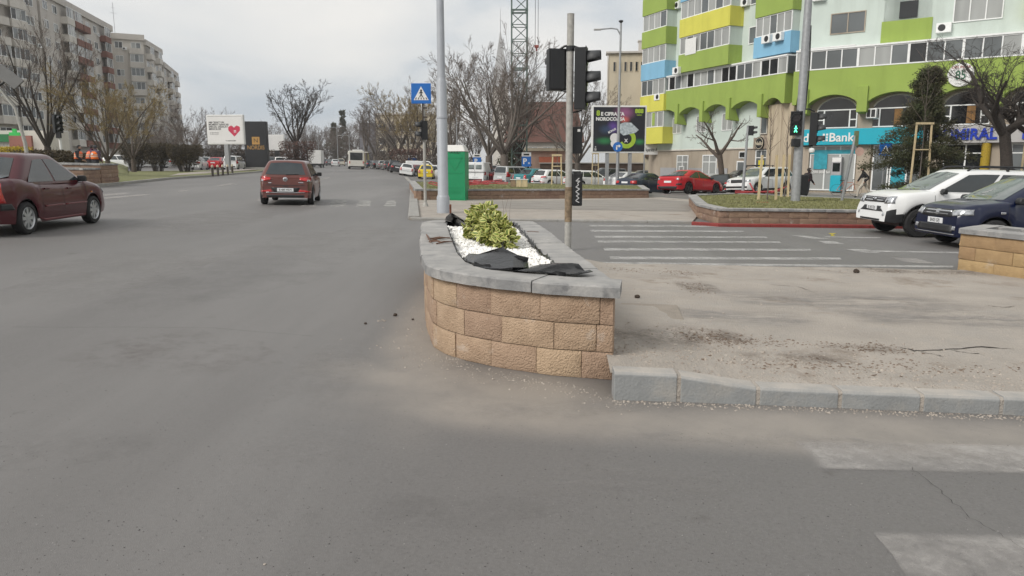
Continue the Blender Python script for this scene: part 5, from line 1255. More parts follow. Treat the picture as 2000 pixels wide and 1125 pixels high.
# ground floor of the left wing
for (a, b, z0, z1, gls, tr) in ((2.7, 3.9, B0 + .1, 2.5, 'winglass', 1.9), (8.3, 10.1, .2, 2.2, 'winlight', 1.6), (12.0, 13.6, .2, 2.2, 'winlight', 1.6)):
    window(gb, TL, a, b, z0, z1, .02, 2, gls, fr=.08, name='shop_window', trans=tr)
window(gb, TL, 5.0, 5.9, B0 + .1, 1.7, .03, 1, 'winglass', fr=.09, name='door'); window(gb, TL, 5.0, 5.7, 1.9, 2.4, .03, 1, 'windark', fr=.06)
window(gb, TL, 12.5, 13.2, B0 + .1, 1.3, .06, 1, 'winlight', fr=.09, name='door')
for (a, b) in ((7.0, 8.25), (10.15, 11.9), (13.7, 16)):
    m = MB(TL); m.mm((a, .0, B0), (b, .06, 1.15)); part('plinth_panel', m, MT['shutter'], gb)
m = MB(TL); m.mm((2.55, .02, 2.56), (4.0, .22, 3.35)); part('shop_fascia', m, M('brown fascia', (.30, .24, .19), .7, .1, 3), gb)
m = MB(TL); m.mm((3.0, .045, 1.25), (3.55, .06, 1.75)); part('yellow_poster', m, M('yellow poster', (.70, .60, .02), .6, .05, 3), gb)
m = MB(TL); m.mm((1.85, .02, 2.58), (17.2, .09, 2.68)); part('string_course', m, MT['greyp2'], gb)
# bank front
m = MB(TR); m.mm((.55, .24, 2.72), (7.75, .62, 3.74)); fas = part('fascia', m, MT['teal_sign'], gb, bevel=.02, label='turquoise bank fascia with white lettering')
Rn = TR.to_3x3().to_quaternion().to_euler()
def tr_text(name, s, size, mat, parent, T, u, d, z, ext=.02, bold=.01, sx=1., align='CENTER', flip=False):
    """lettering standing on a facade"""
    loc = T @ Vector((u, d, z)); X = (T.to_3x3() @ Vector((1, 0, 0))) * (-1 if flip else 1); n = T.to_3x3() @ Vector((0, 1, 0))
    Mx = Matrix((X, Vector((0, 0, 1)), n)).transposed(); return text(name, s, size, mat, parent, loc, Mx.to_euler(), ext, bold, align, sx)
tr_text('lettering', 'Bank', .78, MT['white'], fas, TR, 3.0, .64, 3.17, bold=.012); tr_text('lettering', 'Idea', .78, MT['white'], fas, TR, 1.05, .64, 3.17, bold=.012)
m = MB(TR)
for u in (1.92, 2.12):
    for z in (3.02, 3.2, 3.38): m.box((u, .64, z), (.13, .03, .13))
part('logo_dots', m, MT['white'], fas)
m = MB(TR); m.mm((7.77, .24, 2.72), (20, .60, 3.74)); fa2 = part('fascia', m, MT['greysign'], gb, bevel=.02)
tr_text('lettering', 'ADMIRAL', .88, MT['bluelet'], fa2, TR, 9.85, .64, 3.2, .05, .03, sx=.88); tr_text('lettering', 'EL', .88, MT['bluelet'], fa2, TR, 13.1, .64, 3.2, .05, .03)
for (a, b, n, gl) in ((.98, 3.85, 3, 'winlight'), (4.85, 7.6, 3, 'winglass'), (8.8, 11.1, 2, 'windark'), (12.2, 14.4, 2, 'winglass'), (15.4, 19, 4, 'windark')):
    window(gb, TR, a, b, B0 + .2, 2.7, .03, n, gl, fr=.08, name='shop_window', trans=2.1)
MT['teal_print'] = M('turquoise print', (.02, .33, .42), .5, .2, 4)
m = MB(TR); m.mm((1.25, .09, 1.15), (2.1, .10, 2.15)); part('window_print', m, MT['teal_print'], gb)
tr_text('window_lettering', '200.000 lei', .26, MT['white'], gb, TR, 1.75, .10, .95, .003, .004)
m = MB(TR); m.mm((.98, .088, 2.15), (3.8, .096, 2.4)); part('window_print', m, MT['teal_print'], gb)
m = MB(TR); m.mm((2.45, .06, B0 + .15), (3.1, .45, .75)); atm = part('cash_machine', m, MT['teal_sign'], gb, bevel=.02); m = MB(TR); m.mm((2.47, .06, .76), (3.08, .42, 1.95)); part('machine_head', m, MT['shutter'], atm, bevel=.02); m = MB(TR); m.mm((2.55, .421, 1.0), (3.0, .43, 1.55)); part('screen', m, MT['windark'], atm); m = MB(TR); m.mm((2.5, .421, 1.62), (3.05, .44, 1.9)); part('header', m, MT['white'], atm)
m = MB(TR); m.tube([(11.0, .35, B0), (11.0, .35, 2.72)], .24, 14); part('yellow_column', m, chain(M('yellow mesh column', (.46, .32, .02), .6, .1, 30), ((.2, .13, .01), 30, .45, .6, .8, None)), gb, smooth=60)
window(gb, TR, 5.9, 6.9, B0 + .1, 1.9, .10, 1, 'teal_print', fr=.09, name='door')
m = MB(TR); m.mm((4.6, .25, B0 - .3), (8.0, 1.5, B0 + .12)); part('entrance_steps', m, MT['concrete'], gb, bevel=.02)
# sign discs
m = MB(TR); m.tube([(9.4, BD + .02, 6.65), (9.4, BD + .16, 6.65)], .68, 28); d1 = part('round_sign', m, MT['white'], gb, label='round white sign with a green number on the green band')
tr_text('lettering', '85', .70, M('dark green', (.02, .12, .06), .5), d1, TR, 9.4, BD + .17, 6.60, .004, .012, sx=.8); tr_text('lettering', 'DIN INIMA', .20, M('faded red', (.3, .05, .04), .6), d1, TR, 9.4, BD + .17, 7.07, .004, .003)
m = MB(TL); m.tube([(3.3, .24, 2.95), (3.3, .32, 2.95)], .46, 24); d2 = part('round_sign', m, MT['trim'], gb); m = MB(TL); m.tube([(3.3, .321, 2.95), (3.3, .327, 2.95)], .41, 24); part('ring', m, MT['cream'], d2); m = MB(TL); m.tube([(3.3, .328, 2.95), (3.3, .334, 2.95)], .37, 24); part('disc', m, MT['trim'], d2)
tr_text('lettering', 'Nello', .36, MT['cream'], d2, TL, 3.3, .337, 2.93, .003, .01, flip=True)
# upper floors
FH = 2.72
COLS = ['green', 'sky', 'yellow']
def bay(T, u0, u1, d, cols, z_first, n, step):
    for i in range(n):
        z = z_first + i * FH; m = MB(T); m.mm((u0, -.0, z), (u1, d, z + 1.38)); part('balcony', m, MT[cols[i % len(cols)]], gb)
        if z + 1.38 < 6.5 and z > 5: pass
        window(gb, T, u0 + .06, u1 - .06, z + 1.40, z + FH - .02, d - .12, step, ['winglass', 'winlight', 'winlight'], fr=.06, name='balcony_window')
        m = MB(T); m.mm((u0 + .08, .0, z + 1.381), (u1 - .08, d - .16, z + FH - .01)); part('balcony_inside', m, MT['mint'], gb)
bay(TL, .3, 3.9, .75, ['sky', 'green', 'yellow', 'green'], 8.85, 4, 5)
bay(TL, 6.0, 12.2, 1.25, ['green', 'yellow', 'sky', 'green'], 8.72, 4, 7)
bay(TL, 14.3, 17.95, 1.1, ['yellow', 'yellow', 'sky', 'green', 'green', 'yellow'], 3.2, 6, 4)
bay(TR, 4.75, 7.55, .05, ['green', 'yellow', 'green', 'yellow'], 8.84, 4, 3)
bay(TR, 12.2, 16, .7, ['yellow', 'green', 'sky'], 9.5, 3, 4)
for i in range(4):
    z = 9.75 + i * FH
    window(gb, TR, 1.7, 3.8, z, z + 1.3, .01, 2, 'winglass', frame='beige', name='window'); window(gb, TR, 8.6, 11.1, z, z + 1.35, .01, 3, 'winlight', name='window')
    window(gb, TL, 12.6, 13.4, z + .3, z + 1.55, .01, 1, 'winglass', name='window'); window(gb, TL, 4.4, 5.3, z + .3, z + 1.5, .01, 1, 'winglass', name='window')
for T_, u, d, z in ((TL, 2.4, .75, 9.95), (TL, 1.3, .75, 9.95), (TL, 5.75, .0, 13.05), (TL, 12.15, 1.25, 8.9), (TL, 14.2, 0, 14.4), (TR, 8.2, 0, 9.5), (TR, .9, 0, 12.2), (TL, 17.4, .05, 5.2), (TL, 15.3, BD, 7.1), (TL, 17.2, .05, 4.2)):
    ac_unit(gb, T_, u, d, z)
m = MB(TL); m.mm((9.9, 1.26, 9.98), (11.3, 1.28, 11.2)); pz = part('paper_banner', m, MT['white'], gb)
m = MB(TR); m.mm((5.7, -.04 + .08, 10.32), (6.7, .075, 11.3)); part('open_sash', m, MT['windark'], gb)
for (u0_, u1_) in ((0.2, 1.5),):
    m = MB(TR); m.mm((u0_ - .1, BD + .001, 8.72 + .11), (u1_ + 2, BD + .09, 8.9)); part('gutter', m, MT['pvc'], gb)

# ---------------- cream house behind the billboard
cb = thing('cream_house', 'cream plastered house with a row of small top windows behind the billboard', 'building', (0, 0, 0))
TC = frame(11.0, 87.0, (1.0, -.12)); ct = 14.0
m = MB(TC); m.mm((0, -9, -1), (4.2, 0, ct - .2)); part('wall', m, MT['cream'], cb); m = MB(TC); m.mm((4.2, -9, -1), (9, .8, ct - .25)); part('wall', m, MT['cream'], cb)
m = MB(TC); m.add([(-.3, .3, ct - .2), (4.2, .3, ct - .2), (4.2, -9, ct + .8), (-.3, -9, ct + .8), (-.3, .3, ct), (4.2, .3, ct), (4.2, -9, ct + 1), (-.3, -9, ct + 1)], [(0, 1, 2, 3), (4, 7, 6, 5), (0, 4, 5, 1), (3, 2, 6, 7), (0, 3, 7, 4), (1, 5, 6, 2)]); part('roof', m, MT['greyp'], cb)
m = MB(TC); m.mm((4.0, -9.1, ct - .24), (9.2, 1.0, ct + .02)); part('roof', m, MT['greyp'], cb)
m = MB(TC); m.mm((3.4, -2.5, ct), (4.4, -1.5, ct + 1.3)); m.mm((3.3, -2.6, ct + 1.3), (4.5, -1.4, ct + 1.45)); part('chimney', m, MT['greyp'], cb)
for i in range(6): window(cb, TC, .5 + i * .62 if i < 6 else 0, .5 + i * .62 + .34, ct - 2.2, ct - 1.1, .01, 1, 'windark', frame='cream', fr=.05)
window(cb, TC, 4.9, 5.8, ct - 2.1, ct - .9, .81, 1, 'winglass', frame='cream'); window(cb, TC, .5, 1.4, 6.0, 8.0, .01, 1, 'windark', frame='greyp'); window(cb, TC, 4.45, 5.6, 7.2, 9.2, .81, 2, 'windark', frame='brickred'); window(cb, TC, 6.6, 7.6, 7.0, 9.2, .81, 2, 'windark', frame='brickred')
m = MB(TC); m.mm((3.4, .8, 6.2), (9, 2.0, 6.4)); 
for k in range(14): m.mm((3.4 + k * .42, 1.92, 6.4), (3.46 + k * .42, 1.98, 7.2))
m.mm((3.4, 1.9, 7.2), (9, 2.0, 7.3)); part('balcony', m, MT['brickred'], cb)
for k in range(3):
    m = MB(TC); m.mm((4.3, .82, 2.2 + k * .9), (9.5, 1.1, 2.7 + k * .9)); part('dark_ledge', m, M('brown ledge', (.12, .075, .05), .8, .2, 3) if k == 0 else bpy.data.materials['brown ledge'], cb)
m = MB(TC); m.mm((-.15, .0, -1), (-.05, .12, ct)); part('drainpipe', m, MT['greyp2'], cb)
# brown garden wall behind the car park
gw = thing('garden_wall', 'long brown garden wall behind the parked cars under the billboard', 'wall', (0, 0, 0))
m = MB(); m.mm((3.0, 79.8, -1.2), (14.2, 80.1, 1.5)); part('wall', m, M('brown wall', (.115, .08, .06), .9, .2, 1.5, stretch=(1, 1, 3)), gw); m = MB(); m.mm((2.9, 79.7, 1.5), (14.3, 80.2, 1.6)); part('coping', m, MT['greyp'], gw)

# ---------------- red-roofed house, church spire, and far blocks
rh = thing('red_roof_house', 'low house with a large old red tiled roof behind the bare trees', 'house', (0, 0, 0)); TRR = frame(-.8, 112, (1, -.05))
m = MB(TRR); m.mm((0, -10, -1), (11, 0, 4.8)); part('wall', m, MT['greyp2'], rh)
m = MB(TRR); m.add([(-.6, .7, 4.6), (11.6, .7, 4.6), (10.4, -4.5, 10.8), (1.2, -4.5, 10.8), (-.6, -10.6, 4.6), (11.6, -10.6, 4.6)], [(0, 1, 2, 3), (4, 3, 2, 5), (0, 3, 4), (1, 5, 2), (0, 4, 5, 1)]); part('roof', m, MT['roof_red'], rh)
for u in (1, 3.2, 5.4, 7.6): window(rh, TRR, u, u + 1.4, 2.6, 3.9, .01, 2, 'winlight', frame='pvc')
kk = thing('street_kiosk', 'pink kiosk with an orange awning behind the parked cars', 'kiosk', (0, 0, 0)); TK = frame(.9, 92, (1, 0))
m = MB(TK); m.mm((0, -3, -1), (7, 0, 3.0)); part('wall', m, plaster('pink plaster', (.50, .34, .27)), kk); m = MB(TK); m.mm((-.2, -3.2, 3.0), (7.2, .4, 3.35)); part('roof', m, MT['cream'], kk)
m = MB(TK); m.add([(2.4, .0, 2.3), (5.2, .0, 2.3), (5.2, 1.3, 1.6), (2.4, 1.3, 1.6), (2.4, .0, 2.2), (5.2, .0, 2.2), (5.2, 1.3, 1.5), (2.4, 1.3, 1.5)], [(0, 1, 2, 3), (4, 7, 6, 5), (3, 2, 6, 7), (0, 3, 7, 4), (1, 5, 6, 2)]); part('awning', m, M('orange awning', (.42, .12, .06), .8, .1, 4), kk)
for u in (.4, 2.7, 4.0, 5.6): window(kk, TK, u, u + .9, -.2, 1.9, .01, 1, 'windark', name='door' if u == .4 else 'window')
ch = thing('church_tower', 'slender grey church spire rising behind the bare trees', 'tower', (0, 0, 0)); cx = Q(978, 300, 200).x
m = MB(); m.mm((cx - 2.1, 198, 0), (cx + 2.1, 202.2, 21)); part('tower', m, MT['greyp2'], ch); m = MB(); m.add([(cx - 2.2, 197.9, 21), (cx + 2.2, 197.9, 21), (cx + 2.2, 202.3, 21), (cx - 2.2, 202.3, 21), (cx, 200.1, 36)], [(0, 1, 4), (1, 2, 4), (2, 3, 4), (3, 0, 4), (0, 3, 2, 1)]); part('spire', m, M('hazed slate spire', (.42, .42, .42), .7, .08, 1), ch); m = MB(); m.cyl((cx, 200.1, 35.8), (cx, 200.1, 41), .09, .03, 6); part('cross', m, MT['steel'], ch)  # spire grey is paled to imitate distance haze in its colour
fb = thing('office_block', 'beige office block with a dark stair tower behind the avenue trees', 'building', (0, 0, 0)); fx0 = Q(735, 300, 190).x; TF = frame(fx0, 190, (1, 0))
m = MB(TF); m.mm((-.0, -12, 0), (14, 0, 13.5)); part('wall', m, MT['cream'], fb); m = MB(TF); m.mm((-4.0, -10, 0), (-.02, .6, 11.5)); part('stair_tower', m, M('slate cladding', (.16, .155, .17), .6, .1, 1), fb); m = MB(TF); m.mm((-.3, -12.3, 13.5), (14.3, .3, 13.9)); part('roof', m, MT['greyp'], fb)
for z in (3, 6.2, 9.4):
    for u in range(5): window(fb, TF, .8 + u * 2.6, 2.4 + u * 2.6, z, z + 1.7, .01, 1, 'windark', fr=.1)
# ---------------- grey apartment blocks on the left
def block(label, p0, p1, depth, base_z, top, floors, bays, wallmat, seed, balc=None, balmat=None, balw=.0, fzero=3.4, group='grey apartment blocks on the left'):
    b = thing('apartment_block', label, 'building', (0, 0, 0), group=group); d = Vector((p1[0] - p0[0], p1[1] - p0[1], 0)); L = d.length; d.normalize()
    n = Vector((d.y, -d.x, 0)); T = Matrix(((d.x, n.x, 0, p0[0]), (d.y, n.y, 0, p0[1]), (0, 0, 1, 0), (0, 0, 0, 1)))
    m = MB(T); m.mm((0, -depth, base_z), (L, 0, top)); part('wall', m, MT[wallmat], b)
    m = MB(T); m.mm((-.25, -depth - .2, top), (L + .25, .35, top + 1.1)); part('parapet', m, MT['greyp'], b)
    fh = (top - base_z - fzero) / floors; bw = L / bays; r = random.Random(seed)
    for f_ in range(floors):
        z = base_z + fzero + f_ * fh
        for i in range(bays):
            u = bw * i + bw * .14
            if balc and i in balc:
                m = MB(T); m.mm((u - .1, .0, z - .1), (bw * (i + 1) - .1, 1.1, z + 1.0)); part('balcony', m, MT[balmat if (balmat and i in balc and balc[i]) else 'greyp2'], b)
                if r.random() < .75: window(b, T, u, bw * (i + 1) - .2, z + 1.02, z + fh - .15, .95, 3, GLS, fr=.07)
                else: window(b, T, u + .3, bw * (i + 1) - .5, z + .2, z + 2.2, .01, 2, GLS, fr=.08)
            else: window(b, T, u + bw * .12, u + bw * .60, z + .95, z + 2.25, .01, 2, GLS, fr=.08)
            if r.random() < .07: ac_unit(b, T, u + bw * .7, .0, z + .9)
    return b, T
bA, TA = block('grey panel apartment block cut by the left picture edge', (-74.2, 88), (-71.2, 116), 12, 1.0, 26.2, 8, 8, 'greyp', 1, {1: 0, 2: 0, 5: 0, 6: 0})
bB, TB = block('grey apartment block with brown-red balconies, second from the left', (-71.7, 117.5), (-78.2, 150), 12, 1.0, 26.8, 8, 9, 'greyp', 2, {2: 0, 3: 1, 4: 1, 7: 1}, 'brickred')
bC, TCc = block('cream grey apartment block with stacked balconies, third from the left', (-79.5, 151.8), (-74.2, 154.5), 4, 1.0, 25.8, 8, 2, 'greyp2', 3, {1: 0})
bC2 = MB(); p0_, p1_ = (-74.1, 154.8), (-77.0, 168)
bD, TD = block('fourth grey apartment block, stepping back behind the cream grey one', p0_, p1_, 12, 1.0, 25.0, 8, 4, 'greyp', 4, {0: 0, 2: 0})
bE, TE = block('farthest and lowest grey apartment block on the left, beside the tree tops', (-77.2, 169), (-83.5, 190), 10, 1.0, 22.5, 7, 5, 'greyp', 5, {1: 0, 3: 0})
m = MB(TCc); m.mm((1.0, -2, 25.81 + 1.1), (1.08, -1.9, 33)); m.mm((.5, -2, 31), (1.6, -1.94, 31.05)); m.mm((.7, -2, 32), (1.4, -1.94, 32.05)); part('roof_antenna', m, MT['steel'], bC)
# pharmacy sign and red wall at the foot of the left block
ph = thing('pharmacy_shop', 'green shop sign with a green cross at the foot of the left block', 'shop', (0, 0, 0)); q0, q1 = Q(-20, 277, 80), Q(17, 262, 80)
m = MB(); m.mm((q0.x, 80, q0.z), (q1.x, 80.4, q1.z)); part('sign_board', m, M('green sign', (.01, .16, .045), .5, .05, 2), ph); m = MB(); m.mm((q0.x, 80.4, 1.2), (q1.x + 4, 84, q1.z + .4)); part('shop', m, MT['greyp2'], ph)
c_ = Q(29, 262, 79.5); m = MB(); m.box(c_, (1.1, .2, .36)); m.box(c_, (.36, .22, 1.1)); part('green_cross', m, M('lit green cross', (.02, .35, .06), .5, emit=.25), ph); 
m = MB(); a_, b_ = Q(19, 288, 78), Q(60, 265, 78); m.mm((a_.x, 78, 1.0), (b_.x, 78.3, b_.z)); tag(part('red_wall', m, plaster('faded red wall', (.30, .13, .10))), 'faded red wall between the pharmacy and the big bare tree', 'wall')
# ------------------------------------------------------------------ trees and hedges
def perp(d):
    a = d.cross(Vector((0, 0, 1)))
    if a.length < .1: a = d.cross(Vector((1, 0, 0)))
    return a.normalized()
def grow(seed, H, trunk_r, trunk_h, stems, spread, levels=4, kids=(5, 5, 4), up=.25, lean=(0, 0), droop=0, wob=.12, lenf=.55, twig_r=.012, buds=None, ang=(.5, .95), nlen=None):
    """bare tree: returns trunk-and-limb mesh builder, twig builder, bud builder"""
    r = random.Random(seed); A, B, C = MB(), MB(), MB(); TW = ([], [])
    def br(p, d, L, rad, lev):
        n = 5 if lev < 2 else (4 if lev == 2 else 3); pts = [p.copy()]; rads = [rad]; q = p.copy(); dd = d.copy()
        for i in range(n):
            dd = (dd + Vector((r.gauss(0, wob), r.gauss(0, wob), r.gauss(0, wob) + up * .35 - droop * (lev >= 2) * .35))).normalized(); q = q + dd * (L / n)
            pts.append(q.copy()); rads.append(max(twig_r * .45, rad * (1 - .72 * (i + 1) / n)))
        tgt = A if lev <= 1 else B
        if lev <= 2: tgt.tube(pts, rads, 7 if lev == 0 else (5 if lev == 1 else 3), cap=False)
        else:
            s = perp(dd) * rads[0]; u_ = dd.cross(s); tv, tf = TW; b0 = len(tv)
            mid = pts[len(pts) // 2]
            for c0, k0 in ((pts[0], 1.), (mid, .7)):
                for (e, f) in ((1, 0), (-.5, .87), (-.5, -.87)): tv.append(c0 + (s * e + u_ * f) * k0)
            tv.append(pts[-1])
            for e in range(3):
                e2 = (e + 1) % 3; tf.append((b0 + e, b0 + e2, b0 + 3 + e2, b0 + 3 + e)); tf.append((b0 + 3 + e, b0 + 3 + e2, b0 + 6))
        if buds and lev >= levels - 1:
            for k in range(buds):
                t = r.random(); i = min(int(t * n), n - 1); c = pts[i].lerp(pts[i + 1], t * n - i); s = r.uniform(.012, .032)
                v = [c + Vector((r.gauss(0, s), r.gauss(0, s), r.gauss(0, s))) for _ in range(3)]; C.add(v, [(0, 1, 2)])
        if lev < levels:
            nk = kids[min(lev, len(kids) - 1)]
            for k in range(nk):
                t = .28 + .72 * (k + r.random() * .8) / nk; t = min(t, .98); i = min(int(t * n), n - 1); c = pts[i].lerp(pts[i + 1], t * n - i)
                ax = (pts[i + 1] - pts[i]).normalized(); s = perp(ax); s.rotate(Matrix.Rotation(r.uniform(0, 6.283), 3, ax)); an = r.uniform(*ang)
                nd = (ax * math.cos(an) + s * math.sin(an)).normalized(); rr = max(twig_r, lerp(rads[i], rads[i + 1], .5) * r.uniform(.42, .62))
                br(c, nd, L * lenf * r.uniform(.7, 1.15) * (1.1 - .35 * t), rr, lev + 1)
    top = Vector((lean[0], lean[1], trunk_h))
    A.tube([(0, 0, -.3), (lean[0] * .2, lean[1] * .2, trunk_h * .3), (lean[0] * .6, lean[1] * .6, trunk_h * .7), top], [trunk_r * 1.25, trunk_r, trunk_r * .9, trunk_r * .85], 9)
    for k in range(stems):
        a = 2 * math.pi * (k + r.uniform(-.2, .2)) / stems; tilt = spread * r.uniform(.55, 1.1)
        d = Vector((math.cos(a) * math.sin(tilt), math.sin(a) * math.sin(tilt), math.cos(tilt)))
        br(top - Vector((0, 0, trunk_h * .12 * r.random())), d, (H - trunk_h) * r.uniform(.62, .85), trunk_r * (.62 if stems < 6 else .38), 0)
    B.v += [tuple(p) for p in []]; B.add(*TW)
    return A, B, C
TREES = {}
def tree_type(key, bark, twig, budmat=None, **k): TREES[key] = [grow(**k), bark, twig, budmat, None]
def plant(key, pos, label, rz=0, scale=1., name='bare_tree', group=None):
    t = TREES[key]
    if t[4] is None:
        o = thing(name, label, 'tree', pos, rz, group); A, B, C = t[0]
        part('trunk', A, MT[t[1]], o, smooth=70); part('crown', B, MT[t[2]], o)
        if t[3]: part('buds', C, MT[t[3]], o, kind='stuff')
        t[4] = o
        if scale != 1: o.scale = (scale,) * 3
    else: o = dup(t[4], pos, rz, label, group, scale=scale if isinstance(scale, tuple) else (scale,) * 3); o.name = name
    return o
MT['willowtwig'] = M('yellow-brown twigs', (.24, .175, .085), .9, .25, 2); MT['bud'] = M('yellowish buds', (.38, .31, .14), .8, .3, 1.5, col2=(.27, .21, .10)); MT['twigdark'] = M('dark twigs', (.055, .044, .038), .9, .3, 3); MT['drybud'] = M('dry fruits', (.10, .07, .05), .9, .3, 2)
tree_type('vase', 'darkbark', 'twig', seed=3, H=11.5, trunk_r=.27, trunk_h=2.2, stems=9, spread=.50, kids=(6, 6, 5, 4), up=.24, lenf=.48, twig_r=.008, levels=4, wob=.07, ang=(.3, .7))
tree_type('willow', 'bark', 'willowtwig', 'bud', seed=8, H=8.4, trunk_r=.21, trunk_h=1.2, stems=7, spread=.75, kids=(6, 7, 6, 5), up=.17, lenf=.46, twig_r=.0075, buds=1, levels=4, wob=.09, ang=(.35, .85))
tree_type('broad', 'greybark', 'twig', seed=15, H=10.5, trunk_r=.30, trunk_h=1.9, stems=8, spread=.70, kids=(6, 6, 5, 4), up=.18, lenf=.50, twig_r=.010, levels=4, wob=.09, ang=(.35, .8))
tree_type('fruit', 'darkbark', 'twigdark', 'drybud', seed=24, H=11, trunk_r=.34, trunk_h=3.0, stems=7, spread=.62, kids=(6, 6, 5, 3), up=.15, lenf=.47, twig_r=.014, buds=1, levels=4, wob=.10, ang=(.4, .9))
tree_type('slim', 'greybark', 'twig', seed=33, H=10, trunk_r=.20, trunk_h=2.4, stems=4, spread=.45, kids=(6, 5, 4, 3), up=.2, lenf=.46, twig_r=.012, levels=4, wob=.08, ang=(.3, .7))
tree_type('near', 'darkbark', 'twigdark', seed=46, H=8.6, trunk_r=.26, trunk_h=3.6, stems=5, spread=.95, kids=(5, 6, 5, 4), up=.10, lenf=.58, twig_r=.007, wob=.2, levels=4, lean=(-.5, 0))
tree_type('stub', 'bark', 'twig', seed=57, H=5.8, trunk_r=.2, trunk_h=2.6, stems=3, spread=.75, kids=(4, 5, 4), up=.16, lenf=.5, twig_r=.010, levels=3, lean=(-.35, 0), wob=.14)
def at_(px, Y): return GX(px, Y)
plant('vase', at_(98, 50), 'big vase-shaped bare tree beside the left traffic signal', .4, .88)
plant('willow', at_(212, 50), 'bushy tree with yellow-brown buds behind the three workers', 0, .92, 'budding_tree')
plant('willow', at_(262, 66), 'second budding tree, right of the workers, in front of the far blocks', 2.1, .95, 'budding_tree')
plant('fruit', at_(581, 92), 'tall dark bare tree with dry fruits right of the black billboard', .8, 1.08)
plant('broad', at_(372, 100), 'bare tree behind the round bush left of the heart billboard', 2.4, .9)
plant('slim', at_(440, 120), 'thin bare tree peeping over the heart billboard', 1, 1.0)
plant('broad', at_(548, 130), 'far bare tree behind the white blank billboard', 3.0, .8)
plant('broad', at_(340, 118), 'far bare tree between the lowest grey block and the billboard', 5, .8)
plant('broad', at_(985, 72), 'many-limbed bare tree in front of the crane mast', .3, 1.45)
plant('broad', at_(955, 80), 'bare tree left of the crane mast, leaning over the vans', 2.2, 1.4)
plant('vase', at_(1012, 88), 'upright bare tree right behind the parking sign', 2.0, 1.15)
plant('broad', at_(1128, 76), 'bare tree behind the near signal pole, left of the casino billboard', 4.0, 1.1)
plant('slim', at_(882, 95), 'slim bare tree above the green toilet cabin', .5, 1.4)
plant('willow', at_(800, 118), 'brownish budding tree behind the crossing sign', 1.0, 1.75, 'budding_tree')
plant('willow', at_(845, 125), 'brownish budding tree right of the crossing sign', 3.0, 1.7, 'budding_tree')
plant('broad', at_(780, 128), 'bare tree in front of the beige office block', 5.2, 1.5)
plant('broad', at_(733, 150), 'bare tree in front of the dark stair tower', 1.9, 1.2)
plant('slim', at_(716, 150), 'slim forked bare tree right of the bus', 2.9, 1.45)
ORD = 'first second third fourth fifth sixth seventh eighth ninth tenth eleventh twelfth thirteenth fourteenth fifteenth sixteenth'.split()
FT = [(640, 210, 'broad', 1.1), (665, 230, 'broad', 1.2), (690, 220, 'vase', 1.1), (610, 180, 'broad', 1.0), (625, 240, 'slim', 1.3), (700, 200, 'broad', 1.0), (655, 260, 'vase', 1.2), (680, 250, 'slim', 1.3), (602, 210, 'vase', 1.0), (752, 170, 'broad', .9), (570, 150, 'broad', .75), (765, 150, 'vase', .7), (820, 150, 'broad', 1.0), (870, 130, 'broad', 1.0), (905, 120, 'broad', .9), (930, 105, 'vase', .75)]
for i, (px, Y, k, s) in enumerate(FT):
    plant(k, at_(px, Y), ORD[sorted(q[0] for q in FT).index(px)] + ' bare tree from the left in the row closing the avenue', i * 1.3, s, group='far trees closing the avenue')
for i, (px, Y, s) in enumerate([(508, 118, .7), (480, 112, .6), (455, 108, .55), (420, 112, .55), (400, 116, .6), (360, 90, .5), (320, 92, .55), (285, 96, .6)]):
    plant('broad', at_(px, Y), ORD[7 - i] + ' low bare tree from the left behind the left parked cars', i * 2.1, s, group='low trees behind the left parked cars')
nt_ = plant('near', (0, 0, 0), 'dark twisted bare tree in front of the casino shop at the right edge', 0, 1.0); nt_.location = Vector((Q(1975, 335, 33).x, 33, -.6))
nt2 = plant('near', (0, 0, 0), 'dark bare trunk forking behind the twisted tree at the right edge', 2.4, .95); nt2.location = Vector((Q(2010, 335, 35).x, 35, -.6))
plant('stub', Vector((Q(1414, 335, 52).x, 52, -.75)), 'pollarded bare street tree in front of the shops', .2, 1.1)
# conifers
def conifer(label, pos, H, Rr, seed, n=9000, leaf=.13, dark=False, name='conifer_tree', group=None):
    r = random.Random(seed); o = thing(name, label, 'tree', pos, group=group); t = MB(); t.tube([(0, 0, -.2), (0, 0, H * .5), (0, 0, H * .96)], [.16, .1, .02], 7); part('trunk', t, MT['darkbark'], o)
    sprays = []
    for k in range(130):
        f = r.random() ** .9; z = H * (.04 + .94 * f); rad = Rr * (1 - .72 * sst(.38, .78, f)) * (1 - .3 * f * f) * r.uniform(.35, 1.15) + .08; a = r.uniform(0, 6.283); sprays.append((z, rad, a))
    m = MB(); vs, fs = [], []
    for k in range(n):
        z, rad, a = sprays[r.randrange(len(sprays))]; t_ = r.random() ** .6; q = Vector((math.cos(a) * rad * t_, math.sin(a) * rad * t_, z + .12 * t_ - .25 * t_ * t_))
        q += Vector((r.gauss(0, .13), r.gauss(0, .13), r.gauss(0, .12))); d = Vector((math.cos(a) + r.gauss(0, .6), math.sin(a) + r.gauss(0, .6), r.gauss(.2, .7))).normalized() * leaf * r.uniform(.6, 1.4); s = perp(d) * leaf * .28
        s.rotate(Matrix.Rotation(r.uniform(0, 3.1), 3, d.normalized())); b = len(vs); vs += [q - s, q + s, q + d]; fs.append((b, b + 1, b + 2))
    m.add(vs, fs); part('crown', m, MT['conifer'], o, kind='stuff'); return o
MT['conifer'] = M('dark conifer foliage', (.055, .072, .026), .8, .3, 1.2, col2=(.055, .042, .02))
conifer('dark green conifer in front of the bank shop', Vector((Q(1800, 335, 38.5).x, 38.5, -.5)), 6.9, 2.55, 3, 56000, .10)
conifer('small dark conifer left of the avenue lamp, far away', at_(655, 240), 13, 3.0, 4, 3500, .6); conifer('pointed dark conifer far down the avenue', at_(673, 270), 19, 3.2, 5, 3500, .7)
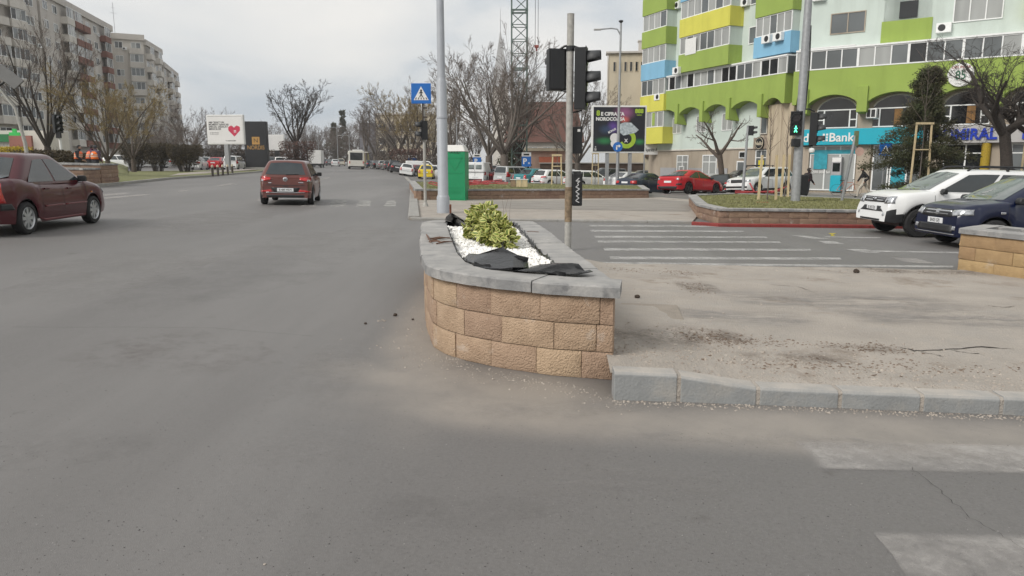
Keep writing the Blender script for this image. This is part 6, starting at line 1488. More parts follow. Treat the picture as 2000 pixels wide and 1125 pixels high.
conifer('dark evergreen beside the parking sign behind the vans', at_(1002, 92), 4.5, 2.4, 6, 6000, .25)
# hedges and bushes
def bush(label, pos, sx, sy, h, seed, n, leafm, name='bush', stems=40, group=None, leaf=.05, cat='bush', pale=None):
    r = random.Random(seed); o = thing(name, label, cat, pos, group=group); A = MB()
    for k in range(stems):
        a = r.uniform(0, 6.28); f = r.random() ** .5; x, y = sx * .55 * f * math.cos(a), sy * .55 * f * math.sin(a); tx, ty = x * r.uniform(1.2, 1.9), y * r.uniform(1.2, 1.9)
        A.tube([(x * .6, y * .6, -.05), (x, y, h * .35), (lerp(x, tx, .5), lerp(y, ty, .5), h * .65), (tx, ty, h * r.uniform(.8, 1.05))], [.02, .014, .009, .005], 3, cap=False)
        for j in range(7):
            t = r.uniform(.3, .9); q = Vector((lerp(x, tx, t), lerp(y, ty, t), h * t)); d = Vector((r.gauss(0, .5), r.gauss(0, .5), r.uniform(.1, 1))).normalized() * h * r.uniform(.15, .35); A.tube([q, q + d * .5 + Vector((r.gauss(0, .03), 0, 0)), q + d], [.008, .006, .004], 3, cap=False)
    part('branches', A, MT['twigdark'], o)
    m = MB(); vs, fs = [], []
    for k in range(n):
        a = r.uniform(0, 6.28); f = r.random() ** .45; z = h * (.25 + .78 * r.random() ** .8); w_ = .55 + .45 * min(1, z / h * 1.3)
        q = Vector((sx * f * math.cos(a) * w_, sy * f * math.sin(a) * w_, z)); s = [q + Vector((r.gauss(0, leaf), r.gauss(0, leaf), r.gauss(0, leaf))) for _ in range(3)]; b = len(vs); vs += s; fs.append((b, b + 1, b + 2))
    m.add(vs, fs); part('foliage', m, MT[leafm], o, kind='stuff'); return o
MT['hedge'] = M('brownish hedge leaves', (.095, .072, .038), .9, .3, 1.5, col2=(.05, .04, .026)); MT['forsythia'] = M('yellow blossom', (.58, .43, .03), .7, .2, 3, col2=(.33, .25, .02))
MT['thicket'] = M('thicket twigs', (.12, .095, .078), .9, .3, 1.5, col2=(.075, .058, .048)); MT['redbush'] = M('reddish twigs', (.15, .085, .07), .9, .3, 2)
bush('dense brown clipped hedge, left one on the verge', P(266, 334), 1.45, 1.2, 2.5, 1, 5000, 'hedge', 'hedge', 60, cat='hedge'); bush('dense brown clipped hedge, second one on the verge', P(309, 335), 1.4, 1.2, 2.6, 2, 5000, 'hedge', 'hedge', 60, cat='hedge')
bush('round brown bush at the right end of the verge hedge', P(364, 336.5), 1.7, 1.4, 2.5, 3, 6500, 'hedge', 'bush', 70)
bush('yellow flowering bush behind the red sedan at the left edge', GX(12, 40), 1.5, .9, 1.75, 4, 11000, 'forsythia', 'flowering_bush', 60, leaf=.032)
bush('low green-yellow hedge right of the yellow flowering bush', GX(82, 40), 1.6, 1.0, 1.6, 5, 5000, 'hedge', 'hedge', 50, cat='hedge'); bush('low dark hedge behind the standing worker', GX(140, 52), 2.2, 1.0, 1.5, 6, 6000, 'hedge', 'hedge', 50, cat='hedge')
bush('reddish shrub at the foot of the tall dark tree', at_(583, 88), 2.2, 1.5, 3.4, 7, 2600, 'redbush', 'shrub', 70, leaf=.07); bush('reddish shrub behind the avenue cars right of the office block', at_(800, 112), 3.0, 2, 3.6, 8, 2600, 'redbush', 'shrub', 70, leaf=.09)
TH = [(615, 190, 5), (640, 205, 6), (668, 215, 6), (700, 190, 5), (740, 165, 4), (770, 140, 3.5), (500, 110, 3), (540, 118, 3), (450, 108, 3), (410, 104, 3), (350, 100, 3.2), (300, 96, 3), (860, 118, 3.4), (900, 108, 3)]
for i, (px, Y, s) in enumerate(TH):
    bush(ORD[sorted(q[0] for q in TH).index(px)] + ' brown bare thicket from the left under the far trees', at_(px, Y), s, s * .6, s * .85, 40 + i, 1500, 'thicket', 'thicket', 60, 'thickets under the far trees', leaf=.10, cat='thicket')
# ------------------------------------------------------------------ street furniture
def signal_head(parent, c, face, n=3, cell=.30, wd=.30, dp=.20, lit=None, hood=.24, name='signal_head'):
    """a traffic signal: housing, hoods, lenses; face = heading of the lenses in the ground plane"""
    T = Matrix.Translation(c) @ Matrix.Rotation(face, 4, 'Z')        # local +x is where it looks
    H = cell * n; m = MB(T); m.mm((-dp, -wd / 2, -H / 2), (0, wd / 2, H / 2)); m.mm((-.012, -wd / 2 - .02, -H / 2 - .02), (-.0, wd / 2 + .02, H / 2 + .02))
    o = part(name, m, MT['black'], parent, bevel=.015)
    for k in range(n):
        z = H / 2 - cell * (k + .5); r = cell * .38
        h = MB(T); rows = []
        for x in (.0, hood):
            rows.append([(x, r * math.sin(a), z + r * math.cos(a)) for a in [R(-118 + 236 * i / 16) * (1 if x == 0 else .80) for i in range(17)]])
        h.grid(rows); hh = part('hood', h, MT['hood'], o, smooth=180); so = hh.modifiers.new('solid', 'SOLIDIFY'); so.thickness = .008
        l = MB(T); l.tube([(.002, 0, z), (.02, 0, z)], r * .93, 18); part('lens', l, MT['dark_lens'], o)
    return o
MT['hood'] = M('signal hood', (.055, .057, .06), .55, .15, 4); MT['dark_lens'] = M('unlit lens', (.02, .015, .015), .2, .3, 5); MT['glow_green'] = M('lit green lamp', (.10, .9, .45), .4, .02, 3, emit=1.6)
MT['spray'] = M('white spray paint', (.62, .62, .62), .6, .1, 9)
# ---- near signal post
b = P(1109, 489); Yn = b.y
sp_ = thing('traffic_signal', 'near traffic signal post with two black heads and a graffiti box', 'traffic signal', (b.x, b.y, b.z))
def zat(py, Y=Yn): return Q(1000, py, Y).z - b.z
sc_ = 1 / (Q(1001, 300, Yn).x - Q(1000, 300, Yn).x)      # pixels per metre here
zt = zat(28)
m = MB(); m.cyl((0, 0, -.1), (0, 0, zt), .062, n=16); m.tube([(0, 0, zt), (0, 0, zt + .01)], .064, 16); part('post', m, MT['oldpole'], sp_, smooth=50)
m = MB(); m.cyl((0, 0, zat(433)), (0, 0, zat(365)), .066, n=16); part('rust_sleeve', m, M('rusty sleeve', (.30, .22, .14), .8, .3, 12), sp_, smooth=50)
m = MB(); m.cyl((0, 0, zat(100)), (0, 0, zat(90)), .075, n=16); part('clamp', m, MT['black'], sp_, smooth=50)
m = MB(); m.tube([(-.2, .05, zat(97)), (-.1, .02, zat(90)), (.0, 0, zat(88))], .02, 6); m.tube([(.22, .0, zat(97)), (.1, 0, zat(92)), (.0, 0, zat(88))], .02, 6); m.tube([(.22, 0, zat(216)), (.0, 0, zat(221))], .016, 6); m.tube([(-.15, .06, zat(176)), (0, 0, zat(181))], .016, 6); part('bracket', m, MT['black'], sp_, smooth=50)
m = MB(); T_ = Matrix.Translation((-.235, .12, (zat(94) + zat(176)) / 2)) @ Matrix.Rotation(R(12), 4, 'Z'); H = zat(94) - zat(176)
h1 = MB(T_); h1.mm((-.16, -.10, -H / 2), (.16, .10, H / 2)); h1.mm((-.13, -.12, -H / 2 + .02), (.13, -.098, H / 2 - .02)); part('signal_head', h1, MT['black'], sp_, bevel=.02, label='black signal head seen from behind')
h2 = MB(T_); 
for k in range(2):
    for sg in (1,):
        rows = []
        for y in (.10, .32): rows.append([(.13 * math.sin(a), y, H / 2 - H * (k + .5) / 2 + .13 * math.cos(a)) for a in [R(-115 + 230 * i / 12) for i in range(13)]])
        h2.grid(rows)
part('hood', h2, MT['hood'], sp_, smooth=180)
signal_head(sp_, (.29, -.02, (zat(94) + zat(214)) / 2), R(-12), 3, (zat(94) - zat(214)) / 3, .27, .20, hood=.24)
# lower head behind the post and the graffiti control box
m = MB(); m.mm((.06, .06, zat(300)), (.24, .22, zat(247))); part('signal_head', m, MT['black'], sp_, bevel=.015, label='small black pedestrian head seen from the back'); m = MB(); m.mm((.15, .05, zat(257)), (.2, .058, zat(252))); part('sticker', m, MT['white'], sp_)
m = MB(); m.mm((.062, -.04, zat(402)), (.245, .17, zat(338))); gbx = part('control_box', m, MT['black'], sp_, bevel=.02, label='black box with white graffiti'); m = MB(); m.box((.15, .06, zat(336)), (.13, .2, .03)); part('box_cap', m, MT['black'], gbx)
gz = [(.03, .95), (-.03, .84), (.045, .84), (.0, .76), (.02, .70), (-.03, .62), (.04, .55), (-.03, .45), (.035, .36), (-.02, .30), (.03, .22), (-.03, .12), (.035, .05)]
zz0, zz1 = zat(398), zat(345); m = MB()
for (a, c) in zip(gz, gz[1:]): m.bar((.155 + a[0], -.045, lerp(zz0, zz1, a[1])), (.155 + c[0], -.045, lerp(zz0, zz1, c[1])), .006, .014)
part('graffiti', m, MT['spray'], gbx)
# ---- big grey lamp post
b2 = P(866, 419); lp = thing('lamp_post', 'thick pale grey lamp post with a stepped base left of the green toilet cabin', 'lamp post', b2); Y2 = b2.y
def z2(py): return Q(1000, py, Y2).z - b2.z
m = MB(); m.lathe([(.19, -.1), (.19, z2(385)), (.175, z2(383)), (.155, z2(380)), (.15, z2(160)), (.125, z2(156)), (.115, z2(150)), (.10, z2(-60)), (.075, 8.5), (.07, 9.0)], n=24); part('post', m, MT['polepaint'], lp, smooth=40)
m = MB(); m.lathe([(.158, z2(232)), (.165, z2(230)), (.158, z2(228))], n=24); part('band', m, MT['polepaint'], lp, smooth=40); m = MB(); m.lathe([(.001, .02), (.26, .02), (.26, -.06)], n=20); part('foot_plate', m, MT['concrete'], lp)
m = MB(); m.tube([(0, 0, 8.9), (-.3, .1, 9.2), (-1.6, .3, 9.45)], [.06, .05, .045], 8); part('arm', m, MT['polepaint'], lp, smooth=50); m = MB(); m.box((-1.9, .34, 9.45), (.7, .26, .1)); part('lamp_head', m, MT['polepaint'], lp, bevel=.03)
# ---- crossing sign with a small signal
def crossing_face(parent, w_, T, deep=.03):
    m = MB(T); m.mm((-w_ / 2, 0, -w_ / 2), (w_ / 2, deep, w_ / 2)); o = part('sign_plate', m, MT['blue_sign'], parent, bevel=.01)
    m = MB(T); k = w_ * .38; m.add([(-k, -.003, -k * .86), (k, -.003, -k * .86), (0, -.003, k * .92)], [(0, 1, 2)]); part('white_triangle', m, MT['white'], o)
    f = MB(T); s = w_ * .36; y = -.006
    f.tube([(0, y, s * .42), (0, y - .004, s * .42)], s * .13, 12)
    for (a, c, wd) in (((0, .30), (0, -.12), .17), ((0, .28), (-.28, .0), .09), ((0, .28), (.26, .02), .09), ((0, -.10), (-.22, -.52), .12), ((0, -.10), (.22, -.52), .12)): f.bar((a[0] * s, y, a[1] * s), (c[0] * s, y, c[1] * s), .004, wd * s)
    for i in range(-2, 3): f.bar((i * .33 * s, y, -.56 * s), (i * .40 * s, y, -.82 * s), .004, .12 * s)
    part('walking_figure', f, MT['ink'], o); return o
b3 = P(831, 406); cs = thing('crossing_sign', 'blue pedestrian crossing sign on a post with a small dark signal', 'road sign', b3); Y3 = b3.y
def z3(py): return Q(1000, py, Y3).z - b3.z
m = MB(); m.cyl((0, 0, -.05), (0, 0, z3(202)), .052, .045, 12); m.lathe([(.13, -.02), (.11, .05), (.055, .2)], n=12); part('post', m, MT['oldpole'], cs, smooth=50)
m = MB(); m.cyl((-.02, -.03, z3(250)), (-.02, -.03, z3(190)), .03, n=8); m.box((.06, -.03, z3(211)), (.12, .06, .05)); m.box((.06, -.03, z3(229)), (.12, .06, .05)); part('dark_tube', m, M('rusty dark tube', (.06, .045, .035), .7, .2, 8), cs)
ws = 38 / (Q(1001, 300, Y3).x - Q(1000, 300, Y3).x) ** -1; crossing_face(cs, ws, Matrix.Translation((-.06, -.09, z3(183))))
signal_head(cs, (-.09, -.02, (z3(236) + z3(273)) / 2), R(195), 2, (z3(236) - z3(273)) / 2, .26, .20, hood=.20)
# ---- right-hand signal post in the grass bed
b4 = PB(1553, 397); sr = thing('traffic_signal', 'tall leaning grey signal post in the grass bed with a lit green walking figure', 'traffic signal', b4); Y4 = b4.y
def z4(py): return Q(1000, py, Y4).z - b4.z
pm = 1 / (Q(1001, 300, Y4).x - Q(1000, 300, Y4).x)
m = MB(); m.tube([(0, 0, -.1), (0, 0, z4(200)), (.02, 0, z4(-120))], [.155, .135, .11], 16); part('post', m, MT['steel'], sr, smooth=50)
m = MB(); m.tube([(.13, -.04, z4(50)), (.16, -.05, z4(120)), (.15, -.05, z4(160)), (.13, -.05, z4(215))], .022, 5); part('cable', m, MT['black'], sr)
hd = signal_head(sr, (-.20, -.18, (z4(219) + z4(264)) / 2), R(-115), 2, (z4(219) - z4(264)) / 2, .34, .16, hood=.10)
T_ = Matrix.Translation((-.20, -.18, (z4(219) + z4(264)) / 2)) @ Matrix.Rotation(R(-115), 4, 'Z'); cc = (z4(219) - z4(264)) / 2; m = MB(T_); zc_ = -cc / 2; s = cc * .9
m.tube([(.03, 0, zc_ + s * .26), (.045, 0, zc_ + s * .26)], s * .07, 10)
for (a, c, wd) in (((0, .20), (0, -.05), .11), ((0, .16), (-.14, .02), .06), ((0, .16), (.14, .04), .06), ((0, -.04), (-.13, -.30), .08), ((0, -.04), (.12, -.30), .08)): m.bar((.035, a[0] * s, zc_ + a[1] * s), (.035, c[0] * s, zc_ + c[1] * s), .012, wd * s)
part('green_walking_figure', m, MT['glow_green'], hd)
signal_head(sr, (.56, -.05, (z4(220) + z4(284)) / 2), R(-22), 3, (z4(220) - z4(284)) / 3, .30, .24, hood=.26)
m = MB(); m.tube([(0, 0, z4(214)), (.25, -.02, z4(213)), (.45, -.03, z4(218))], .025, 6); m.tube([(0, 0, z4(286)), (.45, -.03, z4(285))], .025, 6); m.tube([(0, 0, z4(216)), (-.2, -.12, z4(218))], .025, 6); part('bracket', m, MT['black'], sr)
m = MB(); m.box((-.16, -.14, z4(279)), (.26, .2, .26)); part('sensor_box', m, MT['black'], sr, bevel=.02); m = MB(); m.lathe([(.001, -.1), (.08, -.08), (.1, 0), (.07, .06), (.001, .07)], (.40, -.1, z4(293)), 12); part('camera_dome', m, MT['white'], sr, smooth=60)
m = MB(); m.mm((.12, -.1, z4(381)), (.38, .18, z4(341))); bx = part('push_button_box', m, MT['black'], sr, bevel=.03); m = MB(); m.tube([(.385, 0, z4(352)), (.40, 0, z4(352))], .05, 10); part('button', m, MT['red_lens'], bx)
# ---- left signal
b5 = GX(128, 43); sl = thing('traffic_signal', 'dark traffic signal on a short white post left of the workers', 'traffic signal', b5)
m = MB(); m.tube([(.0, 0, -.2), (-.12, 0, 1.7), (-.16, 0, 3.2)], .07, 10); part('post', m, MT['white'], sl, smooth=50); signal_head(sl, (-.05, -.12, Q(128, 242, 43).z - b5.z), R(-28), 3, .33, .42, .25, hood=.25); m = MB(); m.box((-.1, -.14, Q(128, 264, 43).z - b5.z), (.24, .16, .34)); part('counter_box', m, MT['black'], sl)
b6 = GX(59, 36); pn = thing('floodlight_pole', 'pale post with a tilted grey panel on an arm at the left edge', 'pole', b6)
m = MB(); m.tube([(0, 0, 0), (-.1, 0, 2.0), (-.4, 0, 3.6), (-1.1, 0, 4.6)], [.09, .085, .06, .05], 8); part('post', m, MT['oldpole'], pn, smooth=50); m = MB(Matrix.Translation(Vector(Q(16, 150, 36)) - b6) @ Matrix.Rotation(R(38), 4, 'Y') @ Matrix.Rotation(R(-25), 4, 'X')); m.mm((-.62, -.03, -.30), (.62, .05, .30)); part('panel', m, M('dull grey panel', (.13, .13, .125), .6, .1, 3), pn, bevel=.02)
m = MB(); m.tube([(-1.1, 0, 4.6), Vector(Q(16, 155, 36)) - b6], .05, 6); part('arm', m, MT['black'], pn)

# ---- portable toilet
bt = P(889, 393.5); pt = thing('portable_toilet', 'green portable toilet cabin with a white roof', 'toilet cabin', bt, R(-4)); Yt = bt.y; k = 1 / (Q(1001, 300, Yt).x - Q(1000, 300, Yt).x)
hw_ = 41 / k / 2; zr = Q(1000, 296, Yt).z - bt.z; zt_ = Q(1000, 283, Yt).z - bt.z
MT['toilet'] = M('green plastic', (.006, .25, .10), .45, .05, 2, bump=.06, bscale=6); m = MB(); m.mm((-hw_, -.05, .05), (hw_, 1.15, zr)); bd = part('cabin', m, MT['toilet'], pt, bevel=.04)
m = MB(); m.mm((-hw_ - .03, -.10, 0), (hw_ + .03, 1.2, .07)); part('base', m, MT['toilet'], pt, bevel=.02)
m = MB(); m.bar((-.32, -.056, 1.75), (0, -.056, 1.2), .012, .02); m.bar((.32, -.056, 1.75), (0, -.056, 1.2), .012, .02); part('rib', m, MT['toilet'], bd)
m = MB()
for k in range(5): m.mm((-.25, -.056, .30 + k * .035), (.25, -.046, .318 + k * .035))
part('vent', m, MT['toilet'], bd)
for z in (.55, 1.12, 1.7): 
    m = MB(); m.mm((-hw_ + .06, -.062, z - .012), (hw_ - .06, -.045, z + .012)); part('rib', m, MT['toilet'], bd)
for sx_ in (-1, 1):
    m = MB(); m.mm((sx_ * (hw_ - .04) - .035, -.07, .07), (sx_ * (hw_ - .04) + .035, -.045, zr - .02)); part('corner_rail', m, MT['toilet'], bd)
    m = MB(); m.lathe([(.05, -.02), (.05, .05)], (sx_ * hw_ * .98, -.08, .0), 10, 'Z'); part('foot', m, MT['black'], pt)
m = MB(); m.add([(-hw_ - .03, -.09, zr), (hw_ + .03, -.09, zr), (hw_ + .03, 1.2, zr), (-hw_ - .03, 1.2, zr), (-hw_ + .1, .1, zt_), (hw_ - .1, .1, zt_), (hw_ - .1, 1.0, zt_), (-hw_ + .1, 1.0, zt_)], [(0, 3, 2, 1), (4, 5, 6, 7), (0, 1, 5, 4), (1, 2, 6, 5), (2, 3, 7, 6), (3, 0, 4, 7)]); part('roof', m, M('translucent white plastic', (.66, .65, .62), .5, .04, 3), pt, bevel=.04)
m = MB()
for i in range(4): m.tube([(-.16 + .11 * i + .055 * math.cos(a), -.054, 1.93 + .05 * math.sin(a)) for a in [R(k * 45) for k in range(9)]], .007, 4)
m.bar((-.2, -.054, 1.9), (.2, -.054, 1.87), .004, .012); part('graffiti', m, MT['ink'], bd)

# ---- red steel barriers heaped in the bed, crate, orange scraps
MT['barrier'] = M('faded red steel', (.42, .055, .06), .6, .15, 6)
def heap(label, pxs, n, seed, w_, base_py, name='barrier_heap'):
    r = random.Random(seed); m = MB()
    for i in range(n):
        px = lerp(pxs[0], pxs[1], (i + .3) / n); a = PB(px, base_py + r.uniform(-2, 2), .46); th = R(r.uniform(-18, 18)); L = r.uniform(.6, .9) * w_; c, s = math.cos(th), math.sin(th); dz = r.uniform(.0, .18); tl = r.uniform(-.10, .14)
        q = [a + Vector((-L * c, -L * s, .05 + dz - tl)), a + Vector((L * c, L * s, .05 + dz + tl)), a + Vector((L * c - s * .1, L * s + .7, .10 + dz + tl)), a + Vector((-L * c - s * .1, -L * s + .7, .10 + dz - tl))]
        for k in range(4): m.tube([q[k], q[(k + 1) % 4]], .022, 6)
        for k in (1, 2, 3): m.tube([q[0].lerp(q[1], k / 4), q[3].lerp(q[2], k / 4)], .013, 5)
    return tag(part(name, m, MT['barrier'], smooth=60), label, 'barriers')
heap('heap of red steel crowd barriers behind the green toilet cabin', (905, 965), 5, 3, 1.0, 364); heap('red steel barrier lying left of the lamp post on the bed', (848, 858), 1, 4, .45, 366)
m = MB(); a = PB(1478, 379, .5); 
for (x0, z0_, x1, z1_) in ((-.9, .05, 1.1, .12), (-.9, .12, .9, .05), (.6, .06, 1.3, .3), (-.1, .08, -.25, .45)): m.tube([a + Vector((x0, 0, z0_)), a + Vector((x1, .2, z1_))], .035, 6)
tag(part('barrier_pieces', m, MT['barrier']), 'broken red barrier pieces behind the stakes in the right bed', 'barriers')
m = MB(); a = PB(1490, 398, .43); m.prism([(a.x + x, a.y + y) for x, y in ((-.25, -.05), (.1, -.12), (.22, .0), (.12, .12), (-.2, .1))], a.z - .03, a.z + .06); tag(part('orange_scrap', m, M('orange plastic scrap', (.36, .12, .055), .7, .2, 8), bevel=.02), 'flat orange scrap lying in the grass of the right bed', 'scrap')
cr_ = thing('wooden_crate', 'small wooden crate on the grass behind the long low bed wall', 'crate', PB(1014, 365, .42))
for k in range(3):
    m = MB(); m.mm((-.42 + k * .28, -.2, 0), (-.16 + k * .28, .2, .34)); part('plank', m, MT['wood'] if k else M('old crate wood', (.30, .21, .13), .8, .2, 6), cr_, bevel=.01)
m = MB(); m.mm((-.44, -.22, .342), (.44, .22, .37)); part('lid', m, MT['white'], cr_)

# ---- wooden tree frames with saplings
def stakes(label, px, pyb, pyt, halfpx, hbed=.42, posts=2, thin=False, lean=0, Yk=None, cross=True, sapling=True, seed=1, saplab=None):
    a = PB(px, pyb, hbed) if Yk is None else Vector((Q(px, 335, Yk).x, Yk, Yk and -.35)); k = 1 / (Q(1001, 300, a.y).x - Q(1000, 300, a.y).x); H = Q(1000, pyt, a.y).z - a.z; hw2 = halfpx / k; o = thing('tree_stake_frame', label, 'tree stakes', a)
    for s in (-1, 1)[:posts]:
        m = MB(); m.bar((s * hw2 * 1.1, 0, -.1), (s * hw2 * .9, 0, H), .07 if not thin else .06); part('stake', m, MT['wood'], o)
    if cross and posts == 2:
        m = MB(); m.bar((-hw2 * 1.1, -.05, H), (hw2 * 1.1, -.05, H), .03, .10); part('crossbar', m, MT['wood'], o); m = MB(); m.bar((-hw2, -.04, H * .63), (hw2, -.04, H * .63), .02, .05); part('crossbar', m, MT['wood'], o)
    if sapling:
        r = random.Random(seed); t = thing('sapling', saplab or 'thin bare sapling', 'tree', a); m = MB(); h = H * 1.9; m.tube([(0, 0, -.05), (.03, .02, h * .4), (-.02, 0, h)], [.03, .02, .006], 6); part('trunk', m, MT['greybark'], t); c = MB()
        for i in range(16):
            z = h * r.uniform(.5, .95); d = Vector((r.gauss(0, .3), r.gauss(0, .3), r.uniform(.5, 1))).normalized() * h * r.uniform(.12, .3); c.tube([(0, 0, z), Vector((0, 0, z)) + d * .5 + Vector((r.gauss(0, .03), 0, 0)), Vector((0, 0, z)) + d], [.009, .007, .004], 3, cap=False)
        part('crown', c, MT['twig'], t)
stakes('pale wooden stake frame with crossbar in the long bed', 1087, 361, 303, 9, seed=2, saplab='thin sapling inside the stake frame of the long bed')
stakes('pale wooden stake pair right of the near signal post', 1162, 360, 300, 6, seed=3, saplab='thin sapling in front of the casino billboard')
stakes('two leaning pale stakes at the left of the right-hand bed', 1498, 392, 303, 16, .46, seed=4, cross=False, saplab='thin sapling between the leaning stakes')
stakes('two pale stakes nearer the leaning signal post', 1532, 384, 302, 6, .5, seed=5, cross=False, saplab='thin sapling left of the leaning signal post')
stakes('tall pale stake frame with two crossbars in front of the conifer', 1793, 378, 241, 16, .5, seed=6, saplab='tall thin sapling in front of the conifer')
stakes('pale stake frame cut by the right picture edge', 2008, 380, 243, 18, .5, seed=7, saplab='thin sapling at the right picture edge')
a = PB(1643, 394, .46); st_ = thing('leaning_post', 'thin grey leaning post in the right bed with a small green box', 'post', a); Ya = a.y; m = MB(); m.tube([(0, 0, -.1), (.33, 0, Q(1000, 265, Ya).z - a.z)], .05, 8); part('post', m, MT['steel'], st_, smooth=50); m = MB(); m.box((.36, 0, Q(1000, 270, Ya).z - a.z), (.12, .12, .5)); part('green_box', m, M('old green box', (.16, .20, .10), .7, .2, 6), st_); m = MB(); m.tube([(.50, 0, Q(1000, 296, Ya).z - a.z), (.5, -.03, Q(1000, 296, Ya).z - a.z)], .15, 14); part('disc', m, M('faded disc', (.5, .33, .28), .7, .1, 4), st_)
a = P(1452, 377, 0); Ys = 40; a = Vector((Q(1452, 335, Ys).x, Ys, -.45)); sg_ = thing('traffic_signal', 'slim grey post with a small dark signal in front of the shops', 'traffic signal', a); m = MB(); m.cyl((0, 0, -.2), (.12, 0, Q(1000, 245, Ys).z - a.z), .09, .06, 10); part('post', m, MT['steel'], sg_, smooth=50); signal_head(sg_, (.42, 0, Q(1000, 255, Ys).z - a.z), R(-15), 2, .25, .25, .24, hood=.2)
a = Vector((Q(1725, 335, 41).x, 41, -.40)); s2 = thing('crossing_sign', 'small blue crossing sign standing before the conifer', 'road sign', a); m = MB(); m.cyl((0, 0, -.1), (.02, 0, Q(1000, 280, 41).z - a.z), .04, n=8); part('post', m, MT['steel'], s2, smooth=50); crossing_face(s2, .68, Matrix.Translation((0, -.07, Q(1000, 292, 41).z - a.z)))

# ---- street lamps
def lamp(label, px, Y, top_py, arm, r=.09, head=True):
    a = GX(px, Y); H = Q(1000, top_py, Y).z - a.z; o = thing('street_lamp', label, 'street lamp', a, group='street lamps'); m = MB(); m.tube([(0, 0, -.1), (0, 0, H * .35), (0, 0, H)], [r, r * .8, r * .5], 10); part('post', m, MT['steel'], o, smooth=50)
    m = MB(); m.tube([(0, 0, H * .93), (arm * .15, 0, H * .965), (arm * .4, 0, H * .97), (arm * .85, 0, H * .965)], r * .4, 6); part('arm', m, MT['steel'], o, smooth=50); m = MB(); m.box((arm, 0, H * .963), (abs(arm) * .32, .25, .1)); part('lamp_head', m, MT['greysign'], o, bevel=.03); return o
L1 = lamp('tall grey street lamp with an arm in front of the casino billboard', 1206, 53, 45, -1.6, .13)
m = MB(); Hl = Q(1000, 45, 53).z - L1.location.z; m.lathe([(.02, Hl - .05), (.16, Hl + .1), (.16, Hl + .16), (.02, Hl + .2)], n=10); part('sensor', m, MT['black'], L1)
zs = Q(1000, 287, 53).z - L1.location.z; m = MB(); m.tube([(-.05, -.16, zs), (-.05, -.18, zs)], .34, 24); ds = part('arrow_sign', m, MT['blue_sign'], L1, label='round blue sign with a white right-turn arrow'); m = MB(); m.bar((-.12, -.19, zs - .2), (-.12, -.19, zs + .06), .01, .09); m.bar((-.16, -.19, zs + .06), (.04, -.19, zs + .06), .01, .09); m.add([(.02, -.192, zs - .06), (.02, -.192, zs + .18), (.17, -.192, zs + .06)], [(0, 1, 2)]); part('white_arrow', m, MT['white'], ds)
for (px, Y, tp, ar, lb_) in ((661, 150, 246, -2.2, 'white street lamp post left of the bus'), (684, 140, 262, -1.8, 'white street lamp post just above the bus'), (624, 165, 260, -2.0, 'white street lamp post right of the tall dark tree'), (893, 90, 160, 1.6, 'street lamp arm showing over the trees right of the thick lamp post'), (712, 170, 268, -1.8, 'street lamp post right of the bus')):
    lamp(lb_, px, Y, tp, ar, .1)
# ---- parking signs
def psign(label, px, Y, w_=.9):
    a = GX(px, Y); zc = Q(1000, 313, Y).z - a.z; o = thing('parking_sign', label, 'road sign', a); m = MB(); m.cyl((0, 0, 0), (0, 0, zc + .8), .04, n=8); part('post', m, MT['steel'], o); m = MB(); m.mm((-w_ / 2, -.08, zc - .6), (w_ / 2, -.05, zc + .35)); p_ = part('sign_plate', m, MT['blue_sign'], o); text('letter', 'P', .75, MT['white'], p_, (-.15, -.085, zc - .12), ext=.004, bold=.02); text('letter', 'x', .3, MT['white'], p_, (.25, -.085, zc - .25), ext=.004, bold=.01); m = MB(); m.mm((-w_ / 2, -.08, zc + .36), (w_ / 2, -.05, zc + .75)); part('white_plate', m, MT['white'], o); m = MB(); m.mm((-w_ * .3, -.09, zc + .46), (w_ * .3, -.083, zc + .62)); part('pictogram', m, MT['ink'], o)
psign('blue parking sign among the parked cars right of the vans', 1028, 72); psign('second blue parking sign, behind the white vans', 932, 90, 1.0); psign('far blue parking sign beside the avenue cars', 806, 112, 1.3)

# ---- billboards
def board(label, px0, px1, py0, py1, Y, frame_mat, face_mat, rz=0, legs=((.5, .3),), fr=.12, th=.4):
    c = (Q(px0, py0, Y) + Q(px1, py1, Y)) / 2; w_ = abs(Q(px1, py0, Y).x - Q(px0, py0, Y).x); h_ = abs(Q(px0, py0, Y).z - Q(px0, py1, Y).z); gz_ = g(c.x, Y); o = thing('billboard', label, 'billboard', (c.x, Y, gz_), rz); zc = c.z - gz_
    m = MB(); m.mm((-w_ / 2, 0, zc - h_ / 2), (w_ / 2, th, zc + h_ / 2)); part('frame', m, frame_mat, o, bevel=.03); m = MB(); m.mm((-w_ / 2 + fr, -.02, zc - h_ / 2 + fr), (w_ / 2 - fr, -.003, zc + h_ / 2 - fr)); f_ = part('poster', m, face_mat, o)
    for (u, r) in legs:
        m = MB(); m.box((-w_ / 2 + w_ * u, th / 2, (zc - h_ / 2 - .2) / 2), (r, r, zc - h_ / 2 + .2)); part('leg', m, MT['steel'] if r < .5 else MT['trim'], o)
    return o, f_, w_, h_, zc
def flat(parent, name, pts, y, mat, holes=None): m = MB(); m.add([(a, y, b_) for a, b_ in pts], [tuple(range(len(pts)))]); return part(name, m, mat, parent)
ink = MT['ink']; MT['heart'] = M('red print', (.58, .03, .07), .6, .25, 4, col2=(.42, .02, .08)); MT['poster_white'] = M('poster white', (.70, .69, .68), .6, .03, 1)
o, f_, bw_, bh_, zc = board('white billboard with dark text and a red heart on the left verge', 402, 477, 224, 282, 80, MT['white'], MT['poster_white'], R(-6), ((.50, .45),), .10)
for i, s in enumerate(('AM CREAT UN', 'MOMENT BANCAR', 'SPECIAL DEDICAT', 'MEDICILOR')): text('lettering', s, bh_ * .085, ink, f_, (-bw_ * .44, -.025, zc + bh_ * (.24 - .075 * i)), ext=.002, bold=.006, align='LEFT')
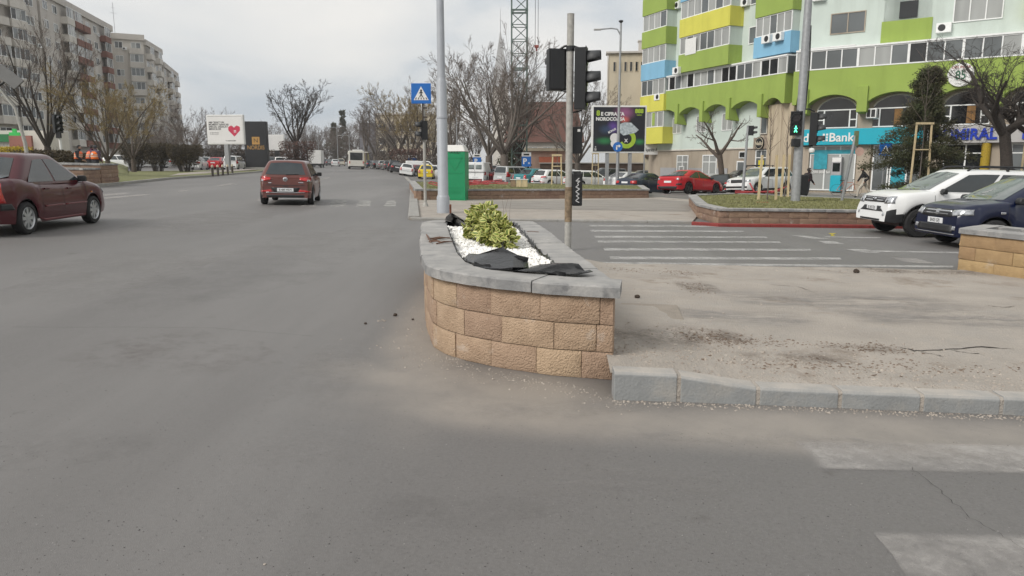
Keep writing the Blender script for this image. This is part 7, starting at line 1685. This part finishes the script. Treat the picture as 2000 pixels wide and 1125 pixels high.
for z_, w0_ in ((-.10, .42), (-.15, .28)): text('small_print', 'Va oferim servicii', bh_ * .045, ink, f_, (-bw_ * .42, -.025, zc + bh_ * z_), ext=.002, align='LEFT')
text('small_print', 'VA RASPUNDEM', bh_ * .05, ink, f_, (bw_ * .14, -.025, zc - bh_ * .38), ext=.002, bold=.003); m = MB(); m.mm((-bw_ * .46, -.024, zc + bh_ * .445), (bw_ * .46, -.021, zc + bh_ * .455)); part('rule', m, ink, f_)
hp = []
for k in range(40):
    t = 2 * math.pi * k / 40; hp.append((16 * math.sin(t) ** 3, 13 * math.cos(t) - 5 * math.cos(2 * t) - 2 * math.cos(3 * t) - math.cos(4 * t)))
hs_ = bh_ * .215 / 16; m = MB(); q = bh_ * .035; 
hp = [(round(a * hs_ / q) * q, round(b_ * hs_ / q) * q) for a, b_ in hp]
flat(f_, 'heart', [(bw_ * .25 + a, zc + bh_ * -.03 + b_) for a, b_ in hp], -.024, MT['heart']); m = MB(); cxh, czh = bw_ * .27, zc - bh_ * .06
for dx in (-1, 1):
    for dz in (-1, 1): m.box((cxh + dx * bh_ * .022, -.027, czh + dz * bh_ * .022), (bh_ * .034, .004, bh_ * .034))
part('small_cross', m, MT['poster_white'], f_)
MT['nordis'] = M('charcoal panel', (.016, .017, .021), .5, .15, 1); MT['gold'] = M('gold', (.50, .28, .08), .4, .05, 3)
o, f_, bw_, bh_, zc = board('tall charcoal billboard with gold lettering standing on the verge', 478, 521, 237, 327, 92, MT['nordis'], MT['nordis'], R(4), (), .05, .9)
flat(f_, 'gold_square', [(-bw_ * .16, zc + bh_ * .0), (bw_ * .18, zc + bh_ * .0), (bw_ * .18, zc + bh_ * .165), (-bw_ * .16, zc + bh_ * .165)], -.026, MT['gold']); text('lettering', 'N', bh_ * .13, MT['nordis'], f_, (bw_ * .01, -.03, zc + bh_ * .083), ext=.002); text('lettering', 'NORDIS', bh_ * .125, MT['gold'], f_, (0, -.028, zc - bh_ * .07), ext=.004, bold=.002, sx=.82)
m = MB(); m.mm((-bw_ / 2 - .1, -.2, -.05), (bw_ / 2 + .1, 1.1, zc - bh_ / 2 + .02)); part('plinth', m, MT['concrete'], o)
board('plain white billboard on a grey leg behind the charcoal one', 520, 555, 263, 294, 112, MT['white'], MT['poster_white'], R(-3), ((.55, .6),), .10)
# casino billboard
m = M('dark poster print', (.010, .012, .020), .55, .2, 2); t = m.node_tree
b_ = t.nodes['Principled BSDF']; tcn = t.nodes.new('ShaderNodeTexCoord'); sep = t.nodes.new('ShaderNodeSeparateXYZ'); t.links.new(tcn.outputs['Generated'], sep.inputs[0])
src = b_.inputs['Base Color'].links[0].from_socket
def spot(cx, cz, rx, rz_, col, amt):
    global src
    mpn = t.nodes.new('ShaderNodeMapping'); mpn.vector_type = 'TEXTURE'; mpn.inputs['Location'].default_value = (cx, .5, cz); mpn.inputs['Scale'].default_value = (rx, 9, rz_); t.links.new(tcn.outputs['Generated'], mpn.inputs[0]); ln = t.nodes.new('ShaderNodeVectorMath'); ln.operation = 'LENGTH'; t.links.new(mpn.outputs[0], ln.inputs[0])
    mr = t.nodes.new('ShaderNodeMapRange'); mr.interpolation_type = 'SMOOTHSTEP'; mr.inputs[1].default_value = 1; mr.inputs[2].default_value = 0; mr.inputs[4].default_value = amt; t.links.new(ln.outputs['Value'], mr.inputs[0]); mxn = t.nodes.new('ShaderNodeMix'); mxn.data_type = 'RGBA'; t.links.new(mr.outputs[0], mxn.inputs[0]); t.links.new(src, mxn.inputs[6]); mxn.inputs[7].default_value = tuple(col) + (1,); t.links.new(mxn.outputs[2], b_.inputs['Base Color']); src = mxn.outputs[2]
spot(.60, .88, .28, .22, (.30, .10, .22), .9); spot(.60, .72, .14, .12, (.62, .12, .10), .9); spot(.38, .55, .16, .2, (.14, .06, .34), .8); spot(.22, .24, .24, .12, (.02, .20, .06), .9); spot(.90, .22, .16, .10, (.03, .24, .07), .8); spot(.25, .5, .2, .15, (.03, .06, .12), .8)
o, f_, bw_, bh_, zc = board('dark casino billboard with green 8 and white lettering right of the near signal', 1155, 1263, 206, 299, 58, MT['white'], m, R(3), ((.30, .25), (.72, .25)), .12)
MT['lime'] = M('lime print', (.36, .52, .04), .6, .1, 3)
text('lettering', '8', bh_ * .15, MT['lime'], f_, (-bw_ * .39, -.025, zc + bh_ * .335), ext=.002, bold=.02); text('lettering', 'E CIFRA TA', bh_ * .10, MT['white'], f_, (-bw_ * .34, -.025, zc + bh_ * .32), ext=.002, bold=.016, align='LEFT'); text('lettering', 'NOROCOASA', bh_ * .098, MT['white'], f_, (-bw_ * .43, -.025, zc + bh_ * .215), ext=.002, bold=.016, align='LEFT')
text('lettering', '888', bh_ * .12, MT['lime'], f_, (bw_ * .36, -.025, zc + bh_ * .38), ext=.002, bold=.02); text('lettering', 'casino', bh_ * .045, MT['lime'], f_, (bw_ * .36, -.025, zc + bh_ * .305), ext=.002, bold=.003); text('lettering', 'NTE', bh_ * .085, MT['lime'], f_, (bw_ * .12, -.033, zc - bh_ * .37), ext=.002, bold=.012); text('lettering', '+18', bh_ * .06, MT['white'], f_, (-bw_ * .43, -.025, zc - bh_ * .40), rot=(math.pi / 2, math.pi / 2, 0), ext=.002, bold=.004)
m = MB(); rr_ = bh_ * .20
rows = [[(bw_ * .14 + r * math.cos(R(a)), -.024, zc - bh_ * .20 + r * math.sin(R(a))) for a in range(-150, 71, 10)] for r in (rr_ * .55, rr_)]; m.grid(rows); part('green_ring', m, MT['lime'], f_)
m = MB(); m.tube([(-bw_ * .08, -.024, zc - bh_ * .18), (-bw_ * .08, -.027, zc - bh_ * .18)], bh_ * .10, 16); m.tube([(-bw_ * .08, -.024, zc - bh_ * .30), (-bw_ * .08, -.0271, zc - bh_ * .30)], bh_ * .085, 16); part('white_eight', m, MT['poster_white'], f_)
gemp = [(-.02, .10), (.10, .15), (.22, .14), (.36, -.01), (.30, -.07), (.08, -.13), (-.02, -.04)]; flat(f_, 'diamond', [(a * bw_, zc + b2_ * bh_) for a, b2_ in gemp], -.029, M('pale diamond print', (.55, .60, .62), .5, .35, 5, col2=(.22, .27, .30)))
text('lettering', 'BONUS', bh_ * .055, MT['white'], f_, (-bw_ * .13, -.025, zc - bh_ * .03), rot=(math.pi / 2, R(-28), 0), ext=.002, bold=.008); text('lettering', 'X', bh_ * .10, MT['white'], f_, (bw_ * .13, -.034, zc - bh_ * .24), ext=.002, bold=.012)
ap = thing('shop_banner', 'white hearing shop banner hanging right of the casino billboard', 'banner', (0, 0, 0)); qa, qb = Q(1257, 302, 66.5), Q(1296, 283, 66.5); m = MB(); m.mm((qa.x, 66.3, qa.z), (qb.x, 66.5, qb.z)); p_ = part('board', m, MT['poster_white'], ap); text('lettering', 'Aparate Auditive', .48, MT['trim'], p_, ((qa.x + qb.x) / 2 + .1, 66.28, (qa.z + qb.z) / 2), ext=.002, sx=.55); m = MB(); m.mm((qb.x - .1, 66.35, -1), (qb.x, 66.45, qa.z)); m.mm((qa.x, 66.35, -1), (qa.x + .1, 66.45, qa.z)); part('leg', m, MT['steel'], ap)
# ---- bollards on the verge
for i, (px, py) in enumerate(((415.5, 343), (426, 342), (435.5, 341), (445, 340), (454, 339))):
    a = P(px, py, .1); o = thing('bollard', ['leftmost of the five short bollards under the heart billboard', 'second of the five verge bollards from the left', 'middle one of the five verge bollards', 'fourth of the five verge bollards from the left', 'rightmost of the five verge bollards'][i], 'bollard', a, group='bollards on the verge'); m = MB(); m.cyl((0, 0, -.05), (0, 0, .62), .09, n=12); part('post', m, M('brown bollard', (.07, .055, .045), .7) if i == 0 else bpy.data.materials['brown bollard'], o, smooth=50); m = MB(); m.lathe([(.092, .62), (.092, .74), (.05, .80), (.001, .81)], n=12); part('cap', m, MT['cream'], o, smooth=50)
# ---- red road sign far left, railing along the far avenue
fe = thing('picket_fence', 'pale picket fence behind the avenue cars', 'fence', (0, 0, 0)); pa, pb_ = GX(775, 122), GX(862, 118)
for i in range(34):
    q = pa.lerp(pb_, i / 33); m = MB(); m.mm((q.x - .09, q.y - .03, q.z), (q.x + .09, q.y + .03, q.z + 2.6)); part('picket', m, MT['greyp2'], fe)
m = MB(); m.bar(pa + Vector((0, .05, 2.0)), pb_ + Vector((0, .05, 2.0)), .06, .12); m.bar(pa + Vector((0, .05, .6)), pb_ + Vector((0, .05, .6)), .06, .12); part('rail', m, MT['greyp2'], fe)
yk = GX(710, 150); o = thing('yellow_kiosk', 'small yellowish kiosk between the bus and the parked cars', 'kiosk', yk); m = MB(); m.mm((-.9, 0, 0), (.9, 1.6, 2.9)); part('wall', m, M('yellow kiosk', (.42, .35, .12), .7, .1, 2), o); m = MB(); m.mm((-1.1, -.3, 2.9), (1.1, 1.8, 3.1)); part('roof', m, MT['greyp'], o)
# ---- tower crane
ck = thing('tower_crane', 'green lattice tower crane mast with a red hook block', 'crane', GX(1014, 86)); MT['crane'] = M('dark green crane steel', (.10, .145, .125), .6, .15, 2)
W2, HM = .86, 42.0; n_ = int(HM / 1.55)
for (sx_, sy_) in ((-1, -1), (1, -1), (1, 1), (-1, 1)):
    m = MB(); m.box((sx_ * W2, sy_ * W2, HM / 2), (.17, .17, HM)); part('mast_leg', m, MT['crane'], ck)
m = MB()
for i in range(n_):
    z0_, z1_ = i * 1.55, (i + 1) * 1.55
    for (a, c) in (((-1, -1), (1, -1)), ((1, -1), (1, 1)), ((1, 1), (-1, 1)), ((-1, 1), (-1, -1))):
        p0 = Vector((a[0] * W2, a[1] * W2, z0_)); p1 = Vector((c[0] * W2, c[1] * W2, z1_)); q0_ = Vector((c[0] * W2, c[1] * W2, z0_)); m.bar(p0 if i % 2 else q0_, p1 if i % 2 else Vector((a[0] * W2, a[1] * W2, z1_)), .08); m.bar(p0, q0_, .08)
        if i % 4 == 0: m.bar(p0, q0_, .2, .16)
part('mast_lattice', m, MT['crane'], ck)
m = MB(); jx = 30
for (y, z) in ((-.7, HM), (.7, HM), (0, HM + 1.3)): m.bar((-10, y, z), (jx, y, z), .14)
for i in range(40): x = -10 + i; m.bar((x, -.7 if i % 2 else .7, HM), (x + 1, 0, HM + 1.3), .07); m.bar((x, -.7, HM), (x + 1, .7, HM), .06)
part('jib', m, MT['crane'], ck); m = MB(); m.mm((-9.5, -.8, HM - 1.6), (-7, .8, HM)); part('counterweight', m, MT['concrete'], ck); m = MB(); m.mm((-.9, -2.4, HM - 2.4), (.9, -.9, HM)); part('cab', m, MT['white'], ck)
hk = Q(1048, 93, 86) - ck.location; m = MB()
for dx in (-.16, .16): m.cyl((hk.x + dx, 0, hk.z + .3), (hk.x + dx, 0, HM), .025, n=4)
m.cyl((hk.x, 0, hk.z - .2), (hk.x - .1, 0, hk.z - 4.2), .025, n=4); part('hoist_cable', m, MT['trim'], ck); m = MB(); m.box((hk.x, 0, hk.z + .12), (.5, .25, .32)); m.box((hk.x, 0, hk.z - .2), (.2, .18, .35)); part('hook_block', m, M('red hook', (.35, .08, .06), .6, .1, 4), ck, bevel=.06)

# ------------------------------------------------------------------ people
def figure(label, loc, rz, joints, rads, colors, hair=(.03, .025, .02), vest=None, scale=1., name='person'):
    """one continuous skinned body, coloured in zones; clothing and hair as children"""
    o = thing(name, label, 'person', loc, rz); keys = list(joints); idx = {k: i for i, k in enumerate(keys)}
    E = [('pelvis', 'waist'), ('waist', 'chest'), ('chest', 'neck'), ('neck', 'head'), ('head', 'crown')]
    for s in 'LR': E += [('chest', 'sh' + s), ('sh' + s, 'el' + s), ('el' + s, 'wr' + s), ('wr' + s, 'ha' + s), ('pelvis', 'hip' + s), ('hip' + s, 'kn' + s), ('kn' + s, 'an' + s), ('an' + s, 'to' + s)]
    me = bpy.data.meshes.new('body'); me.from_pydata([joints[k] for k in keys], [(idx[a], idx[b]) for a, b in E], []); ob = link('body', me, o)
    sk = ob.modifiers.new('skin', 'SKIN'); sk.use_smooth_shade = True
    for i, k in enumerate(keys):
        r = rads[k.rstrip('LR')] if k.rstrip('LR') in rads else rads[k]; me.skin_vertices[0].data[i].radius = (r, r) if not isinstance(r, tuple) else r; me.skin_vertices[0].data[i].use_root = (k == 'pelvis')
    sb = ob.modifiers.new('sub', 'SUBSURF'); sb.levels = 2; sb.render_levels = 2
    dg = bpy.context.evaluated_depsgraph_get(); me2 = bpy.data.meshes.new_from_object(ob.evaluated_get(dg)); ob.modifiers.clear(); ob.data = me2
    me2.materials.clear(); cm = {}
    for z in ('skin', 'top', 'legs', 'shoes'): me2.materials.append(colors[z] if z != 'skin' else MT['skin'])
    J = {k: Vector(v) for k, v in joints.items()}
    segs = [(('pelvis', 'waist'), 2), (('waist', 'chest'), 1), (('chest', 'neck'), 1), (('neck', 'head'), 0), (('head', 'crown'), 0)]
    for s in 'LR': segs += [(('chest', 'sh' + s), 1), (('sh' + s, 'el' + s), 1), (('el' + s, 'wr' + s), 1), (('wr' + s, 'ha' + s), 0), (('pelvis', 'hip' + s), 2), (('hip' + s, 'kn' + s), 2), (('kn' + s, 'an' + s), 2), (('an' + s, 'to' + s), 3)]
    for p in me2.polygons:
        best = (9, 0)
        for (a, b), z in segs:
            A, B = J[a], J[b]; d = B - A; t = max(0, min(1, (p.center - A).dot(d) / max(1e-6, d.length_squared))); e = (p.center - (A + d * t)).length - rads.get(a.rstrip('LR'), .05) * .5
            if e < best[0]: best = (e, z)
        p.material_index = best[1]; p.use_smooth = True
    # face, fingers and hair
    hd = J['head']; fw = (J['toL'] - J['anL'] + J['toR'] - J['anR']); fw.z = 0; fw = fw.normalized() if fw.length > .01 else Vector((1, 0, 0)); sd_ = Vector((-fw.y, fw.x, 0))
    m = MB(); m.tube([hd + fw * .085 + Vector((0, 0, .02)), hd + fw * .125 - Vector((0, 0, .01)), hd + fw * .09 - Vector((0, 0, .025))], [.008, .018, .01], 6); part('nose', m, MT['skin'], o)
    m = MB()
    for s in (-1, 1): m.tube([hd + fw * .09 + sd_ * s * .035 + Vector((0, 0, .03)), hd + fw * .10 + sd_ * s * .035 + Vector((0, 0, .03))], .012, 6)
    m.tube([hd + fw * .095 + sd_ * -.03 - Vector((0, 0, .055)), hd + fw * .095 + sd_ * .03 - Vector((0, 0, .055))], .007, 5); part('eyes_and_mouth', m, MT['ink'], o)
    m = MB()
    for s in 'LR':
        w_, h_ = J['wr' + s], J['ha' + s]; d = (h_ - w_).normalized(); sv = perp(d)
        for i, ln in enumerate((.06, .075, .07, .055)): q = h_ + sv * (i - 1.5) * .018; m.tube([q, q + d * ln * .6, q + d * ln + fw * .01], [.009, .008, .006], 5)
        q = w_.lerp(h_, .4) + sv * .03; m.tube([q, q + sv * .025 + d * .035, q + sv * .03 + d * .06], [.011, .01, .007], 5)
    part('fingers', m, MT['skin'], o)
    bm = bmesh.new(); bmesh.ops.create_uvsphere(bm, u_segments=14, v_segments=9, radius=.115)
    for v in bm.verts: v.co = Vector((v.co.x, v.co.y, v.co.z * .95)); v.co += hd - fw * .022 + Vector((0, 0, .055))
    bmesh.ops.delete(bm, geom=[v for v in bm.verts if (v.co - hd).dot(fw) > .015 and v.co.z < hd.z + .085 or v.co.z < hd.z - .02], context='VERTS'); mh = bpy.data.meshes.new('hair'); bm.to_mesh(mh); bm.free(); mh.materials.append(M('hair or cap', hair, .8, .2, 20)); mh.polygons.foreach_set('use_smooth', [True] * len(mh.polygons)); link('hair', mh, o)
    if vest:
        c, w_ = J['chest'], J['waist']; m = MB(); rows = []
        for t, rx, ry in ((-.30, .225, .19), (.0, .225, .19), (.5, .225, .19), (1.0, .225, .19), (1.35, .16, .13)):
            q = w_.lerp(c, t); ax = (J['shR'] - J['shL']); ax.z = 0; ax.normalize(); ay = Vector((-ax.y, ax.x, 0)); rows.append([q + ax * rx * math.cos(R(a)) + ay * ry * math.sin(R(a)) for a in range(0, 361, 20)])
        m.grid(rows); v_ = part('vest', m, vest, o, smooth=180); so = v_.modifiers.new('solid', 'SOLIDIFY'); so.thickness = .012
        for t in (.25, .6):
            m = MB(); q = w_.lerp(c, t); m.grid([[q + Vector((0, 0, dz)) + ax * .238 * math.cos(R(a)) + ay * .203 * math.sin(R(a)) for a in range(0, 361, 20)] for dz in (-.022, .022)]); part('reflective_band', m, MT['hiband'], v_, smooth=180)
    return o
MT['hiband'] = M('reflective band', (.62, .50, .38), .4, .05, 6); VEST = M('orange vest', (.80, .16, .015), .7, .08, 4); VEST2 = M('pink orange vest', (.78, .17, .07), .7, .08, 4)
RAD = dict(pelvis=.155, waist=.15, chest=.175, neck=.058, head=.098, crown=.07, sh=.095, el=.066, wr=.046, ha=.038, hip=.115, kn=.078, an=.06, to=.038)
def stand_pose(walk=0., arm=.0, bend=0., headf=.0):
    J = dict(pelvis=(0, 0, .95), waist=(.02 + bend * .1, 0, 1.12), chest=(.03 + bend * .35, 0, 1.36), neck=(.05 + bend * .5, 0, 1.50), head=(.08 + bend * .6 + headf, 0, 1.62), crown=(.07 + bend * .6 + headf, 0, 1.71))
    for s, y in (('L', 1), ('R', -1)):
        w_ = walk * y; J['sh' + s] = (.02 + bend * .36, .19 * y, 1.41); J['el' + s] = (-.05 - w_ * .25 + arm * .1 + bend * .4, .25 * y, 1.14); J['wr' + s] = (.08 - w_ * .2 + arm * .25 + bend * .5, .23 * y, .93 + arm * .2); J['ha' + s] = (.12 - w_ * .2 + arm * .3 + bend * .5, .22 * y, .86 + arm * .2)
        J['hip' + s] = (.0, .10 * y, .90); J['kn' + s] = (.05 + w_ * .28, .105 * y, .50); J['an' + s] = (w_ * .42 - .02 - (.08 if w_ < 0 else 0), .11 * y, .09 + (.06 if w_ < 0 else 0)); J['to' + s] = (w_ * .42 + .15 - (.08 if w_ < 0 else 0), .12 * y, .04)
    return J
CL = lambda n, c: M(n, c, .85, .15, 8)
walker_pos = Vector((Q(1690, 335, 43.0).x, 43.0, -.44))
figure('man in a black jacket and pale trousers walking past the bank', walker_pos, R(160), stand_pose(.85, .1, .12), RAD, dict(top=CL('black jacket', (.012, .012, .014)), legs=CL('pale trousers', (.50, .46, .39)), shoes=CL('dark shoes', (.03, .03, .03))))
pb_ = Vector((Q(1577, 335, 40.0).x, 40.0, -.48))
figure('person in dark clothes half hidden behind the leaning signal post', pb_, R(20), stand_pose(.2, .3, .1), RAD, dict(top=CL('black and red jacket', (.02, .012, .014)), legs=CL('dark jeans', (.03, .035, .045)), shoes=CL('light shoes', (.4, .4, .4))))
wd_ = dict(top=CL('dark work jacket', (.018, .02, .026)), legs=CL('dark work trousers', (.03, .032, .04)), shoes=CL('boots', (.02, .018, .016)))
def gw_(px, Y, pyfeet=None):
    q = GX(px, Y); q.z = Q(px, 283, Y).z - 1.78; return q
figure('worker in an orange vest over a dark jacket, leftmost, seen from the side', gw_(154, 39.5), R(15), stand_pose(.1, .5, .1), RAD, wd_, vest=VEST2, hair=(.02, .02, .02))
figure('middle worker in a pinkish orange vest, half hidden behind the other', gw_(177, 40.2), R(60), stand_pose(.1, .4, .2), RAD, dict(wd_, top=CL('purple sleeve', (.10, .02, .05))), vest=VEST2, hair=(.03, .02, .02))
w3 = figure('worker in a bright orange vest seen from behind, rightmost of the three', gw_(188, 39), R(80), stand_pose(.05, .2, .05), RAD, dict(wd_, top=CL('blue grey sleeve', (.10, .07, .10))), vest=VEST, hair=(.05, .05, .055))
m = MB(); m.tube([(-.175, 0, 1.32), (-.182, 0, 1.32)], .06, 12); part('back_badge', m, MT['poster_white'], w3)

# ------------------------------------------------------------------ bicycle at the bank
bp = Vector((Q(1655, 335, 45.2).x, 45.2, -.44)); bi = thing('bicycle', 'orange-red bicycle parked against the bank pier', 'bicycle', bp, R(-28)); MT['bike'] = M('orange red frame', (.38, .10, .045), .4, .05, 4)
for x in (-.52, .52):
    m = MB(); m.lathe([(.345, -.018), (.36, -.018), (.36, .018), (.345, .018), (.345, -.018)], n=32, axis='Y'); o = part('wheel', m, MT['rubber'], bi, smooth=50); o.location = (x, 0, .36); m = MB()
    for k in range(14): a = 2 * math.pi * k / 14; m.cyl((0, .02 * (-1) ** k, 0), (.345 * math.cos(a), 0, .345 * math.sin(a)), .003, n=3)
    m.cyl((0, -.05, 0), (0, .05, 0), .025, n=8); part('spokes', m, MT['steel'], o)
m = MB(); bb = (-.06, 0, .32); sd2 = (-.22, 0, .82); hd_ = (.36, 0, .84)
for (a, c) in ((bb, sd2), (bb, (.38, 0, .76)), (sd2, hd_), (bb, (-.52, 0, .36)), (sd2, (-.52, 0, .36)), (hd_, (.52, 0, .36))): m.cyl(a, c, .018, n=7)
part('frame', m, MT['bike'], bi, smooth=50); m = MB(); m.cyl(hd_, (.34, 0, 1.0), .014, n=6); m.tube([(.40, -.27, 1.0), (.36, -.1, 1.02), (.34, 0, 1.01), (.36, .1, 1.02), (.40, .27, 1.0)], .013, 6); part('handlebar', m, MT['black'], bi); m = MB(); m.cyl(sd2, (-.24, 0, .93), .014, n=6); m.box((-.24, 0, .95), (.26, .13, .05)); part('saddle', m, MT['black'], bi, bevel=.02); m = MB(); m.tube([(-.06, -.06, .32), (-.06, -.07, .32)], .09, 14); m.cyl((-.06, -.08, .32), (.0, -.08, .17), .01, n=5); m.cyl((-.06, .08, .32), (-.12, .08, .47), .01, n=5); m.box((.0, -.12, .17), (.09, .08, .02)); m.box((-.12, .12, .47), (.09, .08, .02)); part('crank', m, MT['trim'], bi)

# ------------------------------------------------------------------ thin haze in the air
mh_ = bpy.data.materials.new('haze'); mh_.use_nodes = True; t = mh_.node_tree; t.nodes.clear(); vo = t.nodes.new('ShaderNodeVolumePrincipled'); ot = t.nodes.new('ShaderNodeOutputMaterial'); vo.inputs['Color'].default_value = (.92, .93, .95, 1); vo.inputs['Density'].default_value = .0004; vo.inputs['Anisotropy'].default_value = .2; t.links.new(vo.outputs[0], ot.inputs['Volume'])
m = MB(); m.mm((-2600, -1000, -3), (2600, 2600, 48)); hz = part('haze', m, mh_, None); hz['kind'] = 'stuff'
